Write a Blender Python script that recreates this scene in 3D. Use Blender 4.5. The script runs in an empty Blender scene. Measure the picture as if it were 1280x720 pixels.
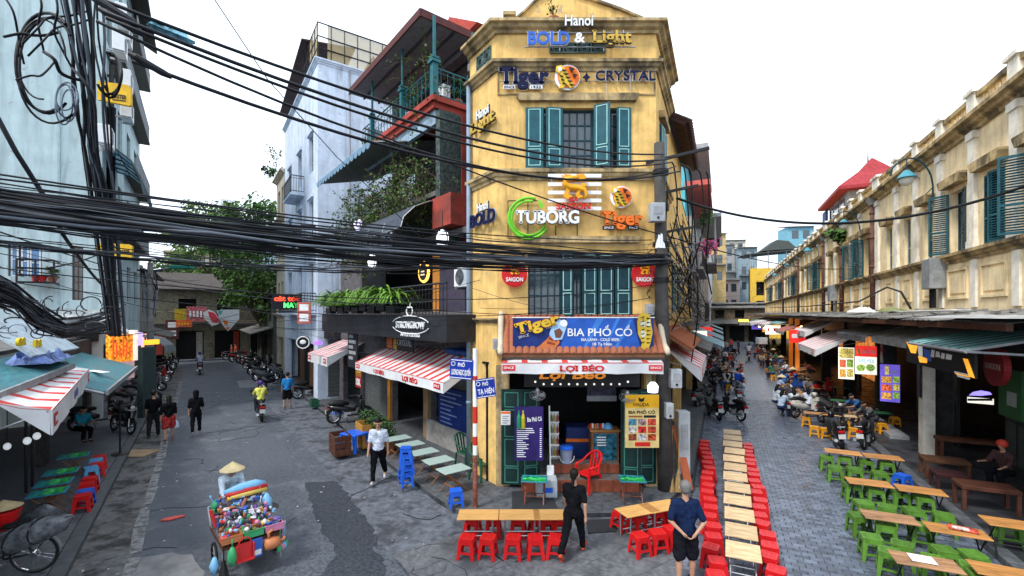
import bpy,bmesh,math,random,re,unicodedata
from mathutils import Vector,Matrix,Euler
random.seed(7)
sc=bpy.context.scene
F,HZ,CH=569.0,393.0,4.5
cd=bpy.data.cameras.new('camera');cam=bpy.data.objects.new('camera',cd);sc.collection.objects.link(cam)
cam.location=(0,0,CH);cam.rotation_euler=(math.pi/2,0,0)
cd.sensor_width=36;cd.lens=36*F/1280;cd.shift_y=(HZ-360)/1280;cd.clip_start=.1;cd.clip_end=2000
sc.camera=cam
w=bpy.data.worlds.new('World');sc.world=w;w.use_nodes=True
nt=w.node_tree;bg=nt.nodes['Background']
sky=nt.nodes.new('ShaderNodeTexSky');sky.sky_type='NISHITA';sky.sun_disc=False
SUN_EL,SUN_AZ=math.radians(52),math.radians(228)
sky.sun_elevation=SUN_EL;sky.sun_rotation=SUN_AZ
mx=nt.nodes.new('ShaderNodeMix');mx.data_type='RGBA'
mx.inputs[0].default_value=.9
nt.links.new(sky.outputs[0],mx.inputs[6]);mx.inputs[7].default_value=(8.2,9.2,10.3,1)
nt.links.new(mx.outputs[2],bg.inputs[0]);bg.inputs[1].default_value=.1
sd=bpy.data.lights.new('sun','SUN');so=bpy.data.objects.new('sun',sd);sc.collection.objects.link(so)
sd.energy=1.6;sd.angle=math.radians(12);sd.color=(1,.95,.88)
dirv=Vector((math.sin(SUN_AZ)*math.cos(SUN_EL),math.cos(SUN_AZ)*math.cos(SUN_EL),math.sin(SUN_EL)))
so.rotation_euler=dirv.to_track_quat('Z','Y').to_euler()
sc.view_settings.view_transform='Standard';sc.view_settings.look='None';sc.view_settings.gamma=1
sc.view_settings.exposure=1.0
R=math.radians
def hexc(h):
 h=h.lstrip('#');v=[int(h[i:i+2],16)/255 for i in(0,2,4)]
 return tuple(x/12.92 if x<=.04045 else((x+.055)/1.055)**2.4 for x in v)
MATS={}
def mat(name,col,rough=.7,metal=0,var=.14,scale=4,bump=0,emit=0,dirt=0,dcol=(.05,.045,.04),dscale=1.2,st=(1,1,1),dst=None,island=0,lo=.5,spec=.25,ob=0,streak=0,gloss=0,dr=.17):
 """procedural paint: mottled base, optional grime patches (dirt), bump, per-piece tint (island)"""
 if name in MATS:return MATS[name]
 if isinstance(col,str):col=hexc(col)
 m=bpy.data.materials.new(name);m.use_nodes=True;n=m.node_tree.nodes;L=m.node_tree.links
 b=n['Principled BSDF'];b.inputs['Roughness'].default_value=rough;b.inputs['Metallic'].default_value=metal
 b.inputs['Specular IOR Level'].default_value=spec
 tc=n.new('ShaderNodeTexCoord');mp=n.new('ShaderNodeMapping');L.new(tc.outputs['Object'],mp.inputs[0]);mp.inputs['Scale'].default_value=st
 no=n.new('ShaderNodeTexNoise');no.inputs['Scale'].default_value=scale;no.inputs['Detail'].default_value=7;no.inputs['Roughness'].default_value=.62
 L.new(mp.outputs[0],no.inputs['Vector'])
 def rng(src,a,c,d,e):
  r=n.new('ShaderNodeMapRange');L.new(src,r.inputs[0])
  for i,v in enumerate((a,c,d,e)):r.inputs[i+1].default_value=v
  return r.outputs[0]
 def mul(cin,fac):
  v=n.new('ShaderNodeVectorMath');v.operation='SCALE';L.new(cin,v.inputs[0]);L.new(fac,v.inputs['Scale']);return v.outputs[0]
 rgb=n.new('ShaderNodeRGB');rgb.outputs[0].default_value=(*col,1)
 c=mul(rgb.outputs[0],rng(no.outputs[0],.36,.64,1-var,1+var))
 if island:
  g=n.new('ShaderNodeNewGeometry');c=mul(c,rng(g.outputs['Random Per Island'],0,1,1-island,1+island))
 if ob:
  g=n.new('ShaderNodeObjectInfo');c=mul(c,rng(g.outputs['Random'],0,1,1-ob,1+ob))
 if dirt:
  mp2=n.new('ShaderNodeMapping');L.new(tc.outputs['Object'],mp2.inputs[0]);mp2.inputs['Scale'].default_value=dst or(1,1,1)
  n2=n.new('ShaderNodeTexNoise');n2.inputs['Scale'].default_value=dscale;n2.inputs['Detail'].default_value=9;n2.inputs['Roughness'].default_value=.68
  L.new(mp2.outputs[0],n2.inputs['Vector'])
  k=n.new('ShaderNodeMix');k.data_type='RGBA';L.new(rng(n2.outputs[0],lo,lo+dr,0,dirt),k.inputs[0]);L.new(c,k.inputs[6]);k.inputs[7].default_value=(*dcol,1)
  c=k.outputs[2]
 if streak:
  mp3=n.new('ShaderNodeMapping');L.new(tc.outputs['Object'],mp3.inputs[0]);mp3.inputs['Scale'].default_value=(2.1,2.1,.2)
  n3=n.new('ShaderNodeTexNoise');n3.inputs['Scale'].default_value=1.6;n3.inputs['Detail'].default_value=9;n3.inputs['Roughness'].default_value=.66;n3.inputs['Distortion'].default_value=.6;L.new(mp3.outputs[0],n3.inputs['Vector'])
  c=mul(c,rng(n3.outputs[0],.46,.72,1,1-streak))
  n4=n.new('ShaderNodeTexNoise');n4.inputs['Scale'].default_value=3.2;n4.inputs['Detail'].default_value=10;n4.inputs['Roughness'].default_value=.75;L.new(tc.outputs['Object'],n4.inputs['Vector'])
  k=n.new('ShaderNodeMix');k.data_type='RGBA';L.new(rng(n4.outputs[0],.61,.63,0,.7),k.inputs[0]);L.new(c,k.inputs[6]);k.inputs[7].default_value=(.33,.29,.24,1);c=k.outputs[2]
 L.new(c,b.inputs['Base Color'])
 if gloss:L.new(rng(no.outputs[0],.35,.65,rough-gloss,rough+gloss),b.inputs['Roughness'])
 if bump:
  bp=n.new('ShaderNodeBump');bp.inputs['Strength'].default_value=min(1,bump);bp.inputs['Distance'].default_value=.02;L.new(no.outputs[0],bp.inputs['Height']);L.new(bp.outputs[0],b.inputs['Normal'])
 if emit:L.new(c,b.inputs['Emission Color']);b.inputs['Emission Strength'].default_value=emit
 MATS[name]=m;return m
def glassy(name,col,alpha=.5,rough=.15,trans=0):
 m=mat(name,col,rough,var=.06);b=m.node_tree.nodes['Principled BSDF'];b.inputs['Alpha'].default_value=alpha
 return m
TMP=bpy.data.scenes.new('tmp')
def evaluated(ob):
 TMP.collection.objects.link(ob);vl=TMP.view_layers[0];vl.update();dg=vl.depsgraph
 e=ob.evaluated_get(dg);me=bpy.data.meshes.new_from_object(e,depsgraph=dg)
 TMP.collection.objects.unlink(ob);bpy.data.objects.remove(ob);return me
TXT={}
def raw_text(s,bold):
 c=bpy.data.curves.new('t','FONT');c.body=s;c.size=1.45;c.extrude=.5;c.offset=bold;c.resolution_u=3
 me=evaluated(bpy.data.objects.new('t',c));v=[tuple(x.co)for x in me.vertices];f=[tuple(p.vertices)for p in me.polygons]
 bpy.data.meshes.remove(me);bpy.data.curves.remove(c);return v,f
SER={'T':'b.5','I':'b.5t.5','L':'b.1t.1','H':'b.1t.1b.9t.9','B':'b.08t.08','R':'b.1t.1b.92','U':'t.1t.9','N':'b.08t.08t.92','A':'b.05b.95','E':'b.08t.08','P':'b.1t.1',
       'M':'b.05t.08b.95t.92','Y':'b.5t.05t.95','i':'b.5','r':'b.2','h':'b.1b.9','n':'b.1b.9','D':'b.08t.08','K':'b.1t.1b.9','W':'t.03t.97'}
def text_geo(s,bold=0,serif=0):
 """letters with capital height 1, thickness -.5...5; accents are drawn as strokes"""
 key=(s,bold,serif)
 if key in TXT:return TXT[key]
 base,marks='',[]
 for ch in s:
  if ch in 'Đđ':marks.append((len(base),'bar'));base+='D' if ch=='Đ' else 'd';continue
  for k in unicodedata.normalize('NFD',ch):
   if unicodedata.combining(k):marks.append((len(base)-1,k))
   else:base+=k
 v,f=raw_text(base,bold)
 v=list(v);f=list(f)
 def width(t):
  if not t.strip():return.33*len(t)
  vv,_=raw_text(t,0);return max(x[0]for x in vv)
 def boxq(x0,y0,x1,y1,t):
  d=Vector((x1-x0,y1-y0));l=d.length or 1;p=Vector((-d.y,d.x))/l*t/2;o=len(v)
  for z in(-.5,.5):
   for(x,y)in((x0-p.x,y0-p.y),(x1-p.x,y1-p.y),(x1+p.x,y1+p.y),(x0+p.x,y0+p.y)):v.append((x,y,z))
  for q in((4,5,6,7),(3,2,1,0),(0,1,5,4),(1,2,6,5),(2,3,7,6),(3,0,4,7)):f.append(tuple(o+i for i in q))
 t=.12+bold*1.6
 def span(i):
  vv,_=raw_text(base[i],0);a=min(x[0]for x in vv);b=max(x[0]for x in vv);top=max(x[1]for x in vv);bot=min(x[1]for x in vv)
  e=width(base[:i+1]);return e-(b-a),e,bot,top
 for i,k in marks:
  x0,x1,bot,top=span(i);c=(x0+x1)/2;y=top+.1
  if any(j==i and kk=='\u0302' for j,kk in marks)and k in '\u0301\u0309\u0300\u0303':y+=.16;c+=.12
  if k=='\u0302':boxq(c-.17,y,c,y+.15,t*.8);boxq(c,y+.15,c+.17,y,t*.8)
  elif k=='\u0301':boxq(c-.06,y,c+.1,y+.17,t)
  elif k=='\u0300':boxq(c+.06,y,c-.1,y+.17,t)
  elif k=='\u0309':boxq(c-.05,y+.18,c+.07,y+.14,t*.8);boxq(c+.07,y+.14,c,y,t*.8)
  elif k=='\u0323':boxq(c-t*.5,-.2,c+t*.5,-.2,t)
  elif k=='\u031b':boxq(x1-.05,top-.1,x1+.1,top+.06,t)
  elif k=='\u0306':boxq(c-.14,y+.12,c,y,t*.8);boxq(c,y,c+.14,y+.12,t*.8)
  elif k=='bar':boxq(x0-.06,.5,x0+.28,.5,t)
 if serif:
  for i,ch in enumerate(base):
   q=SER.get(ch)
   if not q:continue
   x0,x1,bot,top=span(i);hw=.13+bold
   for j,u in re.findall(r'([bt])(\.\d+)',q):
    x=x0+(x1-x0)*float(u);y=.055 if j=='b' else top-.055
    boxq(x-hw,y,x+hw,y,.11)
   if ch=='T':boxq(x0+.06,top-.02,x0+.06,top-.3,.11);boxq(x1-.06,top-.02,x1-.06,top-.3,.11)
 TXT[key]=(v,f,min(x[0]for x in v),max(x[0]for x in v));return TXT[key]
class MB:
 """collects shapes; build() links them as ONE mesh object"""
 def __init__(s,M=None):s.v=[];s.f=[];s.mi=[];s.M=M or Matrix()
 def add(s,vs,fs,m=0):
  o=len(s.v);M=s.M
  for p in vs:s.v.append(tuple(M@Vector(p)))
  for q in fs:s.f.append(tuple(o+i for i in q));s.mi.append(m)
  return s
 def box(s,x0,y0,z0,x1,y1,z1,m=0):
  return s.add([(x0,y0,z0),(x1,y0,z0),(x1,y1,z0),(x0,y1,z0),(x0,y0,z1),(x1,y0,z1),(x1,y1,z1),(x0,y1,z1)],
                     [(3,2,1,0),(4,5,6,7),(0,1,5,4),(1,2,6,5),(2,3,7,6),(3,0,4,7)],m)
 def cb(s,c,d,m=0,rz=0,rx=0,ry=0):
  M0=s.M;s.M=M0@Matrix.Translation(c)@Euler((rx,ry,rz)).to_matrix().to_4x4()
  s.box(-d[0]/2,-d[1]/2,-d[2]/2,d[0]/2,d[1]/2,d[2]/2,m);s.M=M0;return s
 def hexa(s,p,m=0):return s.add(p,[(3,2,1,0),(4,5,6,7),(0,1,5,4),(1,2,6,5),(2,3,7,6),(3,0,4,7)],m)
 def slab(s,quad,t,m=0):
  """quad (4 points) thickened downwards along its normal"""
  q=[Vector(p)for p in quad];n=(q[1]-q[0]).cross(q[3]-q[0]).normalized()*t
  return s.hexa([tuple(p-n)for p in q]+[tuple(p)for p in q],m)
 def prism(s,poly,y0,y1,m=0):
  """outline in x,z extruded along y"""
  n=len(poly);vs=[(x,y0,z)for x,z in poly]+[(x,y1,z)for x,z in poly]
  return s.add(vs,[tuple(range(n)),tuple(range(2*n-1,n-1,-1))]+[(i,i+n,(i+1)%n+n,(i+1)%n)for i in range(n)],m)
 def flat(s,poly,z0,z1,m=0):
  """outline in x,y extruded along z"""
  n=len(poly);vs=[(x,y,z0)for x,y in poly]+[(x,y,z1)for x,y in poly]
  return s.add(vs,[tuple(range(n-1,-1,-1)),tuple(range(n,2*n))]+[(i,(i+1)%n,(i+1)%n+n,i+n)for i in range(n)],m)
 def cyl(s,p0,p1,r0,r1=None,n=8,m=0,cap=True):
  return s.tube([p0,p1],[r0,r0 if r1 is None else r1],n,m,cap)
 def tube(s,pts,r,n=6,m=0,cap=True):
  pts=[Vector(p)for p in pts];k=len(pts);rs=r if isinstance(r,(list,tuple))else[r]*k
  vs=[];up=None
  for i,p in enumerate(pts):
   d=(pts[min(i+1,k-1)]-pts[max(i-1,0)])
   d=d.normalized()if d.length>1e-9 else Vector((0,0,1))
   if up is None:up=d.orthogonal().normalized()
   else:
    up=up-d*up.dot(d);up=up.normalized()if up.length>1e-6 else d.orthogonal().normalized()
   b=d.cross(up)
   for j in range(n):
    a=2*math.pi*j/n;vs.append(tuple(p+(up*math.cos(a)+b*math.sin(a))*rs[i]))
  fs=[(i*n+j,i*n+(j+1)%n,(i+1)*n+(j+1)%n,(i+1)*n+j)for i in range(k-1)for j in range(n)]
  if cap:fs+=[tuple(range(n-1,-1,-1)),tuple((k-1)*n+j for j in range(n))]
  return s.add(vs,fs,m)
 def lathe(s,c,prof,n=12,m=0,axis='z'):
  """profile (radius, height) turned about an axis through c"""
  k=len(prof);vs=[]
  for r,h in prof:
   for j in range(n):
    a=2*math.pi*j/n;p=(r*math.cos(a),r*math.sin(a),h)
    if axis=='x':p=(p[2],p[0],p[1])
    if axis=='y':p=(p[1],p[2],p[0])
    vs.append((c[0]+p[0],c[1]+p[1],c[2]+p[2]))
  fs=[(i*n+j,i*n+(j+1)%n,(i+1)*n+(j+1)%n,(i+1)*n+j)for i in range(k-1)for j in range(n)]
  if prof[0][0]>1e-4:fs.append(tuple(range(n-1,-1,-1)))
  if prof[-1][0]>1e-4:fs.append(tuple((k-1)*n+j for j in range(n)))
  return s.add(vs,fs,m)
 def ball(s,c,r,n=10,k=6,m=0):
  r=r if isinstance(r,(tuple,list))else(r,r,r);vs=[];fs=[]
  for i in range(k+1):
   t=math.pi*i/k
   for j in range(n):
    a=2*math.pi*j/n;vs.append((c[0]+r[0]*math.sin(t)*math.cos(a),c[1]+r[1]*math.sin(t)*math.sin(a),c[2]-r[2]*math.cos(t)))
  for i in range(k):
   for j in range(n):fs.append((i*n+j,i*n+(j+1)%n,(i+1)*n+(j+1)%n,(i+1)*n+j))
  return s.add(vs,fs,m)
 def ring(s,c,R0,r,n=20,k=6,m=0,axis='y',a0=0,a1=360):
  pts=[]
  full=abs(a1-a0)>=360;cnt=n+1
  for i in range(cnt):
   a=R(a0+(a1-a0)*i/n);u,v_=R0*math.cos(a),R0*math.sin(a)
   pts.append({'y':(c[0]+u,c[1],c[2]+v_),'z':(c[0]+u,c[1]+v_,c[2]),'x':(c[0],c[1]+u,c[2]+v_)}[axis])
  return s.tube(pts,r,k,m,not full)
 def text(s,t,cx,cz,h,y=0,w=None,depth=.02,bold=0,serif=0,m=0,rot=0,shear=0):
  v,f,a,b=text_geo(t,bold,serif);sx=h if w is None else w/(b-a);c,d=math.cos(rot),math.sin(rot);o=[]
  for p in v:
   x=(p[0]-(a+b)/2)*sx+shear*p[1]*h;z=(p[1]-.5)*h
   o.append((cx+x*c-z*d,y-(p[2]+.5)*depth,cz+x*d+z*c))
  return s.add(o,f,m)
 def build(s,name,mats,parent=None,bevel=0,smooth=False,loc=None,rot=None):
  me=bpy.data.meshes.new(name);me.from_pydata(s.v,[],s.f)
  for mm in(mats if isinstance(mats,(list,tuple))else[mats]):me.materials.append(mm)
  if len(set(s.mi))>1 or(s.mi and s.mi[0]):me.polygons.foreach_set('material_index',s.mi)
  if bevel:
   bm=bmesh.new();bm.from_mesh(me);bmesh.ops.remove_doubles(bm,verts=bm.verts,dist=1e-5)
   ed=[e for e in bm.edges if len(e.link_faces)==2 and e.calc_face_angle(0)>.6]
   bmesh.ops.bevel(bm,geom=ed,offset=bevel,segments=1,affect='EDGES',clamp_overlap=True);bm.to_mesh(me);bm.free()
  if smooth:me.polygons.foreach_set('use_smooth',[True]*len(me.polygons))
  me.update();ob=bpy.data.objects.new(name,me);sc.collection.objects.link(ob)
  if parent:ob.parent=parent
  if loc:ob.location=loc
  if rot:ob.rotation_euler=rot
  return ob
def tag(o,label=None,cat=None,group=None,kind=None):
 if label:o['label']=label
 if cat:o['category']=cat
 if group:o['group']=group
 if kind:o['kind']=kind
 return o
def thing(name,label,cat,loc=(0,0,0),rz=0,group=None):
 o=bpy.data.objects.new(name,None);o.empty_display_size=.1;sc.collection.objects.link(o)
 o.location=loc;o.rotation_euler=(0,0,rz);return tag(o,label,cat,group)
def copy_tree(o,parent=None):
 c=o.copy();sc.collection.objects.link(c);c.parent=parent
 for ch in o.children:copy_tree(ch,c)
 return c
def dup(o,loc,rz=0,label=None,group=None):
 c=copy_tree(o);c.location=loc;c.rotation_euler=(0,0,rz);return tag(c,label,None,group)
def inst(me_ob,parent,loc=(0,0,0),rot=(0,0,0),scale=None):
 c=me_ob.copy();sc.collection.objects.link(c);c.parent=parent;c.location=loc;c.rotation_euler=rot
 if scale:c.scale=scale
 return c
def recolour(root,swap):
 """give copied parts their own paint: swap maps a part name stem to a material"""
 for ch in list(root.children)+[g for c in root.children for g in c.children]:
  st=ch.name.split('.')[0]
  if st in swap and ch.type=='MESH':
   ch.material_slots[0].link='OBJECT';ch.material_slots[0].material=swap[st]
def U(px,py,Y):return Vector(((px-640)/F*Y,Y,CH-(py-HZ)/F*Y))
def G(px,py,z=0):return U(px,py,(CH-z)*F/(py-HZ))
class Face:
 """an upright facade: x to the right when you face it, y into the building, z up"""
 def __init__(s,ox,oy,rz):s.o=Vector((ox,oy,0));s.rz=rz;s.M=Matrix.Translation(s.o)@Matrix.Rotation(rz,4,'Z');s.I=s.M.inverted()
 def w(s,x,y,z):return s.M@Vector((x,y,z))
 def hit(s,px,py,y=0):
  a=s.I@Vector((0,0,CH));d=s.I.to_3x3()@Vector(((px-640)/F,1,-(py-HZ)/F));t=(y-a.y)/d.y
  p=a+d*t;return p.x,p.z
 def x(s,px,y=0):return s.hit(px,HZ,y)[0]
 def z(s,px,py,y=0):return s.hit(px,py,y)[1]
AL,AR=math.atan2(390,F),math.atan2(262,F)
dL=Vector((-math.sin(AL),math.cos(AL),0));nL=Vector((math.cos(AL),math.sin(AL),0))
dR=Vector((math.sin(AR),math.cos(AR),0));nR=Vector((math.cos(AR),-math.sin(AR),0))
def LF(s,a,z=0):return dL*s+nL*a+Vector((0,0,z))
def RF(s,b,z=0):return dR*s+nR*b+Vector((0,0,z))
RZ_LR=math.atan2(-dL.y,-dL.x)
RZ_LL=math.atan2(dL.y,dL.x)
RZ_RR=math.atan2(-dR.y,-dR.x)
RZR=math.atan2(nR.y,nR.x)
RZ_RL=math.atan2(dR.y,dR.x)
FC=Face(-.39,11.7,0)
CR=Vector((3.70,11.7,0))
FCL=Face(-.39,11.7,RZ_LR)
FCR=Face(3.70,11.7,RZ_RL)
_p=RF(0,6.3);FR=Face(_p.x,_p.y,RZ_RR)
_p=LF(0,-3.4);FL=Face(_p.x,_p.y,RZ_LL)
def spl(pts,n=5):
 P=[Vector(p)for p in pts];P=[P[0]*2-P[1]]+P+[P[-1]*2-P[-2]];o=[]
 for i in range(1,len(P)-2):
  a,b,c,d=P[i-1:i+3]
  for k in range(n):t=k/n;o.append(.5*(2*b+(c-a)*t+(2*a-5*b+4*c-d)*t*t+(3*b-a-3*c+d)*t**3))
 return o+[P[-2]]
K=lambda n,c,r=.6,me=0,**k:mat(n,c,r,me,**k)
YEL=K('yellow_stucco',(.78,.505,.18),.9,var=.18,scale=2.2,bump=.4,dirt=.62,dcol=(.14,.095,.05),dscale=1.3,dst=(2,2,.22),lo=.55,spec=.1,streak=.3)
YEL2=K('pale_ochre_stucco',(.86,.69,.43),.9,var=.16,scale=1.5,bump=.35,dirt=.55,dcol=(.16,.12,.08),dscale=.9,dst=(1.8,1.8,.25),lo=.56,spec=.1,streak=.28)
CREAM=K('cream_plaster',(.58,.50,.37),.9,var=.16,scale=2,bump=.3,dirt=.8,dcol=(.10,.085,.07),dscale=1.1,dst=(1.5,1.5,.3),lo=.52,spec=.1)
CORN=K('weathered_cornice',(.50,.37,.19),.9,var=.25,scale=3,bump=.4,dirt=.85,dcol=(.07,.06,.05),dscale=1.6,dst=(1,1,.5),lo=.44,spec=.1,streak=.5)
WHITEB=K('bluish_white_render',(.66,.75,.89),.85,var=.1,scale=2,bump=.3,dirt=.6,dcol=(.20,.22,.25),dscale=.8,dst=(2,2,.2),lo=.52,spec=.1,streak=.2)
PALEL=K('pale_mint_render',(.52,.64,.66),.88,var=.08,scale=1.3,bump=.2,dirt=.5,dcol=(.26,.32,.32),dscale=.4,dst=(2.2,2.2,.2),lo=.5,spec=.1,streak=.3)
GREYP=K('grey_plaster',(.30,.29,.28),.9,var=.2,scale=2,bump=.3,dirt=.6,dscale=.8,spec=.1)
TEAL=K('dark_teal_paint',(.012,.045,.062),.5,var=.25,scale=6)
TEALM=K('teal_paint',(.014,.085,.11),.5,var=.2,scale=6)
TEALL=K('pale_teal_line',(.30,.55,.52),.5)
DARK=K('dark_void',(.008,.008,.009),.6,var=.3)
BLACK=K('black_paint',(.014,.014,.016),.4,var=.2)
RUB=K('black_rubber',(.012,.012,.013),.75,var=.2)
CABLE=K('cable_rubber',(.009,.010,.014),.5,var=.4,scale=9,ob=.5,spec=.22)
STEEL=K('dull_steel',(.42,.43,.45),.38,.8,var=.15)
CHROME=K('chrome',(.62,.63,.65),.18,1,var=.05)
GALV=K('galvanised',(.34,.36,.38),.5,.5,var=.2,scale=5)
WHITE=K('white_paint',(.78,.79,.80),.5,var=.05)
LTR_W=K('white_letter',(.82,.83,.84),.45,var=.03)
GREY=K('grey_paint',(.30,.31,.33),.5)
RED=K('red_plastic',(.60,.012,.014),.36,var=.1)
REDP=K('red_paint',(.55,.03,.025),.5,var=.12)
BLUE=K('blue_plastic',(.018,.115,.62),.36,var=.1)
SKYB=K('sky_blue_plastic',(.12,.38,.66),.36,var=.1)
GREEN=K('green_plastic',(.085,.205,.024),.5,var=.2,scale=9,ob=.16,dirt=.25,dscale=5,spec=.3)
YELP=K('yellow_plastic',(.74,.32,.012),.42,var=.15,ob=.12)
DGREEN=K('dark_green_plastic',(.015,.09,.05),.42,var=.12)
PINEW=K('pine_top',(.60,.42,.23),.5,var=.28,scale=3,st=(1,9,1),ob=.14,dirt=.45,dcol=(.28,.18,.09),dscale=4,lo=.52)
ORW=K('varnished_top',(.50,.23,.07),.42,var=.35,ob=.15,scale=2,st=(1,9,1),dirt=.3,dscale=5,dcol=(.2,.1,.05))
BRW=K('worn_brown_top',(.36,.19,.095),.5,var=.4,dirt=.5,dscale=5,scale=2,st=(1,9,1))
DWOOD=K('dark_wood',(.09,.032,.018),.5,var=.3,scale=3,st=(1,8,1))
WOOD=K('brown_wood',(.23,.10,.045),.55,var=.25,scale=3,st=(1,8,1))
RUST=K('rusty_red',(.22,.06,.035),.8,var=.4,scale=7,dirt=.6,dcol=(.35,.3,.27),dscale=4)
STRR=K('awning_red',(.62,.055,.045),.7,var=.14,dirt=.3,dscale=2)
STRW=K('awning_white',(.70,.71,.73),.7,var=.1,dirt=.45,dcol=(.35,.34,.33),dscale=2)
CONC=K('concrete',(.20,.20,.205),.85,var=.25,scale=3,bump=.4,dirt=.5,dcol=(.085,.085,.09),dscale=.9,gloss=.12)
TILER=K('terracotta',(.36,.12,.06),.8,var=.2,scale=5,island=.3,dirt=.5,dscale=3,lo=.48)
SLATE=K('dark_slate_roof',(.045,.022,.02),.8,var=.3)
ASB=K('corrugated_dark',(.13,.125,.12),.85,var=.35,scale=2.5,bump=.4,dirt=.6,dcol=(.2,.18,.16),dscale=2)
LEAF=K('leaf_green',(.06,.135,.022),.6,var=.3,scale=1.2,island=.5)
LEAFD=K('leaf_dark',(.03,.075,.018),.6,var=.3,scale=1.2,island=.5)
FERN=K('fern_green',(.11,.23,.028),.55,var=.3,scale=3,island=.45)
TWIG=K('dry_twig',(.12,.085,.055),.9,var=.3)
BARK=K('bark',(.09,.07,.05),.9,var=.3,bump=.6)
GLS=K('window_glass',(.05,.07,.085),.08,var=.2,spec=.8)
GLSB=K('blue_glass',(.05,.19,.42),.1,var=.2,spec=.8)
NAVY=K('navy_panel',(.012,.03,.17),.45,var=.3,scale=2)
# ================================================================ GROUND
def rough(p,r=.035,st=.16):
 o=[];rnd=random.Random(len(p)+int(abs(p[0][0])*100))
 for i in range(len(p)):
  a,b=Vector(p[i][:2]),Vector(p[(i+1)%len(p)][:2]);n=max(1,int((b-a).length/st))
  for k in range(n):q=a.lerp(b,k/n);o.append((q.x+rnd.gauss(0,r),q.y+rnd.gauss(0,r)))
 return o
def sheet(name,pts,z,m,kind='structure',t=.3):
 if 'patch' in name:pts=rough(pts)
 mb=MB();mb.flat([(p[0],p[1])for p in pts],z-t,z,0)
 return tag(mb.build(name,m),kind=kind)
def poly_area_ccw(p):
 return p if sum(p[i][0]*p[(i+1)%len(p)][1]-p[(i+1)%len(p)][0]*p[i][1]for i in range(len(p)))>0 else p[::-1]
GRND=K('worn_concrete_ground',(.105,.116,.138),.75,var=.35,scale=6,bump=.6,dirt=.8,dcol=(.04,.043,.05),dscale=1.4,lo=.5,dr=.1,gloss=.22)
ASPH=K('asphalt',(.078,.088,.107),.64,var=.4,scale=14,bump=.6,dirt=.7,dcol=(.15,.16,.18),dscale=1.2,lo=.52,dr=.14,gloss=.22)
ASPD=K('dark_asphalt',(.038,.044,.056),.7,var=.4,scale=14,bump=.35,dirt=.4,dcol=(.08,.085,.09),dscale=3,lo=.55,gloss=.15)
APRON=K('stained_apron',(.13,.128,.128),.75,var=.35,scale=8,bump=.7,dirt=.9,dcol=(.028,.026,.025),dscale=1.6,lo=.47,dr=.1,gloss=.25)
KERB=K('kerb_stone_grey',(.085,.092,.10),.6,var=.25,scale=5,bump=.3,gloss=.15)
BRK=K('paving_brick_grey',(.10,.12,.16),.36,var=.3,scale=5,bump=.4,island=.38,dirt=.55,dcol=(.05,.055,.07),dscale=.7,gloss=.14)
WORNW=K('worn_white_line',(.24,.24,.245),.8,var=.2,scale=9,dirt=1,dcol=(.07,.07,.07),dscale=6,lo=.45)
g=MB();g.flat([(-1500,-400),(1500,-400),(1500,1500),(-1500,1500)],-.6,-.02);tag(g.build('ground',GRND),kind='structure')
sheet('road',poly_area_ccw([LF(-8,-1.02),LF(-8,2.95),LF(9,2.95),LF(13,3.1),LF(22,2.75),LF(30,2.9),LF(52,3),LF(56,26),LF(66,26),LF(62,-26),LF(50,-26),LF(47,-1.3)]),-.012,ASPH)
pt=[G(380,604),G(396,601),G(422,602),G(432,616),G(450,640),G(467,661),G(470,684),G(478,705),G(486,722),G(404,722),G(410,704),G(421,692),G(408,672),G(392,640),G(384,618)]
sheet('road_patch',poly_area_ccw(pt),-.008,ASPD)
sheet('concrete_patch',poly_area_ccw([G(296,476),G(332,474),G(340,482),G(300,485)]),-.008,CONC)
sheet('concrete_patch',poly_area_ccw([G(120,722),G(250,722),G(245,695),G(210,690),G(160,700)]),-.008,CONC)
sheet('gutter_apron',poly_area_ccw([LF(-4,-1.9),LF(-4,-1.05),LF(48,-1.05),LF(48,-1.9)]),-.006,APRON)
ln=[]
for i in range(26):
 s0=3+i*1.35;ln.append((s0,s0+1.35-random.uniform(.05,.4)))
mb=MB()
for a,b in ln:
 wv=[random.uniform(-.04,.04)for _ in range(4)]
 p=poly_area_ccw([LF(a,-1.13+wv[0]),LF(b,-1.13+wv[1]),LF(b,-.93+wv[2]),LF(a,-.93+wv[3])]);mb.flat([(q[0],q[1])for q in p],-.006,-.001)
tag(mb.build('drain_edge_stones',WORNW),kind='structure')
def kerb_run(parent,path,wd,z0,z1,step=.95,gap=.012,m=KERB):
 """kerb stones one by one along a path; outer edge on the path, stones to its left"""
 path=[Vector((p[0],p[1],0))for p in path];me={}
 for i in range(len(path)-1):
  a,b=path[i],path[i+1];d=b-a;L=d.length;n=max(1,round(L/step));d.normalize();l=L/n
  key=round(l,3)
  for j in range(n):
   c=a+d*(l*(j+.5));rz=math.atan2(d.y,d.x)
   if key not in me:
    mb=MB();mb.box(-l/2+gap,0,z0,l/2-gap,wd,z1);o=mb.build('kerb_stone',m,parent,bevel=.012);me[key]=o
    o.location=c;o.rotation_euler=(0,0,rz)
   else:inst(me[key],parent,c,(0,0,rz))
lp=sheet('left_pavement',poly_area_ccw([LF(-6,-9),LF(-6,-2.13),LF(44,-2.13),LF(44,-9)]),.11,K('left_pavement_concrete',(.12,.126,.145),.7,var=.3,scale=7,bump=.4,dirt=.6,dcol=(.06,.06,.07),dscale=.7,gloss=.2))
kerb_run(lp,[LF(40,-1.88),LF(-4,-1.88)][::-1],.24,-.1,.118)
cp=[LF(50,4.6),LF(13.5,4.62),LF(11.6,4.66),G(527,612),G(543,625),G(557,634),G(574,643),G(600,648),G(640,648),G(700,647),G(776,646),G(812,640),G(838,628),G(856,612),RF(13.6,-.72),RF(80,-.72)]
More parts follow.
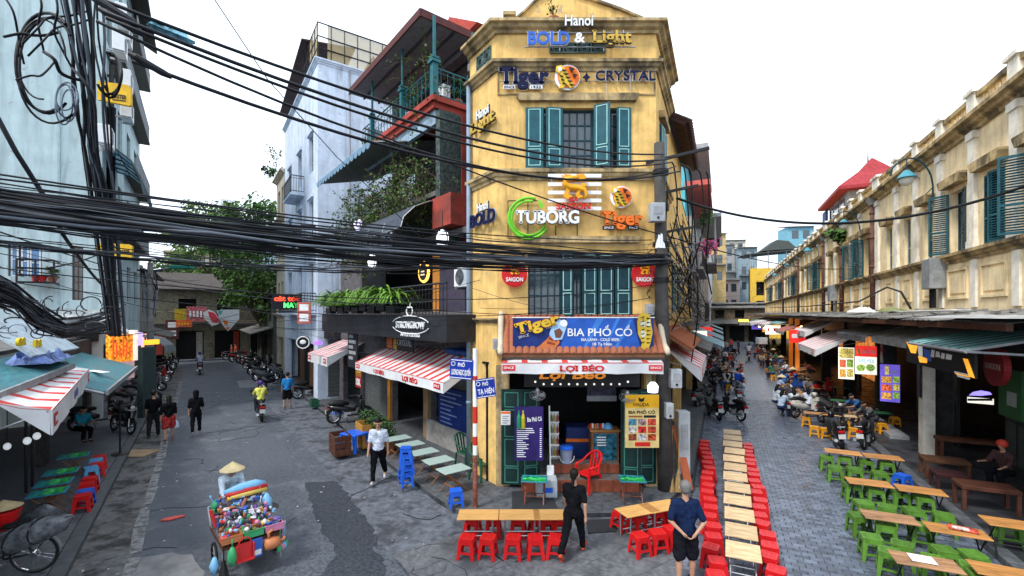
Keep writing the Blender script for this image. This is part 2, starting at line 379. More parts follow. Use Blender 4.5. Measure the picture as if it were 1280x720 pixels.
cp=[Vector((p[0],p[1]))for p in cp]
cpp=sheet('corner_pavement',poly_area_ccw([(p.x,p.y)for p in cp]+[tuple(RF(80,-6)[:2]),tuple(LF(50,9)[:2])]),.095,K('corner_pavement_concrete',(.085,.09,.10),.72,var=.35,scale=7,bump=.4,dirt=.6,dcol=(.05,.05,.055),dscale=.8,gloss=.2))
kerb_run(cpp,[(p.x,p.y)for p in cp],.2,-.1,.105,1.0)
fc=tag(MB().flat([tuple(p[:2])for p in poly_area_ccw([LF(4.4,2.98),LF(8.36,2.98),LF(8.36,7.8),LF(4.4,7.8)])],-.3,-.014).build('forecourt',GRND),kind='structure')
SL=[K('forecourt_slab',(.125,.13,.142),.78,var=.3,scale=7,bump=.5,dirt=.7,dcol=(.05,.053,.06),dscale=1.5,lo=.49,dr=.1,gloss=.2)]
for i in range(5):
 for j in range(3):
  l=1.58;mb=MB();d=.78
  mb.box(-d/2+.008,-l/2+.008,-.2,d/2-.008,l/2-.008,0)
  c=LF(8.36-(i+.5)*d,2.99+(j+.5)*l);o=mb.build('concrete_slab',SL[0],fc,bevel=.008)
  o.location=c+Vector((0,0,random.uniform(-.008,.002)));o.rotation_euler=(random.uniform(-.004,.004),random.uniform(-.004,.004),math.atan2(dL.y,dL.x))
sheet('street_bed',poly_area_ccw([RF(4.5,-.7),RF(4.5,4.62),RF(130,4.62),RF(130,-.7)]),-.006,K('street_bed_dark',(.045,.05,.06),.8))
v=MB();bw,bl=.225,.118;n=0
s=4.8
while s<27:
 off=(n%2)*bw/2;b=-.66-off
 while b<4.56:
  b0,b1=max(b,-.66),min(b+bw,4.58)
  if b1-b0>.04:
   h=.004+random.uniform(-.003,.003);gq=.004;e=.007
   P=[RF(s+gq,b0+gq),RF(s+gq,b1-gq),RF(s+bl-gq,b1-gq),RF(s+bl-gq,b0+gq)]
   Q=[RF(s+gq+e,b0+gq+e),RF(s+gq+e,b1-gq-e),RF(s+bl-gq-e,b1-gq-e),RF(s+bl-gq-e,b0+gq+e)]
   v.add([(p.x,p.y,-.006)for p in P]+[(p.x,p.y,h+random.uniform(-.003,.003))for p in Q],[(4,5,6,7),(0,1,5,4),(1,2,6,5),(2,3,7,6),(3,0,4,7)])
  b+=bw
 s+=bl;n+=1
tag(v.build('paving_bricks',BRK),kind='stuff')
far=mat('far_paving',(.10,.12,.16),.36,var=.25,scale=3,gloss=.14)
sheet('far_paving',poly_area_ccw([RF(27,-.66),RF(27,4.58),RF(130,4.58),RF(130,-.66)]),.006,far)
rp=sheet('right_pavement',poly_area_ccw([RF(3,4.84),RF(3,14),RF(110,14),RF(110,4.84)]),.11,K('right_pavement_stone',(.042,.044,.05),.5,var=.4,scale=2,bump=.3,dirt=.5,dcol=(.025,.025,.03),dscale=1,gloss=.2))
kerb_run(rp,[RF(4,4.6),RF(60,4.6)][::-1],.26,-.1,.12,1.0)
CRK=K('crack_filler',(.03,.032,.037),.85)
rnd=random.Random(4);mb=MB()
for i in range(60):
 p=LF(rnd.uniform(5,30),rnd.uniform(-1,5.2))if i<46 else RF(rnd.uniform(5,9),rnd.uniform(-5,-1));a=rnd.uniform(0,6.3);w_=rnd.uniform(.003,.008)
 for k in range(rnd.randint(4,12)):
  a+=rnd.gauss(0,.45);d=Vector((math.cos(a),math.sin(a),0));l=rnd.uniform(.1,.3);n_=Vector((-d.y,d.x,0))*w_;q=p+d*l
  mb.flat([tuple(v[:2])for v in(p-n_,q-n_,q+n_,p+n_)],-.013,-.003);p=q
tag(mb.build('road_cracks',CRK),kind='structure')
for pts in([(1.2,14),(2.4,14.1),(2.3,19),(1.1,18.8)],):sheet('road_patch',poly_area_ccw([LF(b,a)for a,b in pts]),-.0085,ASPD if pts[0][0]<0 else mat('grey_asphalt',(.085,.095,.115),.7,var=.3,scale=16,bump=.5))
for c in(LF(12,1.2),G(640,690)):tag(MB().lathe((c.x,c.y,-.02),[(.34,0),(.34,.018),(.3,.02),(.3,.016),(.0,.016)],22).build('manhole_cover',K('manhole_iron',(.05,.045,.045),.55,.5,var=.5,scale=14,bump=.8)),kind='structure')
# ================================================================ building helpers
def wall_open(mb,x0,x1,z0,z1,ops,t=.3,y=0,m=0):
 """wall slab with rectangular openings (x0,x1,z0,z1)"""
 xs=sorted({x0,x1,*[v for o in ops for v in(max(x0,o[0]),min(x1,o[1]))]})
 for a,b in zip(xs,xs[1:]):
  if b-a<1e-4:continue
  c=(a+b)/2;cuts=sorted([(o[2],o[3])for o in ops if o[0]<c<o[1]]);z=z0
  for p,q in cuts:
   if p>z+1e-4:mb.box(a,y,z,b,y+t,p,m)
   z=max(z,q)
  if z<z1-1e-4:mb.box(a,y,z,b,y+t,z1,m)
 return mb
def sweep2d(mb,path,prof,m=0):
 """moulding along a plan path, outward is to the right of the heading; prof = (out, z) outline"""
 P=[Vector(p[:2])for p in path];n=len(P);k=len(prof);vs=[]
 for i in range(n):
  ds=[]
  if i>0:ds.append((P[i]-P[i-1]).normalized())
  if i<n-1:ds.append((P[i+1]-P[i]).normalized())
  nn=[Vector((d.y,-d.x))for d in ds]
  o=nn[0]if len(nn)==1 else(nn[0]+nn[1])/(1+nn[0].dot(nn[1]))
  for r,z in prof:vs.append((P[i].x+o.x*r,P[i].y+o.y*r,z))
 fs=[(i*k+j,(i+1)*k+j,(i+1)*k+(j+1)%k,i*k+(j+1)%k)for i in range(n-1)for j in range(k)]
 fs+=[tuple(range(k)),tuple((n-1)*k+j for j in range(k-1,-1,-1))]
 return mb.add(vs,fs,m)
def cornice_prof(z0,z1,out):
 h=z1-z0
 return[(-.02,z1),(out,z1),(out,z1-h*.3),(out*.72,z1-h*.36),(out*.6,z1-h*.62),(out*.3,z1-h*.75),(out*.22,z0),(-.02,z0)][::-1]
def shutter(parent,w,h,loc,rot=0,panels=((.06,.3),(.36,.94)),m=TEALM,line=TEALL,slats=0,hinge=0,piece=False,lm=None,hang=None):
 """one shutter leaf, hinged at local x = 0; outlined panels or slats"""
 x0=0 if hinge==0 else-w
 mb=MB()
 if not slats:
  mb.box(x0,-.02,0,x0+w,.02,h)
  for a,b in panels:
   mb.box(x0+w*.2,-.026,h*a+.02,x0+w*.8,-.018,h*b-.02)
 else:
  for u in(0,w-.05):mb.box(x0+u,-.02,0,x0+u+.05,.02,h)
  for zc in(0,h*.36,h-.06):mb.box(x0+.05,-.019,zc,x0+w-.05,.019,zc+.06)
 o=mb.build('shutter',m,parent);o.location=loc;o.rotation_euler=(0,0,rot)
 if slats:
  zs=[];z=.09
  while z<h-.1:
   if not(h*.36-.02<z<h*.36+.07):zs.append(z)
   z+=slats
  if piece:
   sm=MB();sm.cb((0,0,0),(w-.1,.04,.012),rx=.6);p=None
   for z in zs:
    if p is None:p=sm.build('slat',lm or m,o);p.location=(x0+w/2,0,z)
    else:inst(p,o,(x0+w/2,0,z))
  else:
   sm=MB()
   for z in zs:sm.cb((x0+w/2,0,z),(w-.1,.04,.014),rx=.6)
   tag(sm.build('slats',lm or m,o),kind='stuff')
 elif line:
  mb=MB();e=.022
  for a,b in panels:
   X0,X1,Z0,Z1=x0+w*.2,x0+w*.8,h*a,h*b
   mb.box(X0-e,-.03,Z0,X0,-.021,Z1);mb.box(X1,-.03,Z0,X1+e,-.021,Z1)
   mb.box(X0-e,-.03,Z0-e,X1+e,-.021,Z0);mb.box(X0-e,-.03,Z1,X1+e,-.021,Z1+e)
  mb.build('panel_moulding',line,o)
 return o
def glazed(parent,x0,x1,z0,z1,y=.2,bars=3,rails=2,m=TEAL,gl=GLS,inner=None):
 mb=MB();e=.05
 mb.box(x0,y,z0,x0+e,y+.06,z1);mb.box(x1-e,y,z0,x1,y+.06,z1);mb.box(x0+e,y,z0,x1-e,y+.06,z0+e);mb.box(x0+e,y,z1-e,x1-e,y+.06,z1)
 for i in range(1,bars+1):
  x=x0+(x1-x0)*i/(bars+1);mb.box(x-.018,y+.003,z0+e,x+.018,y+.05,z1-e)
 for i in range(1,rails+1):
  z=z0+(z1-z0)*i/(rails+1);mb.box(x0+e,y+.006,z-.018,x1-e,y+.046,z+.018)
 o=mb.build('window',m,parent)
 MB().box(x0+e,y+.028,z0+e,x1-e,y+.036,z1-e).build('pane',gl,o)
 return o
# ================================================================ CORNER BUILDING
cb=thing('corner_building','yellow corner building with gabled parapet, teal shutters and beer signs','building',FC.o,0)
W=4.09
X=lambda px,y=0:FC.x(px,y)
Z=lambda py,y=0:CH-(py-HZ)/F*(11.7+y)
I2=FC.I
lw_dir=(I2.to_3x3()@dL).normalized();rw_dir=(I2.to_3x3()@dR).normalized()
LE=lw_dir*1.42;RE=Vector((W,0,0))+rw_dir*3.1
TOP=Z(36)
mb=MB();win_u=(X(657),X(789),Z(211),Z(135));win_l=(X(660),X(791),Z(396),Z(316))
wall_open(mb,0,W,3.25,TOP,[win_u,win_l],.3)
wall_open(mb,0,W,.1,3.25,[(.32,W-.3,0,3.12)],.3)
for d,a,L in((lw_dir,Vector((0,0,0)),1.42),(rw_dir,Vector((W,0,0)),3.1)):
 rz=math.atan2(d.y,d.x);M0=mb.M;mb.M=Matrix.Translation(a)@Matrix.Rotation(rz,4,'Z')
 if d is lw_dir:mb.box(.0,-.28,.1,L,-.002,TOP)
 else:wall_open(mb,0,L,.1,TOP,[(.75,1.75,Z(211),Z(140)),(.7,1.8,Z(396),Z(330)),(.7,2.4,0,3.0)],.28,.002)
 mb.M=M0
mb.build('wall',YEL,cb)
MB().flat([(.1,.32),(W-.1,.32),(W+.9,2.6),(W+.9,6.5),(-1,6.5),(-.9,1.5)],TOP-.3,TOP-.1).build('roof_slab',CONC,cb)
mb=MB();mb.box(.05,1.6,3.3,W,1.7,TOP-.4);mb.box(-.6,3.4,.1,W+1.3,3.5,3.2);mb.box(-.4,.31,3.2,W+.3,3.4,3.24)
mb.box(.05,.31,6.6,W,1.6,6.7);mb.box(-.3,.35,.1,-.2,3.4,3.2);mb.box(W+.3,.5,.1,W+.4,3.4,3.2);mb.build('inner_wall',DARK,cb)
MB().flat([(-.2,.3),(W+.3,.3),(W+.3,3.4),(-.2,3.4)],.1,.41).build('shop_floor',CONC,cb)
path=[tuple(LE),(0,0),(W,0),tuple(RE)]
for z0,z1,out,nm in((Z(43),Z(31),.30,'cornice'),(Z(90),Z(78),.2,'cornice'),(Z(226),Z(213),.16,'string_course'),(Z(404),Z(398),.12,'string_course')):
 sweep2d(MB(),path,cornice_prof(z0,z1,out)).build(nm,CORN,cb)
for px0,px1,py0,py1 in((646,797,128,119),(653,800,304,296)):
 M_=MB();M_.prism([(X(px0)+.06,Z(py0)),(X(px1)-.06,Z(py0)),(X(px1),Z(py1)-.08),(X(px1),Z(py1)),(X(px0),Z(py1)),(X(px0),Z(py1)-.08)],-.14,.01);M_.build('window_hood',CORN,cb)
mb=MB();mb.box(win_u[0]-.05,-.08,win_u[2]-.07,win_u[1]+.05,.02,win_u[2]);mb.build('window_sill',CORN,cb)
mb=MB();a,b,c,d=X(621)+.02,X(819),Z(119),Z(87)
mb.box(a,-.03,c,b,.005,c+.03);mb.box(a,-.03,c+.03,a+.03,.005,d);mb.box(b-.03,-.03,c+.03,b,.005,d);mb.build('panel_moulding',CORN,cb)
y=1.0;zz=lambda py:CH-(py-HZ)/F*(11.7+y)
gx=lambda px:FC.x(px,y)
gp=[(gx(630),TOP-.3),(gx(808),TOP-.3),(gx(803),zz(26)),(gx(775),zz(14)),(gx(752),zz(6)),(gx(722),zz(-4)),(gx(698),zz(-17)),(gx(676),zz(-3)),(gx(655),zz(17)),(gx(640),zz(30))]
MB().prism(gp,y,y+.3).build('gable',YEL,cb)
mb=MB()
for(x0,z0),(x1,z1)in zip(gp[2:],gp[3:]):mb.prism([(x0,z0),(x1,z1),(x1,z1+.07),(x0,z0+.07)],y-.08,y+.36)
mb.build('coping',CORN,cb)
x=FC.x(637,.4);zt=CH-(17-HZ)/F*12.1
mb=MB();mb.box(x-.11,.3,TOP-.1,x+.11,.55,zt-.12);mb.box(x-.17,.24,zt-.12,x+.17,.61,zt-.03);mb.box(x-.13,.28,zt-.03,x+.13,.57,zt);mb.build('roof_pillar',CORN,cb)
def vent(parent,x0,x1,z0,z1,n,M=Matrix(),nm='vent'):
 mb=MB(M);mb.box(x0,-.012,z0,x1,-.004,z1,1);h=z1-z0;e=.03
 mb.box(x0,-.04,z0,x1,-.013,z0+e);mb.box(x0,-.04,z1-e,x1,-.013,z1)
 wd=(x1-x0)/n
 for i in range(n+1):mb.box(x0+wd*i-e/2,-.038,z0+e,x0+wd*i+e/2,-.013,z1-e)
 for i in range(n):
  c=(x0+wd*(i+.5),-.026,(z0+z1)/2);mb.ring(c,min(wd,h)*.27,.014,12,4);mb.ring(c,min(wd,h)*.42,.014,12,4)
 return mb.build(nm,[K('vent_green',(.10,.16,.15),.8),DARK],parent)
vent(cb,X(687),X(756),Z(67),Z(54),4)
ML=Matrix.Rotation(RZ_LR,4,'Z')
vl=lambda px:FCL.x(px);zl=lambda px,py:FCL.hit(px,py)[1]
vent(cb,vl(597),vl(614),zl(605,84),zl(605,65),2,ML)
x0,x1,z0,z1=win_u;h=z1-z0
for a,b in((x0,X(703)),(X(703),X(742)),(X(742),x1)):glazed(cb,a,b,z0,z1,.14,3,3)
pan=((.05,.3),(.36,.96))
shutter(cb,X(679)-X(657),h-.02,(X(657),-.03,z0+.01),-.05,pan)
shutter(cb,X(703)-X(682),h-.02,(X(703),-.03,z0+.01),.12,pan,hinge=1)
shutter(cb,.42,h+.04,(X(742),-.06,z0-.0),-.5,pan)
shutter(cb,X(788)-X(770),h-.02,(X(788),-.03,z0+.01),.1,pan,hinge=1)
mb=MB();mb.box(X(709),.3,z0+.1,X(720),.33,z1-.2);mb.box(X(725),.3,z0+.1,X(737),.33,z1-.2);mb.build('curtain',K('grey_curtain',(.3,.36,.42),.9),cb)
x0,x1,z0,z1=win_l;h=z1-z0
glazed(cb,x0,X(702),z0,z1,.12,4,2);glazed(cb,X(716),X(728),z0,z1,.12,1,2)
shutter(cb,X(716)-X(702),h-.02,(X(702),-.02,z0+.01),-.25,((.05,.36),(.42,.96)),m=TEAL)
for a,b in((728,747),(748,768),(769,790)):shutter(cb,X(b)-X(a)-.01,h-.02,(X(a),.02,z0+.01),0,((.05,.36),(.42,.96)),m=TEAL)
MR=Matrix.Translation((W,0,0))@Matrix.Rotation(math.atan2(rw_dir.y,rw_dir.x),4,'Z')
for a,b,c,d in((.75,1.75,Z(211),Z(140)),(.7,1.8,Z(396),Z(330))):
 mb=MB(MR);mb.box(a,.1,c,b,.16,d);o=mb.build('window',TEAL,cb)
 mb=MB(MR);mb.prism([(a-.15,d+.1),(b+.15,d+.1),(b+.2,d+.26),(a-.2,d+.26)],-.16,.01);mb.build('window_hood',CORN,cb)
 for i in range(2):
  s=shutter(cb,.48,d-c-.02,MR@Vector((a+.02+i*.5,-.03,c+.01)),MR.to_euler().z-.1,((.05,.36),(.42,.96)))
vent(cb,.7,1.6,Z(67),Z(52),3,MR)
mb=MB();mb.box(-.02,-.06,.1,.3,.0,3.2);mb.build('pier',CORN,cb)
mb=MB();mb.box(W-.28,-.06,.1,W+.02,.0,3.2);mb.build('pier',CORN,cb)
BG=K('door_green_black',(.008,.028,.026),.45,var=.3)
DL=K('door_line_teal',(.05,.21,.17),.5)
dp=((.03,.17),(.2,.47),(.51,.78),(.82,.96))
for loc,rot,wd in(((.12,-.1,.18),-.12,.52),((.62,-.16,.18),.28,.5),((2.86+.28,-.18,.18),-.2,.5),((W-.5,-.1,.18),.1,.48)):
 shutter(cb,wd,2.42,loc,rot,dp,BG,DL)
TILE=K('step_tile_red',(.20,.055,.03),.45,var=.25,scale=4,island=0,gloss=.1)
def tiles(parent,x0,x1,z0,z1,y,nx,nz,name='tile',m=TILE):
 w_,h_=(x1-x0)/nx,(z1-z0)/nz;p=None
 for j in range(nz):
  for i in range(nx):
   c=(x0+(i+.5)*w_,y,z0+(j+.5)*h_)
   if p is None:p=MB().box(-w_/2+.006,-.012,-h_/2+.006,w_/2-.006,.012,h_/2-.006).build(name,m,parent,loc=c)
   else:inst(p,parent,c)
mb=MB();mb.box(.62,-.42,.05,W-.55,.3,.405);mb.box(1.35,-.0,.405,3.15,.4,.66);st=mb.build('door_step',K('mortar',(.12,.10,.09),.9),cb)
tiles(st,.62,W-.55,.1,.4,-.43,9,1);tiles(st,1.35,3.15,.42,.66,-.012,6,1)
CX0,CX1=FC.x(628,-.8),FC.x(831,-.8);ZE=CH-(443-HZ)/F*10.9;ZW=4.42
mb=MB();mb.hexa([(CX0,-.8,ZE-.07),(CX1,-.8,ZE-.07),(CX1,-.005,ZW-.07),(CX0,-.005,ZW-.07),(CX0,-.8,ZE),(CX1,-.8,ZE),(CX1,-.005,ZW),(CX0,-.005,ZW)])
can=mb.build('tiled_canopy',WOOD,cb)
nx,ny=24,6;tw=(CX1-CX0)/nx;sl=math.hypot(.8,ZW-ZE);ang=math.atan2(ZW-ZE,.8);p=None
for j in range(ny):
 for i in range(nx):
  t=(j+.5)/ny;c=(CX0+(i+.5)*tw,-.8+.8*t-.02,ZE+(ZW-ZE)*t+.035)
  if p is None:
   mb=MB();n=5;vs=[];fs=[]
   for k in range(n+1):
    a=math.pi*k/n;x_,z_=-math.cos(a)*tw*.5,math.sin(a)*.055
    vs+=[(x_,-sl/ny*.6,z_),(x_,sl/ny*.6,z_*.8)]
   for k in range(n):fs.append((2*k,2*k+2,2*k+3,2*k+1))
   fs.append(tuple(range(0,2*n+2,2))[::-1])
   mb.add(vs,fs);p=mb.build('roof_tile',TILER,can);p.location=c;p.rotation_euler=(ang+.06,0,0)
  else:inst(p,can,c,(ang+.06+random.uniform(-.03,.03),0,random.uniform(-.03,.03)))
for x in(CX0-.05,CX1+.05):
 pts=[(x,-.02,ZW+.12),(x,-.25,ZW+.02),(x,-.45,ZE+.48),(x,-.62,ZE+.22),(x,-.8,ZE+.1),(x,-.9,ZE+.02)]
 mb=MB();mb.tube(pts,[.06,.075,.07,.065,.075,.05],8);mb.build('scroll_bracket',CREAM,can,smooth=True)
mb=MB();mb.box(CX0,-.81,ZE-.16,CX1,-.74,ZE-.072);mb.build('fascia',K('dark_fascia',(.06,.05,.045),.8),can)
px_,pz=FCL.hit(586,100);o=MB()
q=FCL.w(FCL.x(586,-.1),-.1,0)
mb=MB();mb.cyl((0,0,.1),(0,0,10.9),.065,n=10)
for z in(2,4.2,6.4,8.6):mb.cyl((0,0,z),(0,0,z+.09),.078,n=10)
t=thing('downpipe','grey-blue rain pipe running up the edge of the yellow corner building','pipe',q);mb.build('pipe',K('pipe_blue_grey',(.20,.27,.36),.5),t,smooth=True)
q=FCR.w(3.1,0,0);FW=Face(q.x,q.y,RZ_RL)
rwg=thing('rear_wing','yellow rear wing with brown tiled eaves behind the corner building','building',FW.o,RZ_RL)
zt=FW.z(846,112,-.4)
mb=MB();wall_open(mb,0,5,.1,zt-.1,[(.9,1.9,4.6,6.2),(2.9,3.9,4.6,6.2),(.5,4.5,0,2.9)],.3);mb.build('wall',YEL,rwg)
mb=MB();mb.box(0,.9,.1,5,1,zt-.2);mb.build('inner_wall',DARK,rwg)
for a in(.9,2.9):
 for i in range(2):shutter(rwg,.48,1.58,(a+.02+.5*i,-.03,4.61),0,((.05,.36),(.42,.96)))
mb=MB();mb.slab([(-.1,-.55,zt-.25),(5.1,-.55,zt-.25),(5.1,2.4,zt+1.5),(-.1,2.4,zt+1.5)],.1);rf=mb.build('roof',SLATE,rwg)
p=None
for j in range(5):
 for i in range(22):
  t_=j/14;c=(-.05+i*.235,-.55+2.95*t_,zt-.2+1.75*t_)
  if p is None:p=MB().tube([(0,-.14,0),(0,.16,.02)],[.09,.08],6).build('roof_tile',SLATE,rf,loc=c,rot=(.53,0,0))
  else:inst(p,rf,c,(.53,0,0))
mb=MB();wall_open(mb,0,5,0,0,[]);
def leafy(name,label,cat,loc,n,rad,h,m,size=.07,pot=None,group=None,stems=5,droop=.3,seed=1,up=1):
 rnd=random.Random(seed);t=thing(name,label,cat,loc,0,group);mb=MB();sm=MB()
 for k in range(stems):
  a=rnd.uniform(0,6.3);r=rad*rnd.uniform(.2,.9);tip=(r*math.cos(a),r*math.sin(a),h*rnd.uniform(.6,1));pts=[(0,0,0),(tip[0]*.4,tip[1]*.4,tip[2]*.65),tip]
  sm.tube(pts,[.012,.008,.004],4)
  for i in range(n//stems):
   u=rnd.uniform(.25,1);b=Vector(pts[1]).lerp(Vector(tip),u)if u>.5 else Vector(pts[0]).lerp(Vector(pts[1]),u*2)
   c=b+Vector((rnd.gauss(0,.3),rnd.gauss(0,.3),rnd.gauss(0,.2)-droop*u*.2))*rad*.7
   d=Vector((rnd.gauss(0,1),rnd.gauss(0,1),rnd.gauss(0,.7))).normalized();e=d.orthogonal().normalized();q=size*rnd.uniform(.6,1.4)
   mb.add([c-d*q,c+e*q*.45,c+d*q,c-e*q*.45],[(0,1,2,3)])
 tag(mb.build('leaves',m,t),kind='stuff');sm.build('stem',TWIG,t)
 if pot:MB().lathe((0,0,-.22),[(.1,0),(.14,.2),(.155,.2),(.155,.25),(.13,.25),(.12,.2)],10).build('pot',pot,t)
 return t
leafy('potted_plant','small straggly pot plant on top of the yellow parapet','plant',FC.w(FC.x(692,.1),.1,TOP+.3),60,.25,.5,LEAF,.05,TILER,seed=3)
# ================================================================ SIGNS AND AWNINGS OF THE CORNER BUILDING
NAVYL=K('navy_letter',(.006,.008,.045),.6,spec=.15);BLUEL=K('blue_letter',(.03,.12,.50),.4);GOLD=K('gold_letter',(.55,.36,.06),.4)
ORNG=K('orange_letter',(.80,.16,.015),.4);REDL=K('red_letter',(.62,.02,.02),.4);GRNL=K('lime_tube',(.16,.55,.03),.35);DKGREY=K('dark_letter_side',(.03,.03,.035),.5)
YELT=K('tiger_yellow',(.72,.47,.04),.4)
class Sg:
 def __init__(s,face,name,label,px,py,y,cat='sign',group=None):
  s.f,s.y=face,y;s.cx,s.cz=face.hit(px,py,y);s.t=thing(name,label,cat,face.w(s.cx,y,s.cz),face.rz,group)
 def p(s,px,py):a,b=s.f.hit(px,py,s.y);return a-s.cx,b-s.cz
 def word(s,text,x0,x1,ytop,ybot,m,name='lettering',y=0,depth=.05,bold=0,serif=0,shear=0,rot=0,back=None):
  """word between two photo columns; ytop and ybot are the capital rows at its middle"""
  pm=(x0+x1)/2;a,_=s.p(x0,ytop);b,_=s.p(x1,ytop);_,t=s.p(pm,ytop);_,u=s.p(pm,ybot)
  if back:MB().text(text,(a+b)/2,(t+u)/2,(t-u)*1.03,y+.016,(b-a)*1.015,depth*.7,bold+.03,serif,0,rot,shear).build(name,back,s.t)
  return MB().text(text,(a+b)/2,(t+u)/2,t-u,y,b-a,depth,bold,serif,0,rot,shear).build(name,m,s.t)
 def rect(s,x0,y0,x1,y1,m,name='panel',y=0,d=.04,bevel=0):
  a,t=s.p(x0,y0);b,_=s.p(x1,y0);_,u=s.p(x0,y1);return MB().box(a,y-d,u,b,y,t).build(name,m,s.t,bevel=bevel)
 def shape(s,pts,m,name='emblem',y=0,d=.03):
  return MB().prism([s.p(*q)for q in pts],y-d,y).build(name,m,s.t)
 def shapes(s,polys,m,name='emblem',y=0,d=.03):
  mb=MB()
  for q in polys:mb.prism([s.p(*k)for k in q],y-d,y)
  o=mb.build(name,m,s.t);return tag(o,kind='stuff')if len(polys)>1 else o
 def disc(s,px,py,rpx,m,name='disc',y=0,d=.05,sc_=None):
  x,z=s.p(px,py);r=abs(s.p(px,py-rpx)[1]-z)
  return MB().lathe((x,y,z),[(r,-d),(r,0)],24,0,'y').build(name,m,s.t)
 def bar(s,pts,r,m,name='bracket',y=0,n=5):
  return MB().tube([(s.p(*q)[0],y,s.p(*q)[1])for q in pts],r,n).build(name,m,s.t)
BLK=K('sign_black',(.012,.012,.014),.5)
OUTL=LTR_W
s=Sg(FC,'beer_sign','raised letters Hanoi BOLD & Light along the yellow parapet',723,42,-.32)
s.bar([(655,58),(795,58)],.015,STEEL,y=.03);s.bar([(660,40),(792,40)],.015,STEEL,y=.03)
for p in(672,700,755,780):s.bar([(p,36),(p,62)],.014,STEEL,y=.05)
s.word('Hanoi',706,741,20,33,WHITE,bold=.02,back=DKGREY);s.word('BOLD',660,712,41,56,BLUEL,bold=.045,back=OUTL);s.word('&',718,731,42,54,WHITE,bold=.03);s.word('Light',740,789,39,54,GOLD,bold=.03,serif=1,back=DKGREY)
def tiger(s,cx,cy,k,ring=True,y=0):
 """walking tiger on an orange disc"""
 q=lambda a,b:(cx+a*k,cy+b*k)
 s.disc(cx,cy,1.06*k,WHITE,'disc_rim',y);s.disc(cx+.1*k,cy-.02*k,.9*k,ORNG,'disc',y-.02)
 s.shape([q(-.95,-.85),q(-.5,-.95),q(-.2,-.6),q(.05,-.2),q(.2,.25),q(.5,.55),q(.55,.85),q(.2,.95),q(-.1,.6),q(-.35,.95),q(-.75,1.0),q(-.55,.6),q(-.75,.2),q(-.6,-.2),q(-1.0,-.45)],YELT,'tiger_body',y-.07)
 s.shape([q(-.85,-.7),q(-.55,-.78),q(-.45,-.5),q(-.7,-.35)],WHITE,'tiger_face',y-.09)
 s.shapes([[q(-.5+.16*i,-.55+.3*i),q(-.1+.16*i,-.5+.3*i),q(-.3+.16*i,-.42+.3*i)]for i in range(5)]+[[q(-.65+.1*i,-.1+.3*i),q(-.35+.1*i,.02+.3*i),q(-.6+.1*i,.05+.3*i)]for i in range(3)]+[[q(.1,-.75),q(.55,-.6),q(.3,-.3)],[q(.4,-.2),q(.85,-.1),q(.5,.15)]],BLK,'tiger_stripes',y-.1)
s=Sg(FC,'beer_sign','navy Tiger and CRYSTAL lettering with orange tiger emblem under the parapet',720,98,-.08)
s.word('Tiger',624,686,86,105,NAVYL,bold=.05,serif=1,back=WHITE,depth=.06)
s.rect(629,107.5,644,112,WHITE,'since_plate');s.rect(662,107.5,678,112,WHITE,'since_plate');s.word('SINCE',630,643,108.3,111.2,NAVYL,y=-.045,depth=.008);s.word('1932',664,676,108.3,111.2,NAVYL,y=-.045,depth=.008)
tiger(s,709,98,15)
s.shape([(733,91),(735.4,95.5),(738,97),(735.4,98.5),(733,103),(730.6,98.5),(728,97),(730.6,95.5)],NAVYL,'star');s.word('CRYSTAL',744,819,89.5,101,NAVYL,bold=.02,back=WHITE)
for p in(700,758,788):s.bar([(p,80),(p,122)],.008,STEEL,y=.02,n=4)
s.bar([(624,101),(815,101)],.012,STEEL,y=.03)
s=Sg(FCL,'beer_sign','gold Light lettering under small Hanoi on the narrow yellow side wall',604,150,-.12)
s.word('Hanoi',597,612,135,146,WHITE,bold=.02,back=BLK);s.word('Light',589,619,147,159,GOLD,bold=.04,serif=1,back=BLK)
s=Sg(FCL,'beer_sign','navy BOLD lettering under small Hanoi on the narrow yellow side wall',604,268,-.12)
s.word('Hanoi',598,611,253,263,WHITE,bold=.02,back=BLK);s.word('BOLD',589,620,265,280,NAVYL,bold=.05,back=K('slate_outline',(.3,.34,.42),.5))
s=Sg(FC,'beer_sign','white TUBORG letters over bright green double rings on the yellow wall',682,273,-.14)
for q in([(635,250),(635,297)],[(660,250),(660,297)],[(695,281),(695,297)],[(722,275),(722,297)],[(635,297),(722,297)],[(635,250),(672,250)]):s.bar(q,.016,BLK,'frame',y=.08,n=4)
c=s.p(661,273);r0=25/48.6
for rr,a0,a1,th in((r0,70,330,.035),(r0*.84,75,345,.03),(r0*.93,160,255,.025)):
 MB().ring((c[0],-.02,c[1]),rr,th,26,6,0,'y',a0,a1).build('ring',GRNL,s.t,smooth=True)
s.shape([(672,250),(676,262),(679,258),(677,252)],GRNL,'ring_tip')
s.word('TUBORG',645,723,265,280,WHITE,bold=.045,serif=1,depth=.1,y=-.05,back=K('letter_edge',(.25,.26,.28),.5))
s=Sg(FC,'beer_sign','gold dragon over red SAIGON letters on white slats on the yellow wall',718,240,-.2)
for yy in(217,227.5,238,248,258):s.rect(685,yy,752,yy+4.6,WHITE,'slat',y=.05,d=.03)
for p in(690,747):s.bar([(p,216),(p,262)],.012,STEEL,y=.07,n=4)
GD=K('dragon_gold',(.80,.36,.015),.35)
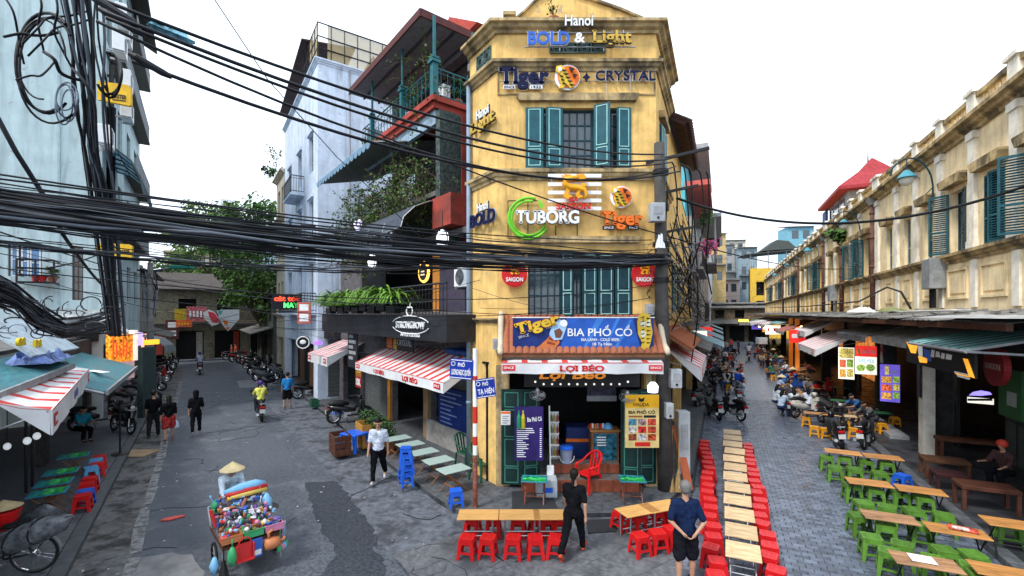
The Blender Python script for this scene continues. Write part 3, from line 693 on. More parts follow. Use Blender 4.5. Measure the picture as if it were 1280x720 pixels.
def dragon(s,cx,cy,k,m,y=0):
 q=lambda a,b:(s.p(cx+a*k,cy+b*k)[0],y,s.p(cx+a*k,cy+b*k)[1]);u=k/48.6
 body=[q(.75,.95),q(1.0,.6),q(.8,.2),q(.3,.05),q(-.35,-.02),q(-.72,-.3),q(-.6,-.62),q(-.1,-.7),q(.35,-.75)]
 MB().tube(body,[.05*u,.13*u,.2*u,.26*u,.27*u,.24*u,.22*u,.22*u,.2*u],8).build('dragon_body',m,s.t,smooth=True)
 f=lambda a,b:(cx+a*k,cy+b*k)
 s.shapes([[f(.2,-1.0),f(.75,-1.0),f(.98,-.72),f(.7,-.6),f(.95,-.5),f(.55,-.45),f(.15,-.55)],[f(-.95,-.95),f(-.55,-.8),f(-.75,-.5)],[f(-.75,-1.0),f(-.2,-.95),f(-.4,-.7)],
              [f(-.55,.0),f(-.25,.05),f(-.45,.55),f(-.1,.72),f(-.5,.95),f(-.85,.7)],[f(.35,.1),f(.62,.12),f(.4,.55),f(.75,.75),f(.3,.9),f(.1,.6)],[f(.6,-.3),f(1.05,-.25),f(.8,-.02),f(.5,-.1)]],m,'dragon_limbs',y+.02,.06)
dragon(s,717,235,16,GD,-.06)
s.word('BIA',711,722,248,253,REDL,bold=.04,serif=1,y=-.06);s.word('SAIGON',695,738,254.5,262,REDL,bold=.04,serif=1,y=-.04)
s=Sg(FC,'beer_sign','orange Tiger lettering under a round tiger emblem on the yellow wall',777,262,-.14)
tiger(s,776,247,13);s.word('Tiger',751,803,265,281,ORNG,bold=.05,serif=1,back=K('letter_brown',(.2,.04,.01),.5));s.rect(753,282.5,768,287.5,BLK,'since_plate');s.rect(785,282.5,798,287.5,BLK,'since_plate')
s.word('SINCE',754.5,766.5,283.6,286.4,WHITE,y=-.045,depth=.008);s.word('1932',786.5,796.5,283.6,286.4,WHITE,y=-.045,depth=.008)
for px,lab in((643,'round red SAIGON plate at the left edge of the lower shuttered window'),(805,'round red SAIGON plate at the right edge of the lower shuttered window')):
 s=Sg(FC,'beer_plate',lab,px,343,-.16);s.disc(px,343,16,REDL,'disc');s.disc(px,343,14.5,K('plate_red',(.58,.015,.018),.35),'disc_face',-.051,.01)
 s.word('SAIGON',px-10.5,px+11,347,352,WHITE,bold=.04,serif=1,y=-.06,depth=.015);dragon(s,px,338,6,GD,-.07);s.bar([(px,330),(px,322)],.015,BLK,y=.05)
yb=-.66
s=Sg(FC,'sign_board','blue BIA PHỐ CỔ sign board standing on the tiled canopy',728,417,yb)
pl=s.rect(641,397,816,438,NAVY,'panel',0,.08)
s.rect(640,396.2,817,397.4,WHITE,'top_edge',0,.09)
BL2=K('board_blue',(.02,.10,.46),.45);BL3=K('board_light_blue',(.045,.2,.62),.45)
s.shapes([[(708,397.6),(742,397.6),(728,437.5),(700,437.5)],[(742,397.6),(790,397.6),(800,437.5),(728,437.5)]],BL2,'printed_glow',-.081,.002)
s.shapes([[(745,397.6),(754,397.6),(730,437),(727,437)],[(770,397.6),(774,397.6),(755,437),(753,437)],[(786,400),(789,400),(770,437),(765,437)]],BL3,'printed_streak',-.0835,.002)
s.word('BIA PHỐ CỔ',709,789,410.5,419.8,WHITE,y=-.084,depth=.015,bold=.015);s.word('BIA LẠNH - COLD BEER',726,773,422.6,426,WHITE,y=-.084,depth=.01,bold=.02);s.word('18 Tạ Hiện',740,764,428,431.5,WHITE,y=-.084,depth=.01,bold=.02)
s.word('Tiger',643,699,398,411,YELT,bold=.05,serif=1,y=-.1,depth=.05,rot=.27,back=K('letter_red_edge',(.35,.03,.015),.5));s.word('SINCE',648,661,418.5,421.5,WHITE,y=-.09,depth=.01,rot=.25);s.word('1932',682,691,407,410,WHITE,y=-.09,depth=.01,rot=.25)
SKIN_P=K('printed_skin',(.60,.17,.05),.5)
s.shape([(668,437),(683,424),(688,418),(697,421),(699,428),(692,437)],SKIN_P,'printed_hand',-.084,.012);s.shapes([[(686,421),(696,424),(696,427),(685,424)],[(684,426),(694,429),(693,431),(683,429)]],K('printed_hand_dark',(.25,.05,.02),.5),'printed_fingers',-.097,.004)
s.shape([(690,405),(699,399),(709,405),(702,424),(692,425),(686,418)],K('glass_blue',(.35,.55,.78),.3),'printed_glass',-.083,.02);s.shape([(692,413),(699,410),(703,415),(700,422),(694,422)],K('glass_dark',(.15,.06,.04),.4),'printed_drink',-.104,.003);s.disc(704,404,4.5,WHITE,'printed_foam',-.104,.01)
tg=[(795,402),(798,393),(802,391),(808,392),(811,395),(812,404),(814,415),(811,430),(808,437),(799,437),(801,428),(796,417)]
s.shape(tg,YELT,'printed_tiger',-.085,.03);s.shapes([[(799,400),(805,403),(804,409),(799,407)],[(806,402),(811,399),(811,407),(807,410)],[(800,412),(806,415),(803,424),(799,418)]],K('tiger_white',(.72,.74,.62),.5),'printed_fur',-.116,.003)
s.shapes([[(798,397+i*5.2),(804,395+i*5.2),(803,397+i*5.2)]for i in range(7)]+[[(812,398+i*5),(806.5,397+i*5),(807,399.2+i*5)]for i in range(7)]+[[(801,398),(803,398),(802,400)],[(806,397),(808,397),(807,399)]],BLK,'printed_stripes',-.12,.003)
def awning(name,label,M,x0,x1,yb_,zb,yf,zf,val,n,red_first=True,words=(),pad=None,group=None,stripe=.5,side=True):
 """striped cloth from the wall line (yb_, zb) down to the bar (yf, zf), valance val deep; one strip per stripe"""
 t=thing(name,label,'awning',M@Vector((0,0,0)),M.to_euler().z,group);w_=(x1-x0)/n
 for i in range(n):
  a=x0+i*w_;mid=a+w_*stripe
  for p,q,m in((a,mid,STRR),(mid,a+w_,STRW)):
   if p>=q:continue
   ym=(yf+yb_)*.5;dz=lambda x:.035+.02*math.sin(x*7);zm=(zf+zb)/2;mb=MB();za,zq=zm-dz(p),zm-dz(q)
   for A,B in(((yf,zf,zf),(ym,za,zq)),((ym,za,zq),(yb_,zb,zb))):mb.hexa([(p,A[0],A[1]-.012),(q,A[0],A[2]-.012),(q,B[0],B[2]-.012),(p,B[0],B[1]-.012),(p,A[0],A[1]),(q,A[0],A[2]),(q,B[0],B[2]),(p,B[0],B[1])])
   mb.build('stripe',m,t)
 mb=MB();k=14;e=(x1-x0)/k;wv=[(-.022-.012*math.sin(i*2.1),zf-val+.012*math.sin(i*1.7))for i in range(k+1)]
 for i in range(k):c,d=x0+i*e,x0+(i+1)*e;(u,zu),(v_,zv)=wv[i],wv[i+1];mb.hexa([(c,yf+u-.004,zu),(d,yf+v_-.004,zv),(d,yf+v_+.014,zv),(c,yf+u+.014,zu),(c,yf-.022,zf),(d,yf-.022,zf),(d,yf-.002,zf),(c,yf-.002,zf)])
 v=mb.build('valance',STRW,t)
 MB().box(x0,yf-.026,zf-.02,x1,yf-.023,zf).build('hem',STRR,t)
 mb=MB();mb.cyl((x0,yf+.03,zf-.03),(x1,yf+.03,zf-.03),.022,n=6)
 for x in(x0+.04,x1-.04):mb.cyl((x,yf+.03,zf-.03),(x,yb_,zb-.45),.016,n=5);mb.cyl((x,yf+.03,zf-.03),(x,yb_,zb-.02),.014,n=5)
 mb.build('frame',STEEL,t)
 if side:
  for x in(x0,x1-.012):
   MB().prism([(0,zf-val),(0,zf),(abs(yb_-yf),zb)],x,x+.012).M
   m2=MB();m2.add([(x,yf,zf-val),(x,yf,zf),(x,yb_,zb),(x+.01,yf,zf-val),(x+.01,yf,zf),(x+.01,yb_,zb)],[(0,1,2),(5,4,3),(0,2,5,3)]);m2.build('side_flap',STRW,t)
 for text,cx,h,wd in words:
  MB().text(text,cx,zf-val*.52,h,yf-.036,wd,.006,.05,1).build('lettering',REDL,t)
 if pad:
  for cx,wd in pad:
   MB().box(cx-wd/2,yf-.045,zf-val*.72,cx+wd/2,yf-.036,zf-val*.22).build('logo_plate',REDL,t);MB().text('SINCE',cx,zf-val*.46,val*.2,yf-.0455,wd*.8,.003,.02).build('logo_lettering',LTR_W,t)
 return t
ay=-1.0;a0,a1=FC.x(627,ay),FC.x(829,ay);z0=CH-(453-HZ)/F*10.7;z1=CH-(467-HZ)/F*10.7
t=awning('awning','red and white awning with LỢI BÉO on its valance above the shop door',FC.M,a0,a1,-.15,z0+.22,ay,z0,z0-z1,8,words=[('LỢI BÉO',FC.x(727,ay),.125,FC.x(755,ay)-FC.x(699,ay))],pad=[(FC.x(636,ay),.3),(FC.x(819,ay),.32)],stripe=.3)
s=Sg(FC,'neon_sign','orange script Lợi Béo sign with bulbs half hidden behind the awning',725,471,-.3)
s.rect(655,464,800,484,BLK,'panel',.05,.04);s.word('Lợi Béo',674,756,463,473,K('script_orange',(.75,.26,.03),.4,emit=.25),bold=.03,shear=.25)
for i in range(12):
 x,z=s.p(669+i*10.5,480 if 0<i<11 else 477);MB().ball((x,-.03,z),.028,8,5).build('bulb',K('lamp_bulb',(.8,.78,.7),.3,emit=.5),s.t)
s=Sg(FC,'menu_board','dark purple BIA PHỐ CỔ price board hanging left of the shop door',660,541,-.55)
PUR=K('board_purple',(.028,.014,.12),.45,var=.3)
s.rect(643,508,679,575,PUR,'panel',0,.04)
for px,c1 in((648.5,(.02,.25,.12)),(654,(.5,.42,.03))):
 x,z=s.p(px,535);MB().lathe((x,-.045,z),[(.045,0),(.05,.02),(.05,.26),(.02,.36),(.018,.44),(.0,.44)],10).build('printed_bottle',K('bottle_%d'%px,c1,.3),s.t)
s.word('Bia Phố Cổ',659,677,521,526,WHITE,y=-.041,depth=.006,bold=.03,rot=.08)
mb=MB();rnd=random.Random(5)
for i in range(15):
 yy=535+i*2.5
 a,z=s.p(646,yy);b,_=s.p(646+rnd.uniform(9,19)*(1.3 if i<3 else.8),yy);mb.box(a,-.0445,z-.013,b,-.041,z+.006);a,_=s.p(674.5,yy);b,_=s.p(677,yy);mb.box(a,-.0445,z-.013,b,-.041,z+.006)
mb.build('price_lines',LTR_W,s.t)
s=Sg(FC,'menu_board','yellow HALIDA menu board with nine food pictures right of the shop door',802,526,-.5)
CRM=K('board_cream',(.66,.50,.20),.5);HY=K('board_yellow',(.75,.40,.01),.45)
s.rect(781,493,823,559,CRM,'panel',0,.05);s.rect(781.3,493.3,822.7,509,HY,'header',-.0505,.004);s.word('HALIDA',791,811,503,507,K('halida_brown',(.13,.07,.01),.5),y=-.055,depth=.005,bold=.03,serif=1)
s.shapes([[(797,496),(801,498),(805,496),(804,501),(801,502),(798,501)]],BLK,'elephant_emblem',-.055,.004)
s.word('BIA PHỐ CỔ',785,818,513,516.5,BLK,y=-.051,depth=.005,bold=.04);s.rect(804,518.5,819,521.5,BLK,'bar',-.051,.004);s.rect(785,519,802,521,K('board_brown',(.3,.1,.02),.5),'print_line',-.051,.004)
fc_=[(.05,.2,.3),(.3,.2,.2),(.45,.05,.03),(.4,.4,.38),(.5,.02,.02),(.35,.04,.02),(.25,.06,.03),(.4,.38,.4),(.4,.06,.02)]
for i in range(9):
 x0,y0=785+(i%3)*12,523+(i//3)*9.4
 s.rect(x0,y0,x0+10,y0+8,K('menu_photo_%d'%i,fc_[i],.5,var=.9,scale=14),'food_picture',-.051,.004)
s.rect(793,552,812,557,REDL,'price_flash',-.051,.005);
s=Sg(FC,'notice','small white notice with orange header on the left door leaf',632,523,-.32,'notice');s.rect(626,514,638,531,WHITE,'paper',0,.015);s.rect(626.3,514.3,637.7,517,ORNG,'header',-.0155,.003)
mb=MB()
for i in range(4):a,z=s.p(628,520+i*2.8);b,_=s.p(636-(i%2)*2,520);mb.box(a,-.019,z-.012,b,-.016,z+.012)
mb.build('print',GREY,s.t)
# ================================================================ HOUSES RIGHT OF THE LEFT STREET
FS=Face(-1.2,12.88,math.atan2(-.785,.620))
CHAR=K('charcoal_board',(.022,.023,.028),.55,var=.25);REDW=K('red_wall',(.34,.055,.04),.85,var=.2,scale=2,bump=.2,dirt=.5)
ORW_L=K('orange_lit_wall',(.60,.24,.05),.8,emit=.35);PURG=K('mauve_wall',(.20,.17,.24),.8)  # orange wall: lamplight on it is put in as emission
bar_b=thing('bar_building','dark bar with stacked plant-covered balconies between yellow corner and white house','building',FS.o,FS.rz)
mb=MB()
wall_open(mb,-13.6,0,.1,3.9,[(-13,-10.6,0,2.6),(-10.2,-7.2,0,2.7),(-6.9,-4,0,2.7),(-3.6,-.4,0,2.7)],.25,.7)
wall_open(mb,-13.6,-.05,3.9,7.3,[(-10.5,-1.2,4.6,7.1)],.25,.75)
wall_open(mb,-9.9,-2.7,7.3,14.4,[(-9.5,-3.2,8.6,10.9),(-9.5,-3.2,11.7,14.2)],.25,2.0)
mb.build('wall',K('bar_wall_dark',(.13,.12,.13),.85,var=.3,dirt=.4),bar_b)
mb=MB();mb.box(-13.6,2.6,.1,0,2.7,3.9);mb.box(-13.6,3.2,3.9,-.05,3.3,7.3);mb.box(-9.9,3.2,7.3,-2.7,3.3,14.4);mb.box(-13.5,.95,7.2,-.1,4.5,7.3);mb.build('inner_wall',DARK,bar_b)
mb=MB();mb.box(-2.72,.42,6.9,-2.45,1.25,11.3);mb.build('side_screen',K('screen_dark',(.06,.08,.075),.7,var=.6,scale=9),bar_b);MB().box(-2.72,1.26,6.9,-2.42,3.2,11.3).build('side_wall',REDW,bar_b)
mb=MB();mb.box(-2.75,.3,7.35,-1.55,1.6,8.35);mb.build('corner_block',REDW,bar_b)
mb=MB();mb.box(-9.9,0,14.5,-3.0,3.4,14.62);rf=mb.build('roof',K('roof_underside',(.18,.19,.20),.8),bar_b)
mb=MB();mb.box(-9.95,-.06,14.46,-2.95,-.002,14.72);mb.box(-2.998,0,14.46,-2.93,3.4,14.72);mb.build('fascia',K('roof_edge_brown',(.10,.03,.028),.7),rf)
mb=MB()
for y in(.6,1.3,2.0,2.7):mb.box(-9.9,y,14.42,-3.0,y+.06,14.498)
mb.build('rafter',K('rafter_grey',(.05,.05,.052),.8),rf)
mb=MB();mb.box(-9.4,.32,11.42,-2.68,2.0,11.72);mb.box(-9.45,.22,11.62,-2.62,.32,11.8);mb.box(-2.68,.22,11.62,-2.58,2.0,11.8);mb.build('balcony_slab',REDW,bar_b)
mb=MB();mb.box(-9.3,.45,10.95,-2.8,.6,11.415);mb.build('parapet',K('pale_blue_wall',(.30,.42,.52),.85,dirt=.5),bar_b)
TG=K('balcony_teal',(.018,.12,.14),.45)
def post(parent,x,y,z0,z1,r=.07):
 mb=MB();mb.box(x-r,y-r,z0,x+r,y+r,z0+1.15);mb.box(x-r*1.6,y-r*1.6,z0+1.15,x+r*1.6,y+r*1.6,z0+1.25);mb.cyl((x,y,z0+1.25),(x,y,z1),r*.6,n=8);mb.box(x-r*1.3,y-r*1.3,z0+1.3,x+r*1.3,y+r*1.3,z0+1.36);return mb.build('post',TG,parent)
def railing(parent,p0,p1,z,h,m,n,nm='railing',curl=False):
 p0,p1=Vector(p0),Vector(p1);mb=MB();mb.tube([(p0.x,p0.y,z+h),(p1.x,p1.y,z+h)],.028,5);mb.tube([(p0.x,p0.y,z+.12),(p1.x,p1.y,z+.12)],.02,5);mb.tube([(p0.x,p0.y,z+h-.14),(p1.x,p1.y,z+h-.14)],.014,5)
 for i in range(n+1):
  p=p0.lerp(p1,i/n);mb.tube([(p.x,p.y,z),(p.x,p.y,z+h)],.012,4)
  if curl and i<n:
   q=p0.lerp(p1,(i+.5)/n);d=(p1-p0).length/n
   if abs(p1.x-p0.x)>abs(p1.y-p0.y):mb.ring((q.x,q.y,z+h*.5),d*.34,.01,10,4,0,'y')
   else:mb.ring((q.x,q.y,z+h*.5),d*.34,.01,10,4,0,'x')
 return mb.build(nm,m,parent)
for x,y in((-2.72,.36),(-5.2,.36),(-8.2,.36),(-2.72,1.9)):post(bar_b,x,y,11.75,14.5,.1 if x>-3 else.08)
railing(bar_b,(-9.3,.36,0),(-2.72,.36,0),11.78,1.0,TG,22,curl=True);railing(bar_b,(-2.72,.36,0),(-2.72,1.9,0),11.78,1.0,TG,6,curl=True)
aw=thing('corrugated_awning','grey corrugated awning with scalloped blue edge under the top balcony','awning',FS.o,FS.rz)
mb=MB();n=64;X0,X1=-11.6,-4.9;z0,z1=10.62,11.35
for i in range(n):
 a,b=X0+(X1-X0)*i/n,X0+(X1-X0)*(i+1)/n;za,zb=(.07*(i%2)),(.07*((i+1)%2))
 mb.hexa([(a,-.95,z0+za-.01),(b,-.95,z0+zb-.01),(b,1.95,z1+zb-.01),(a,1.95,z1+za-.01),(a,-.95,z0+za),(b,-.95,z0+zb),(b,1.95,z1+zb),(a,1.95,z1+za)])
mb.build('sheet',K('corrugated_grey',(.20,.21,.22),.6),aw)
for i in range(16):
 c=X0+(X1-X0)*(i+.5)/16;w_=(X1-X0)/32
 MB().prism([(c-w_,z0+.05)]+[(c-w_*math.cos(math.pi*k/6),z0-.02-.19*math.sin(math.pi*k/6))for k in range(7)]+[(c+w_,z0+.05)],-1.0,-.98).build('scallop',K('scallop_blue',(.16,.27,.38),.6),aw)
mb=MB();mb.box(-9.6,.4,8.5,-2.72,2.0,8.66);mb.build('balcony_slab',K('old_slab',(.16,.15,.14),.9),bar_b)
railing(bar_b,(-9.5,.5,0),(-2.72,.5,0),8.66,1.0,BLACK,26);railing(bar_b,(-2.72,.5,0),(-2.72,1.9,0),8.66,1.0,BLACK,8)
def vines(name,label,F_,n,x0,x1,y0,y1,z0,z1,seed,mats=(TWIG,LEAFD),leaf=300):
 rnd=random.Random(seed);t=thing(name,label,'plant',F_.o,F_.rz);mb=MB();lf=MB()
 for i in range(n):
  p=Vector((rnd.uniform(x0,x1),rnd.uniform(y0,y1),rnd.uniform(z0,z1)));d=Vector((rnd.gauss(0,1),rnd.gauss(0,.4),rnd.gauss(0,.6))).normalized();pts=[p]
  for k in range(6):d=(d+Vector((rnd.gauss(0,.4),rnd.gauss(0,.3),rnd.gauss(-.12,.35)))).normalized();p=p+d*rnd.uniform(.1,.24);pts.append(p)
  mb.tube(pts,[.012,.011,.01,.009,.007,.005,.003],4,cap=False)
  for k in range(leaf//n):
   c=pts[rnd.randrange(7)]+Vector((rnd.gauss(0,.05),rnd.gauss(0,.05),rnd.gauss(0,.05)));a=Vector((rnd.gauss(0,1),rnd.gauss(0,1),rnd.gauss(0,.6))).normalized();b=a.orthogonal();q=rnd.uniform(.03,.07);lf.add([c-a*q,c+b*q*.5,c+a*q,c-b*q*.5],[(0,1,2,3)])
 tag(mb.build('twigs',mats[0],t),kind='stuff');tag(lf.build('leaves',mats[1],t),kind='stuff');return t
vines('climbing_vine','dry tangled vine sprawling over the middle balcony rail',FS,420,-9.6,-2.9,-.5,1.0,8.2,9.8,4,(TWIG,LEAF),4200)
vines('climbing_vine','sparse vine trailing down beside the dark fabric canopy',FS,200,-10.6,-6.4,-.7,.6,6.6,8.7,5,(TWIG,LEAF),1800)
vines('climbing_vine','light creeper hanging round the top balcony posts',FS,40,-5.4,-2.6,.1,.6,11,14.2,6,(TWIG,LEAF),460)
leafy('potted_plant','white pot with pink-green trailing plant below the top balcony','plant',FS.w(-7.6,.2,11.2),260,.45,.6,LEAF,.08,WHITE,seed=8)
leafy('potted_plant','tall bushy plant rising behind the top balcony rail','plant',FS.w(-4.9,.7,12.0),300,.35,1.3,LEAF,.09,TILER,seed=9)
leafy('potted_plant','dark fern plant beside the teal corner post of the balcony','plant',FS.w(-2.9,1.4,12.0),200,.3,.9,LEAFD,.08,TILER,seed=10)
def ac_unit(label,F_,x,y,z,rot=0,group='air conditioner boxes',s=1):
 t=thing('ac_unit',label,'air conditioner',F_.w(x,y,z),F_.rz+rot,group)
 MB().box(-.42*s,-.16*s,-.3*s,.42*s,.16*s,.3*s).build('housing',WHITE,t,bevel=.015);mb=MB()
 for k in range(5):mb.ring((-.1*s,-.165*s,0),(.05+.045*k)*s,.008,16,4)
 mb.build('grille',GREY,t);MB().lathe((-.1*s,-.158*s,0),[(.245*s,-.004),(.245*s,.004)],20,0,'y').build('fan_opening',DARK,t)
 mb=MB();mb.box(-.36*s,-.14*s,-.36*s,-.31*s,.3*s,-.302*s);mb.box(.31*s,-.14*s,-.36*s,.36*s,.3*s,-.302*s);mb.build('bracket',GALV,t);return t
ac_unit('air conditioner box by the drainpipe above the charcoal fascia',FS,-.75,.35,5.62)
ac_unit('air conditioner box half hidden behind plants on the top balcony',FS,-4.1,1.4,12.6)
mb=MB();pr=[(.75,8.35),(.2,8.3),(-.35,8.05),(-.75,7.65),(-.85,7.3)]
for i in range(12):
 a,b=-8.7+i*.5,-8.7+(i+1)*.5
 for(y0,za),(y1,zb)in zip(pr,pr[1:]):mb.hexa([(a,y0,za-.015),(b,y0,za-.015),(b,y1,zb-.015),(a,y1,zb-.015),(a,y0,za),(b,y0,za),(b,y1,zb),(a,y1,zb)][::1])
cnp=thing('fabric_canopy','dark blue-grey fabric canopy over the lit bar terrace','awning',FS.o,FS.rz);mb.build('cloth',K('canopy_cloth',(.06,.072,.095),.7,var=.2),cnp)
mb=MB()
for i in range(5):x=-8.7+i*1.5;mb.tube([(x,p,z-.03)for p,z in pr],.018,5)
mb.cyl((-8.7,-.85,7.28),(-2.7,-.85,7.28),.025);mb.build('frame',STEEL,cnp)
mb=MB();mb.box(-6.6,2.4,4.6,-5.3,2.5,7.1);mb.build('lit_panel',ORW_L,bar_b)  # terrace wall, no lamp: its glow is painted lamplight
mb=MB();mb.box(-5.28,2.0,4.6,-3.4,2.1,7.1);mb.build('panel',PURG,bar_b)
LAMP=K('lamp_white',(.9,.92,1),.4,emit=1.1)
for px,py,y,r,lab in((553,299,-.6,.26,'round white lamp hanging at the red corner block'),(465,327,-.6,.27,'round white lamp at the far end of the bar terrace')):
 x,z=FS.hit(px,py,y);t=thing('round_lamp',lab,'lamp',FS.w(x,y,z),FS.rz);MB().lathe((0,0,0),[(.02,-.09),(r*.8,-.08),(r,-.05),(r,.05),(r*.8,.08),(.02,.09)],22,0,'y').build('lamp_face',LAMP,t);MB().ring((0,0,0),r+.01,.02,22,5).build('rim',BLACK,t);MB().cyl((0,0,r),(0,0,r+.55),.012).build('hanger',BLACK,t)
x,z=FS.hit(530,340,.3);t=thing('lit_sign','round black sign ringed with glowing orange light on the bar terrace','sign',FS.w(x,.3,z),FS.rz)
MB().lathe((0,0,0),[(.29,-.05),(.29,.0)],24,0,'y').build('panel',BLK,t);MB().ring((0,0.0,0),.33,.045,26,6).build('glow_ring',K('orange_glow',(1,.42,.06),.4,emit=2.0),t)
mb=MB()
for i in range(3):mb.box(-.15+.03*(i==1),-.056,.1-i*.11,.15-.03*(i==1),-.05,.15-i*.11)
mb.build('print',K('warm_print',(.8,.6,.4),.5,emit=.3),t)
x,z=FS.hit(447,280,-.6);t=thing('lantern','small pale purple lanterns hung at the canopy edge','lamp',FS.w(x,-.6,z),FS.rz)
for i in range(3):MB().ball((i*.22-.2,0,-.16*(i%2)),(.1,.1,.15),8,6).build('lantern_shade',K('lilac_lamp',(.62,.55,.85),.5,emit=.5),t)
mb=MB();mb.box(-10.9,-.95,3.75,.35,-.75,4.5);mb.box(.15,-.75,3.75,.35,.6,4.5);mb.box(-10.9,-.75,4.3,.15,.75,4.42);fas=mb.build('balcony_front',CHAR,bar_b)
railing(bar_b,(-10.9,-.88,0),(.25,-.88,0),4.5,.85,BLACK,56);mb=MB();mb.box(-10.85,-.8,4.95,-3.5,-.7,5.0);mb.build('shelf',BLACK,bar_b)
def fern(label,loc,rz,seed,n=130,L=1.0):
 rnd=random.Random(seed);t=thing('fern',label,'plant',loc,rz,'ferns along the bar balcony');mb=MB()
 for i in range(n):
  a=rnd.uniform(0,6.28);l=L*rnd.uniform(.6,1.15);up=rnd.uniform(.5,1.7);pts=[]
  for k in range(5):u=k/4;pts.append(Vector((math.cos(a)*l*u,math.sin(a)*l*u,up*l*(u*1.3-u*u*1.25))))
  for k in range(4):
   d=pts[k+1]-pts[k];s_=Vector((-d.y,d.x,0));s_=s_.normalized()*(.06*(1-k/4.6))if s_.length>1e-5 else Vector((.04,0,0));s2=s_*(.75 if k<3 else.2);mb.add([pts[k]-s_,pts[k]+s_,pts[k+1]+s2,pts[k+1]-s2],[(0,1,2,3)])
 tag(mb.build('fronds',FERN,t),kind='stuff');MB().box(-.32,-.12,-.25,.32,.12,0).build('planter_box',BLACK,t);return t
for i in range(9):
 e=['farthest box','second box from the far end','third box from the far end','fourth box from the far end','middle box of the row','fourth box from the near end','third box from the near end','second box from the near end','nearest box by the apple cider sign'][i]
 fern('bright green fern spilling over the bar railing, '+e,FS.w(-9.6+i*.82,-.95,4.78+.1*(i%2)),FS.rz,20+i)
x,z=FS.hit(513,407,-.97);t=thing('cider_sign','white STRONGBOW APPLE CIDERS lettering on the charcoal balcony front','sign',FS.w(x,-.97,z),FS.rz)
MB().text('STRONGBOW',0,.02,.2,-.01,1.95,.03,.02,1).build('lettering',LTR_W,t);MB().text('APPLE CIDERS',0,-.27,.11,-.01,1.3,.02,.02).build('lettering',LTR_W,t)
mb=MB()
for sg in(1,-1):mb.tube([(-1.25*math.cos(math.pi*k/20),-.03,.02+sg*.27*math.sin(math.pi*k/20))for k in range(2,19)],.015,5)
mb.build('oval',LTR_W,t);mb=MB();mb.tube([(.2*math.sin(a),-.03,.44+.15*math.cos(a)-.06*math.exp(-6*a*a)-.06*math.exp(-6*(6.283-a)**2))for a in[k*math.pi/10 for k in range(21)]],.018,5);mb.tube([(.0,-.03,.53),(.07,-.03,.68)],.016,5);mb.build('apple_outline',LTR_W,t)
x,z=FS.hit(498,423,-.6);t=thing('beer_poster','dark panel with orange tiger and CRYSTAL lettering under the charcoal fascia','sign',FS.w(x,-.6,z),FS.rz)
MB().box(-1.2,0,-.4,1.1,.04,.4).build('panel',BLK,t);MB().text('CRYSTAL',.45,-.12,.2,-.002,1.05,.01,.01).build('lettering',GREY,t)
MB().prism([(-.9,-.35),(-.5,-.35),(-.45,.1),(-.6,.3),(-.95,.25)],-.02,-.002).build('printed_tiger',K('print_orange_dark',(.32,.07,.015),.5),t);MB().prism([(-.4,-.35),(-.1,-.38),(-.15,.2),(-.3,.25)],-.02,-.002).build('printed_tiger',K('print_gold_dark',(.28,.15,.03),.5),t)
t=thing('beer_board','dark upright board with pale lettering beside the far striped awning','sign',FS.w(-7.6,-.7,3.1),FS.rz);MB().box(-.55,0,-.75,.55,.05,.75).build('panel',CHAR,t)
mb=MB()
for i in range(5):mb.box(-.4,-.012,.45-i*.22,.1+.3*(i%2),-.001,.58-i*.22)
mb.build('print',K('faded_print',(.28,.29,.31),.6),t)
awning('awning','long striped awning with LỢI BÉO twice on its valance below charcoal fascia',FS.M,-6.6,.12,.62,3.3,-.9,2.68,.3,16,words=[('LỢI BÉO',-4.3,.12,.9),('LỢI BÉO',-1.9,.14,1.05)],pad=[(-6.3,.35),(-.2,.35)],stripe=.42)
awning('awning','short faded striped awning by the white house beyond the ferns',FS.M,-13.0,-9.9,.65,3.2,-1.0,2.62,.42,9,pad=[(-12.7,.4),(-10.2,.4)],stripe=.4)
t=thing('tarpaulin','blue tarpaulin folded along the near end of the striped awning','tarpaulin',FS.w(-.2,.45,3.3),FS.rz)
rnd=random.Random(3);mb=MB()
for i in range(3):mb.tube([(-1.6+k*.28,-.1+.15*i+rnd.uniform(-.05,.05),.03+rnd.uniform(-.03,.05))for k in range(9)],[rnd.uniform(.06,.13)for _ in range(9)],7)
mb.build('folded_cloth',K('tarp_blue',(.02,.06,.24),.5),t,smooth=True)
mb=MB()
for i in range(22):mb.box(-10.1,.74,.14+i*.115,-7.3,.76+.02*(i%2),.24+i*.115)
mb.build('roller_shutter',K('shutter_grey',(.13,.14,.14),.55,.3),bar_b)
mb=MB();mb.box(-7.18,.6,.1,-6.92,.7,3.0);mb.build('pillar',K('ochre_pillar',(.5,.2,.03),.8,dirt=.4),bar_b)
mb=MB();mb.box(-3.98,.6,.1,-3.62,.72,3.0);mb.build('pillar',K('tan_pillar',(.30,.2,.1),.8,dirt=.5),bar_b)
mb=MB();mb.box(-.42,.55,.1,-.02,.7,3.2);mb.build('pillar',CREAM,bar_b)
mb=MB();mb.box(-3.55,.5,.1,-.5,.62,.85);mb.build('low_wall',GREYP,bar_b)
mb=MB();mb.box(-3.5,.63,2.1,-.5,.69,2.7);mb.build('fascia_board',K('grey_board',(.24,.25,.26),.7,dirt=.5),bar_b)
x0,z0=FS.hit(545,502,.45);t=thing('menu_board','dark blue chalk-written menu board under the long striped awning','sign',FS.w(-1.75,.45,1.5),FS.rz)
MB().box(-.85,0,-.62,.85,.04,.62).build('panel',NAVY,t);mb=MB()
for i in range(8):mb.box(-.7,-.006,.45-i*.14,-.7+rnd.uniform(.6,1.3),-.001,.49-i*.14)
mb.build('print',K('chalk_blue',(.2,.26,.45),.7),t)
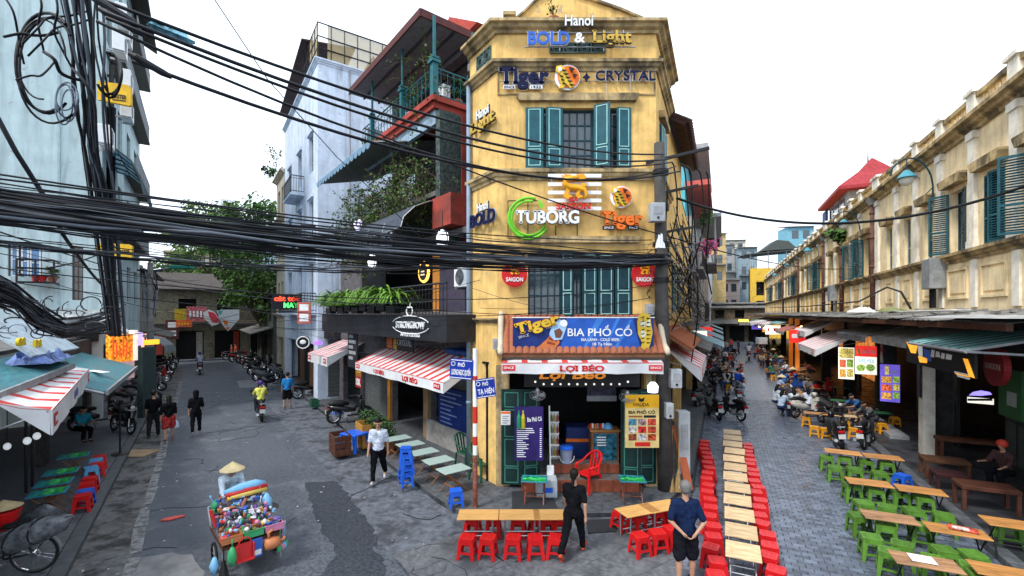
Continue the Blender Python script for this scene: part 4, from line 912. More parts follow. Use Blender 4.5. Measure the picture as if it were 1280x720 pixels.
t=thing('price_sign','hanging dark red sign reading 10K under yellow print','sign',FS.w(*FS.hit(448,469,-.6)[:1],-.6,FS.hit(448,469,-.6)[1]),FS.rz)
MB().box(-.32,0,-.5,.32,.03,-.05).build('panel',K('sign_dark_red',(.28,.02,.02),.5),t);MB().box(-.32,0,-.05,.32,.03,.5).build('panel',K('sign_ochre',(.30,.12,.02),.5),t);MB().text('10K',0,-.27,.26,-.001,.5,.01,.03).build('lettering',LTR_W,t)
mb=MB();mb.box(-.24,-.008,.1,.24,-.001,.18);mb.box(-.2,-.008,.26,.2,-.001,.36);mb.build('print',K('sign_yellow',(.6,.3,.03),.5),t)
q=LF(25.0,5.0);FWH=Face(q.x,q.y,RZ_LR)
wh=thing('white_house','tall bluish-white house with fenced roof terrace, left of the dark bar','building',FWH.o,FWH.rz)
HT=17.6
wn=[(x,x+1.1,z,z+2.0)for z in(5.2,8.7,12.2)for x in(-2.2,-5.6,-9.2)]
mb=MB();wall_open(mb,-11,0,.1,HT,wn+[(-10,-1,0,2.9)],.3);mb.box(-.28,.302,.1,0,8,HT);mb.box(-11,7.7,.1,-.3,8,HT);mb.box(-11,.302,.1,-10.7,7.6,HT);mb.box(-10.7,.31,HT-.3,-.3,7.6,HT-.1);mb.build('wall',WHITEB,wh)
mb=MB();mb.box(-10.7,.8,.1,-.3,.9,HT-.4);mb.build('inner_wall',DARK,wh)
for(a,b,c,d)in wn:
 glazed(wh,a,b,c,d,.15,1,2,GREY)
 mb=MB();mb.box(a-.15,-.12,d+.08,b+.15,.01,d+.2);mb.box(a-.1,-.08,d+.2,b+.1,.01,d+.3);mb.build('window_hood',WHITEB,wh)
for z,x0,x1 in((11.5,-6.4,-3.6),(8.1,-3.6,-.4),(4.6,-8.8,-.3)):
 mb=MB();mb.box(x0,-.75,z-.12,x1,-.001,z);mb.build('balcony_slab',WHITEB,wh);railing(wh,(x0+.04,-.7,0),(x1-.04,-.7,0),z,1.0,BLACK,int((x1-x0)/.16));railing(wh,(x1-.04,-.7,0),(x1-.04,-.02,0),z,1.0,BLACK,5)
sweep2d(MB(),[(-11,0),(0,0),(0,8)],cornice_prof(HT-.15,HT+.1,.18)).build('cornice',WHITEB,wh)
for a,b in((-5.6,-4.3),(-2.6,-1)):shutter(wh,b-a,2.4,(a,.1,.2),0,((.1,.9),),K('brown_door',(.12,.06,.03),.6),None)
FEN=glassy('fence_sheet',(.52,.42,.24),.55,.5)
mb=MB();mb.box(-.1,.5,HT,-.08,7.6,HT+2.0);mb.box(-2.4,.02,HT,-.1,.04,HT+2.0);o=mb.build('fence_sheet',FEN,wh)
mb=MB()
for z in(.1,.7,1.3,2.0):mb.tube([(-4,0,HT+z),(-.05,0,HT+z),(-.05,7.6,HT+z)],.035,5)
for i in range(12):mb.cyl((-.05,i*.68,HT),(-.05,i*.68,HT+2.0),.022,n=5)
for i in range(6):mb.cyl((-i*.7-.05,0,HT),(-i*.7-.05,0,HT+2.0),.022,n=5)
mb.build('terrace_fence',BLACK,wh)
mb=MB();mb.slab([(-10.8,-.4,HT+1.0),(-2.2,-.4,HT+2.1),(-2.2,2.5,HT+2.5),(-10.8,2.5,HT+1.4)],.08);mb.build('terrace_roof',K('terrace_roof_brown',(.05,.03,.03),.8),wh)
mb=MB();mb.box(-5,3,HT,-.5,3.1,HT+1.4);mb.build('terrace_wall',GREYP,wh)
rr=thing('red_roof','small red gabled roof peeking between the terrace fence and the dark bar roof','building',FWH.w(3.6,6,0),FWH.rz);mb=MB();mb.box(-2.6,0,15.5,2.6,3,18.2);mb.build('wall',GREYP,rr);mb=MB();mb.prism([(-2.9,18.2),(2.9,18.2),(0,20.0)],-.3,3.2);mb.build('roof',K('red_tile_roof',(.42,.06,.04),.8,var=.2),rr)
mb=MB()
for i in range(30):mb.box(.02,.5,.2+i*.1,.05+.02*(i%2),3.4,.29+i*.1)
mb.build('roller_shutter',K('shutter_grey',(.13,.14,.14),.55,.3),wh);MB().box(.01,.3,3.25,.3,6,4.3).build('fascia_board',K('wh_fascia',(.05,.05,.055),.7,var=.6,scale=5),wh)
for y_,z0_ in((1.6,4.4),(4.6,9)):MB().cyl((.07,y_,z0_),(.07,y_,HT),.05,n=6).build('drain_pipe',GREY,wh)
for y_,z0_ in((2.6,13.6),(3.6,10.2)):MB().box(.0,y_,z0_,.04,y_+.8,z0_+1.1).build('side_window',GLS,wh)
x,z=FWH.hit(359,377,-1.0);t=thing('neon_sign','red and green LED shop sign on dark board at the white house','sign',FWH.w(x,-1.0,z),R(20))
MB().box(-.75,0,-.42,.75,.06,.42).build('panel',BLK,t);MB().text('cắt tóc',0,.17,.26,-.004,1.3,.02,.05).build('lettering',K('led_red',(1,.06,.02),.4,emit=1.3),t);MB().text('MAY',.2,-.2,.26,-.004,.75,.02,.05).build('lettering',K('led_green',(.08,.9,.15),.4,emit=1.0),t)
x,z=FWH.hit(380,391,-1.0);t=thing('hanging_sign','small tilted red and white sign hanging from the black balcony of the white house','sign',FWH.w(x,-1.0,z),R(8));MB().box(-.3,0,-.5,.3,.05,.5).build('panel',K('sign_faded_red',(.50,.12,.10),.6),t);mb=MB();mb.box(-.2,-.008,.1,.2,-.001,.4);mb.box(-.2,-.008,-.4,.2,-.001,-.05);mb.build('print',LTR_W,t)
x,z=FWH.hit(379,428,-1.2);t=thing('round_sign','round black and white shop sign with purple light above the faded awning','sign',FWH.w(x,-1.2,z),R(15));MB().lathe((0,0,0),[(.3,-.05),(.3,.05)],22,0,'y').build('panel',BLK,t);MB().ring((0,-.05,0),.26,.025,20,5).build('rim',LTR_W,t);MB().ball((0,-.06,.02),(.13,.02,.1),10,6).build('emblem',LTR_W,t)
mb=MB();mb.text('ab',.62,.0,.22,0,.4,.03,.05);mb.build('purple_tube',K('purple_led',(.28,.10,.95),.4,emit=.9),t)
q=LF(36.2,5.0);FB=Face(q.x,q.y,RZ_LR)
bh=thing('beige_house','narrow beige house with dark windows past the white house','building',FB.o,FB.rz)
wn=[(-3.2,-2.2,z,z+1.9)for z in(5,8.6,12)]+[(-1.4,-.5,z,z+1.9)for z in(5,8.6,12)]
mb=MB();wall_open(mb,-4,0,.1,15,wn+[(-3.6,-.5,0,2.8)],.3);mb.box(-4,.31,.1,-3.7,5,15);mb.build('wall',K('beige_render',(.52,.46,.36),.9,dirt=.5,dst=(2,2,.3)),bh)
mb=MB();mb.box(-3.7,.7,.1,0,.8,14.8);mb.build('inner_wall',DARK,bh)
for w_ in wn:glazed(bh,*w_,.15,1,1,TEAL)
for z in(4.3,7.9,11.4,14.7):sweep2d(MB(),[(-4,5),(-4,0),(0,0)],cornice_prof(z,z+.28,.3)).build('cornice',CREAM,bh)
leafy('balcony_plant','bushy plant sticking out from the beige house at mid height','plant',FB.w(-3.6,-.5,15.1),160,.6,.8,LEAFD,.13,None,seed=31)
leafy('balcony_plant','thin-leaved roof plant beside the top of the beige house','plant',FB.w(-2.2,-.3,15.2),110,.8,2.0,LEAF,.1,None,seed=32)
q=LF(40.5,4.8);FB2=Face(q.x,q.y,RZ_LR)
t=thing('shop_house','low dark shop under the street trees past the beige house','building',FB2.o,FB2.rz)
mb=MB();wall_open(mb,-12,0,.1,6,[(-11.5,-8.2,0,2.8),(-7.6,-4.2,0,2.8),(-3.6,-.5,0,2.8),(-7,-5,3.9,5.4),(-3,-1.2,3.9,5.4)],.3);mb.build('wall',K('dull_green_wall',(.10,.11,.09),.9,dirt=.5),t);mb=MB();mb.box(-12,1.4,.1,0,1.5,5.8);mb.build('inner_wall',DARK,t)
mb=MB();mb.slab([(-12.2,-1.6,3.0),(.2,-1.6,3.0),(.2,0,3.5),(-12.2,0,3.5)],.06);mb.build('canopy',ASB,t);mb=MB();mb.slab([(-12.2,-.4,6),(.2,-.4,6),(.2,5,7.6),(-12.2,5,7.6)],.1);mb.build('roof',SLATE,t)
# ================================================================ RIGHT STREET, RIGHT SIDE
OCH=K('ochre_stucco',(.84,.58,.21),.9,var=.16,scale=1.6,bump=.35,dirt=.5,dcol=(.15,.10,.06),dscale=.7,dst=(1.8,1.8,.25),lo=.56,spec=.1,streak=.28)
LOUV=K('pale_louvre',(.30,.36,.38),.6,var=.15);PILW=K('pilaster_white',(.78,.73,.63),.9,var=.15,dirt=.6,dcol=(.2,.17,.13),dscale=1,dst=(2,2,.3),lo=.53)
ZW0,ZSILL,ZTOP,ZCOR,ZPAR=4.4,6.32,8.15,9.55,10.5
def terrace_house(s0,s1,wide,narrow,label,wallm,near=False):
 t=thing('terrace_house',label,'building',FR.w(-s0,0,0),FR.rz,'colonial houses along the brick street');L=s1-s0
 lx=lambda s:-(s-s0)
 ops=[(lx(s+.5),lx(s-.5),ZSILL,ZTOP)for s in wide]+[(lx(s+.32),lx(s-.32),ZSILL,ZTOP-.1)for s in narrow]
 mb=MB();wall_open(mb,-L,0,ZW0,ZPAR-.75,ops,.3);mb.box(-L,.3,ZPAR-1.0,0,5,ZPAR-.9);mb.build('wall',wallm,t)
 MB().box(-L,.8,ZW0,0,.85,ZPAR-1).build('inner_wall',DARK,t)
 for z0,z1,o,nm in((ZCOR-.05,ZCOR+.32,.34,'cornice'),(ZSILL-.3,ZSILL-.02,.2,'sill_course')):
  sweep2d(MB(),[(-L,0),(0,0)],cornice_prof(z0,z1,o)).build(nm,CORN,t)
 cs=sorted([(lx(s),.62)for s in wide]+[(lx(s),.42)for s in narrow])
 for x,hw in cs:
  mb=MB()
  for a,b,c,d in((x-hw,x+hw,4.95,5.02),(x-hw,x+hw,5.78,5.85),(x-hw,x-hw+.07,5.02,5.78),(x+hw-.07,x+hw,5.02,5.78)):mb.box(a,-.045,c,b,.005,d)
  mb.box(x-hw+.16,-.03,5.12,x+hw-.16,.004,5.68);mb.build('wall_panel',wallm,t)
  mb=MB();zt=ZTOP+.14 if hw>.5 else ZTOP+.04;mb.prism([(x-hw,zt),(x+hw,zt),(x+hw+.12,zt+.2),(x+hw+.12,zt+.26),(x-hw-.12,zt+.26),(x-hw-.12,zt+.2)],-.24,.005);mb.build('window_hood',CORN,t)
 xs=sorted([x for x,_ in cs]);pil=[(a+b)/2 for a,b in zip(xs,xs[1:])]+[-.2,-L+.2]
 p=None
 for x in pil:
  if p is None:mb=MB();mb.box(-.17,-.09,ZSILL,.17,.004,ZCOR-.06);mb.box(-.21,-.12,ZSILL+.0,.21,.003,ZSILL+.2);mb.box(-.22,-.13,ZCOR-.26,.22,.003,ZCOR-.061);mb.box(-.15,-.05,ZW0+.3,.15,.002,ZSILL-.31);p=mb.build('pilaster',PILW,t,loc=(x,0,0))
  else:inst(p,t,(x,0,0))
 pr=None
 for x in pil:
  if pr is None:mb=MB();mb.box(-.22,-.1,ZCOR+.32,.22,.24,ZPAR+.02);mb.box(-.28,-.16,ZPAR+.02,.28,.3,ZPAR+.12);pr=mb.build('parapet_pier',PILW,t,loc=(x,0,0))
  else:inst(pr,t,(x,0,0))
 mb=MB();mb.box(-L,-.07,ZPAR-.14,0,.2,ZPAR-.01);mb.box(-L,-.06,ZCOR+.32,0,.19,ZCOR+.4);mb.build('coping',CORN,t)
 mb=MB();n=int(L/.3)
 for i in range(n):mb.lathe((-L+(i+.5)*L/n,.06,0),[(.06,ZCOR+.4),(.085,ZCOR+.52),(.04,ZPAR-.3),(.06,ZPAR-.141)],6)
 tag(mb.build('balusters',wallm,t),kind='stuff')
 k=0
 for s in wide:
  x=lx(s);glazed(t,x-.5,x+.5,ZSILL,ZTOP,.18,3,2,TEAL)
  h=ZTOP-ZSILL-.02;hm=k%3
  if hm==0:shutter(t,.5,h,(x-.5,-.04,ZSILL+.01),-2.35,m=TEALM,slats=.062,piece=near,lm=TEALM);shutter(t,.5,h,(x+.5,-.02,ZSILL+.01),-.25,hinge=1,m=TEAL,slats=.062,piece=False,lm=LOUV)
  elif hm==1:shutter(t,.5,h,(x-.5,-.04,ZSILL+.01),-2.1,m=TEALM,slats=.062,piece=near);shutter(t,.5,h,(x+.5,-.04,ZSILL+.01),2.4,hinge=1,m=TEAL,slats=.062,piece=near)
  else:shutter(t,.5,h,(x-.5,.02,ZSILL+.01),-.1,m=TEALM,slats=.062);shutter(t,.5,h,(x+.5,.02,ZSILL+.01),.3,hinge=1,m=TEALM,slats=.062)
  k+=1
 for s in narrow:
  x=lx(s);shutter(t,.64,ZTOP-ZSILL-.12,(x-.32,.12,ZSILL+.01),0,m=LOUV,slats=.07,piece=near)
 return t
lab=['cream colonial house nearest the corner lamp with open teal shutters','cream and ochre colonial house just past the first rain pipe','ochre colonial house in the middle of the row with teal shutters','ochre colonial house fourth along the brick street','ochre colonial house fifth along the brick street','farthest ochre colonial house at the end of the row']
b0=[10.0,25.2,36.1,47.0,58.0,69.5,82]
for i in range(6):
 o=15.65+10.9*i
 w_=[o,o+1.95]if i else[11.6,13.6,o,o+1.95];n_=[o+4.05,o+5.95,o+7.95]
 if i:w_=[b0[i]+1.6,b0[i]+3.4];n_=[b0[i]+5.4,b0[i]+7.2,b0[i]+9.2]
 terrace_house(b0[i],b0[i+1],w_,n_,lab[i],YEL2 if i==0 else(K('ochre_mid',(.84,.63,.32),.9,var=.16,scale=1.6,bump=.35,dirt=.5,dcol=(.15,.11,.07),dscale=.7,dst=(1.8,1.8,.25),lo=.56,streak=.28)if i==1 else OCH),near=(i==0))
for i,s in enumerate((25.35,31.2,36.2,47.1,58.1)):
 l=['first rusty rain pipe from the corner end of the cream facade','fern-topped rusty pipe between the first two pipes of the ochre facade','rusty rain pipe after the second house','rusty rain pipe after the third house','rusty rain pipe after the fourth house'][i]
 t=thing('rain_pipe',l,'pipe',FR.w(-s,-.14,0),FR.rz,'rain pipes on the colonial row');mb=MB();mb.cyl((0,0,4.6),(0,0,9.4-(i==1)*.9),.1,n=8)
 for z in(5.3,6.6,7.9,9.0-(i==1)*.6):mb.cyl((0,0,z),(0,0,z+.1),.125,n=8)
 mb.build('pipe',K('pipe_brown_rust',(.13,.06,.045),.8,var=.35,scale=6),t,smooth=True)
 if i!=1:MB().hexa([(-.12,-.12,9.4),(.12,-.12,9.4),(.12,.12,9.4),(-.12,.12,9.4),(-.25,-.22,9.7),(.25,-.22,9.7),(.25,.14,9.7),(-.25,.14,9.7)]).build('hopper',GREYP,t)
leafy('wall_fern','bushy green fern growing out of the rain pipe on the ochre facade','plant',FR.w(-31.2,-.3,8.4),420,.75,1.0,LEAF,.13,None,stems=12,droop=1.0,seed=41)
for i,s in enumerate((19.0,27.5,38,49,60)):
 l=['teal-shaded bracket lamp nearest the viewer on the cream facade','second teal-shaded bracket lamp along the facade beside the rusty pipe','third bracket lamp along the ochre facade','fourth bracket lamp along the ochre facade','fifth and farthest bracket lamp along the ochre facade'][i]
 t=thing('wall_lamp',l,'street lamp',FR.w(-s,-.1,8.6),FR.rz,'bracket lamps along the colonial row')
 pts=spl([(0,-.02,-.3),(0,-.02,.1),(0,-.12,.55),(0,-.4,.95),(0,-.75,1.0),(0,-1.05,.75),(0,-1.1,.5)],3)
 MB().tube(pts,.028,6).build('arm',TEAL,t);MB().tube([(0,-.02,.0),(0,-.2,-.22),(0,-.02,-.3)],.018,5).build('scroll',TEAL,t)
 MB().cyl((0,-.68,.62),(0,-.68,1.0),.015).build('hanger',TEAL,t);MB().lathe((0,-.68,.4),[(.04,.24),(.1,.2),(.26,0),(.29,-.03),(.25,-.03)][::-1],14).build('shade',K('lamp_shade_teal',(.06,.26,.34),.45),t,smooth=True);MB().ball((0,-.68,.32),(.2,.2,.2),12,8).build('globe',K('globe_glass',(.6,.6,.55),.25),t,smooth=True)
lt=thing('lean_to_roof','long patched dark sheet roof over the shops below the colonial facade','roof',FR.w(0,0,0),FR.rz)
rnd=random.Random(12);s=11.0;i=0
MS=[ASB,K('old_sheet_grey',(.2,.195,.185),.85,var=.3,scale=3,bump=.3,dirt=.6,dscale=2),K('tar_sheet',(.09,.09,.092),.8,var=.3,bump=.4,dirt=.5,dcol=(.16,.15,.14),dscale=3),ASB]
while s<80:
 wd=rnd.uniform(.9,1.6);dz=rnd.uniform(-.02,.03);yf=-1.75+rnd.uniform(-.12,.1);zf=4.36+rnd.uniform(-.03,.03)+(s-11)*.003;zb=4.6+dz+(s-11)*.002
 mb=MB();n=8
 for k in range(n):
  a,b=-s-wd*k/n,-s-wd*(k+1)/n;u,v_=.018*(k%2),.018*((k+1)%2)
  mb.hexa([(b,yf,zf+v_-.02),(a,yf,zf+u-.02),(a,.02,zb+u-.02),(b,.02,zb+v_-.02),(b,yf,zf+v_),(a,yf,zf+u),(a,.02,zb+u),(b,.02,zb+v_)])
 mb.build('roof_sheet',MS[rnd.randrange(4)],lt);s+=wd*.985;i+=1
mb=MB();mb.box(-80,-1.72,4.2,-11,-1.62,4.33);mb.build('beam',DWOOD,lt)
rub=MB()
for k in range(130):
 s=rnd.uniform(13,60);y=rnd.uniform(-1.6,-.1);sz=rnd.uniform(.05,.3);rub.cb((-s,y,4.62+(y*.13)+.03),(sz,sz*rnd.uniform(.3,1),rnd.uniform(.02,.08)),rz=rnd.uniform(0,3),rx=rnd.uniform(-.2,.2))
tag(tag(rub.build('roof_rubble',K('rubble_grey',(.28,.27,.25),.9,var=.4,island=.5)),kind='stuff'),None);bpy.data.objects['roof_rubble'].matrix_world=FR.M
def heap(name,label,cat,loc,rz,pts,m,r=.1):
 t=thing(name,label,cat,loc,rz);MB().tube(pts,r,6).build('cloth',m,t,smooth=True);return t
def crumpled(name,label,cat,loc,rz,w_,d_,h_,m,seed=1,n=9):
 rnd=random.Random(seed);t=thing(name,label,cat,loc,rz);vs=[];fs=[]
 for i in range(n+1):
  for j in range(n+1):
   e=min(i,j,n-i,n-j)/n;vs.append(((i/n-.5)*w_*rnd.uniform(.9,1.05),(j/n-.5)*d_*rnd.uniform(.9,1.05),h_*(rnd.random()*.7+.3)*min(1,e*4)+.01))
 for i in range(n):
  for j in range(n):k=i*(n+1)+j;fs.append((k,k+n+1,k+n+2,k+1))
 MB().add(vs,fs).build('sheet',m,t);return t
crumpled('plastic_sheet','crumpled white plastic sheet on the dark lean-to roof by the rusty pipe','plastic sheet',FR.w(-24.5,-.7,4.58),FR.rz,1.5,.9,.25,WHITE,3)
crumpled('cable_heap','yellow-green heap of netting on the dark lean-to roof','netting',FR.w(-21.5,-.5,4.6),FR.rz,1.6,.7,.18,K('net_olive',(.22,.24,.10),.9),4)
crumpled('tarpaulin','grey canvas tarpaulin drooping off the near end of the lean-to roof','tarpaulin',FR.w(-12.0,-1.5,4.42),FR.rz+.12,3.2,1.4,.07,K('canvas_grey',(.36,.36,.35),.9,var=.15,dirt=.3),5,12)
for k,(s,l)in enumerate(((18.6,'grey meter cabinet on the cream facade above the lean-to roof'),(33,'grey meter cabinet farther along the ochre facade'))):
 t=thing('meter_box',l,'meter box',FR.w(-s,-.25,5.3),FR.rz);MB().box(-.32,-.18,0,.32,.24,.95).build('box',GALV,t,bevel=.02);mb=MB()
 for i in range(4):mb.cyl((-.2+i*.13,0,-.6),(-.2+i*.13,0,0),.025,n=6)
 mb.build('conduit',CABLE,t)
t=thing('shop_row','row of dark open shopfronts under the lean-to roof along the brick street','building',FR.w(0,0,0),FR.rz)
wd=[(-17.6,-12),(-23.8,-18.9),(-29.5,-24.6),(-35.5,-30.2),(-46,-36.3),(-58,-47),(-78,-59)]
mb=MB()
for s in(11,18.65,24.2,29.9,35.9,46.5,58.5):mb.box(-s-.16,-.3,.1,-s+.16,.2,4.35)
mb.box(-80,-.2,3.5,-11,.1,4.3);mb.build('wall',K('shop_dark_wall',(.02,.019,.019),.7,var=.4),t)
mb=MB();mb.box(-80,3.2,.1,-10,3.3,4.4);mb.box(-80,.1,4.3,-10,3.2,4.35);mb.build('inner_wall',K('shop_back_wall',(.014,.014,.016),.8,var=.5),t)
for s in(14.2,16.2,20.8,22.5,32.5):
 mb=MB();mb.box(-s-.9,.8,.1,-s+.9,.88,2.6);o=mb.build('door',K('shop_door_dark',(.02,.028,.028),.5,var=.4),t)
 mb=MB()
 for i in range(3):mb.box(-s-.75+i*.55,.77,.5,-s-.35+i*.55,.795,1.6)
 mb.build('panel_moulding',K('door_frame_dim',(.05,.06,.06),.5),o)
mb=MB();mb.box(-18.6,-.6,.1,-18.22,-.31,4.2);mb.build('column',K('column_offwhite',(.66,.62,.54),.85,dirt=.5,dcol=(.15,.14,.12)),t)
mb=MB();mb.box(-18.52,-.66,1.9,-18.28,-.621,3.9);mb.build('conduit',BLACK,t)
mb=MB();mb.box(-23.5,-.9,.1,-20.2,-.35,.24);mb.build('threshold',GREY,t)
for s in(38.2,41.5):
 mb=MB();mb.box(-s-.14,-1.5,.1,-s+.14,-1.25,4.2);mb.build('post',K('orange_post',(.65,.20,.03),.6,emit=.15),t)  # faint emission paints the shop's glow onto the posts
mb=MB();mb.box(-46,2.6,.2,-36.3,2.7,3.6);mb.build('lit_wall',K('orange_inner_wall',(.62,.22,.05),.7,emit=.4,var=.5),t)  # back wall: emission stands in for bulb light falling on it
for i,(s,z)in enumerate(((37.6,3.35),(40.5,3.5),(44,3.3))):
 l=thing('bulb_lamp',['bare glowing bulb at the front of the orange shop','second glowing bulb inside the orange shop','third glowing bulb deep in the orange shop'][i],'lamp',FR.w(-s,-1.3+i*.5,z),FR.rz);MB().ball((0,0,0),(.11,.11,.13),8,6).build('bulb',K('warm_bulb',(1,.62,.25),.3,emit=6),l);MB().cyl((0,0,.13),(0,0,.7),.012).build('cord',BLACK,l)
 pl_=bpy.data.lights.new('bulb_light','POINT');pl_.energy=24;pl_.color=(1,.5,.15);pl_.shadow_soft_size=.12;po=bpy.data.objects.new('bulb_light',pl_);sc.collection.objects.link(po);po.parent=l;po.location=(0,-.05,-.25)
FM=lambda s:Matrix.Translation(FR.w(-s,0,0))@Matrix.Rotation(FR.rz,4,'Z')
STG=K('awning_teal',(.10,.42,.41),.7,var=.25)
awning('awning','striped awning with pale faded stripes beside the lit SAIGON menu',FM(25.4),-5.4,0,-.4,3.72,-2.3,2.85,.32,12,pad=[(-4.8,.4),(-.6,.4)],stripe=.28)
awning('awning','white awning with faint stripes just past the SAIGON menu awning',FM(31.2),-4.6,0,-.4,4.1,-1.9,3.5,.32,8,pad=[(-2.3,1.2)],stripe=.15)
awning('awning','red and white striped awning under the lean-to roof far down the brick street',FM(50),-7,0,-.4,4.1,-2.6,3.5,.3,16,stripe=.5)
awning('awning','last red-striped awning visible at the end of the brick street',FM(60),-7,0,-.4,4.1,-3.2,3.5,.3,16,stripe=.5)
for s0,L_,yf,zf,l,n in((11.8,3.0,-1.95,3.82,'teal striped awning with black frame nearest the viewer under the lean-to roof',22),(42.5,6.5,-2.2,3.75,'plain teal awning over the orange shop',10)):
 a=thing('awning',l,'awning',FR.w(-s0,0,0),FR.rz);w_=L_/n
 for i in range(n):MB().hexa([(-L_+i*w_,yf,zf-.02),(-L_+(i+.93)*w_,yf,zf-.02),(-L_+(i+.93)*w_,-.35,4.2-.02),(-L_+i*w_,-.35,4.2-.02),(-L_+i*w_,yf,zf),(-L_+(i+.93)*w_,yf,zf),(-L_+(i+.93)*w_,-.35,4.2),(-L_+i*w_,-.35,4.2)]).build('stripe',(STG,K('awning_teal_dark',(.03,.13,.15),.7),K('awning_pale',(.34,.42,.42),.7))[i%3],a)
 mb=MB();mb.cyl((-L_,yf,zf-.05),(0,yf,zf-.05),.035);mb.cyl((0,yf,zf-.05),(0,-.35,3.7),.025);mb.cyl((-L_,yf,zf-.05),(-L_,-.35,3.7),.025);mb.cyl((0,yf,zf-.03),(0,-.35,4.17),.03);mb.build('frame',GREY,a)
for s0,L_,yf,zf,m,l in((15.2,4.6,-1.5,3.75,'awg','grey sloping canvas between the teal awning and the purple menu'),(20.2,4.4,-1.6,3.7,'awg2','darker grey sloping canvas above the lit menus'),(36.6,5,-2.4,3.3,'awr','dusty red canvas awning before the orange shop'),(49,6,-2.6,3.4,'awb','green canvas awning past the orange shop'),(56,5,-2.2,3.5,'awg','grey canvas awning far along the brick street'),(68,8,-3,3.4,'awb','green canvas awning near the end of the brick street')):
 a=thing('awning',l,'awning',FR.w(-s0,0,0),FR.rz);MB().slab([(-L_,yf,zf),(0,yf,zf),(0,-.32,4.18),(-L_,-.32,4.18)],.025).build('cloth',K(m,{'awg':(.30,.31,.32),'awg2':(.2,.21,.22),'awr':(.36,.12,.10),'awb':(.07,.24,.2)}[m],.8,var=.3,dirt=.4),a);MB().box(-L_,yf-.02,zf-.22,0,yf,zf).build('valance',K(m+'v',{'awg':(.22,.23,.24),'awg2':(.12,.12,.13),'awr':(.5,.45,.42),'awb':(.10,.3,.25)}[m],.8,var=.3),a);MB().cyl((-L_,yf+.03,zf-.03),(0,yf+.03,zf-.03),.03).build('frame',GREY,a)
def lit_sign(label,px0,py0,px1,py1,y,build,em=.9,name='lit_menu',cat='menu sign'):
 o=FR.w(FR.hit((px0+px1)/2,430,y)[0],y,0);s=Sg(Face(o.x,o.y,R(-38)),name,label,(px0+px1)/2,(py0+py1)/2,0,cat);build(s);return s
LW=K('lightbox_white',(.80,.78,.68),.4,emit=.55);LRD=K('lightbox_red',(.70,.025,.02),.4,emit=.5);LPU=K('lightbox_purple',(.12,.085,.50),.4,emit=.5);LOR=K('lightbox_orange',(.75,.33,.03),.4,emit=.6)
FOOD=[K('food_%d'%i,c,.5,var=.8,scale=18,emit=.35)for i,c in enumerate(((.6,.3,.06),(.55,.45,.12),(.6,.12,.05),(.25,.4,.08)))]
def m1(s):
 s.rect(1048,434,1068,473,LW);s.rect(1049,435,1067,447,FOOD[1],'picture',-.041,.004)
 for i in range(4):s.rect(1049.5+(i%2)*9,449+(i//2)*12,1057.5+(i%2)*9,459+(i//2)*12,FOOD[(i+2)%4],'food_picture',-.041,.004)
lit_sign('glowing cream food menu left of the red SAIGON panel',1048,434,1068,473,-1.3,m1)
def m2(s):
 s.rect(1069,432,1096,445,LRD);s.rect(1069,445.3,1096,467,LW);s.word('SAIGON',1076,1094,437.5,441.5,LTR_W,y=-.041,depth=.01,bold=.04,serif=1);s.rect(1071,436,1075,442,GD,'emblem',-.041,.006);s.word('BALYES',1073,1092.5,449,453,K('balyes_blue',(.25,.55,.75),.5,emit=.3),y=-.041,depth=.008,bold=.03)
 for px in(1076,1088):s.disc(px,459.5,4.5,FOOD[3],'food_picture',-.041,.006)
lit_sign('glowing red and white SAIGON BALYES menu panel',1069,432,1096,467,-1.2,m2)
def m3(s):
 s.rect(1100,455,1125,501,LPU);s.rect(1106,457,1111,468,FOOD[1],'printed_bottle',-.041,.006);s.word('ABI',1113,1122,463,467,LTR_W,y=-.041,depth=.006,bold=.04)
 for i in range(6):s.rect(1102+(i%2)*14,470+(i//2)*10,1114+(i%2)*10,478+(i//2)*10,FOOD[(i*3)%4],'food_picture',-.041,.005)
lit_sign('glowing purple menu with food pictures by the black speaker',1100,455,1125,501,-.8,m3)
def m4b(s):
 s.rect(1209,496,1242,503,LW);s.shapes([[(1211,494),(1216,490),(1226,488),(1237,490),(1240,493),(1226,494.5)]],K('bar_purple',(.25,.2,.9),.4,emit=1.0),'neon_emblem');mb=MB()
 for i in range(9):x,z=s.p(1211+i*3.4,499.5);mb.box(x-.03,-.046,z-.03,x+.03,-.041,z+.035)
 mb.build('print',BLK,s.t)
lit_sign('small purple and white glowing sign on the dark shop wall right of the column',1209,488,1242,503,.5,m4b,name='lit_sign',cat='sign')
s=Sg(FR,'shop_sign','black shop sign with orange and white letters under the teal striped awning',1180,450,-1.55)
s.shape([(1136,426),(1222,443),(1222,474),(1136,452)],BLK,'panel',0,.05)
s.shapes([[(1136,427),(1150,432),(1148,442),(1142,441)],[(1151,445),(1163,448),(1162,454),(1153,453)],[(1208,448),(1214,449),(1223,473),(1216,471)]],LOR,'printed_orange',-.052,.006)
s.shapes([[(1150,432),(1156,433),(1157,447),(1152,445)],[(1168,437),(1172,438),(1171,447),(1167,446)],[(1174,439),(1178,440),(1179,447),(1173,446)],[(1181,441),(1185,442),(1184,449),(1180,448)],[(1187,442),(1194,444),(1193,450),(1186,449)]],LTR_W,'lettering',-.052,.006)
s.shapes([[(1158,436),(1166,438),(1168,452),(1160,450)]],K('print_blue',(.05,.12,.5),.5),'printed_blue',-.052,.006)
s.shapes([[(1197,464),(1215,468),(1215,470),(1197,466)],[(1200,468),(1217,473),(1216,475),(1201,471)]],LTR_W,'stripe',-.052,.006);s.shapes([[(1198,466.3),(1216,470.5),(1216,472),(1199,467.8)]],LOR,'stripe',-.052,.006)
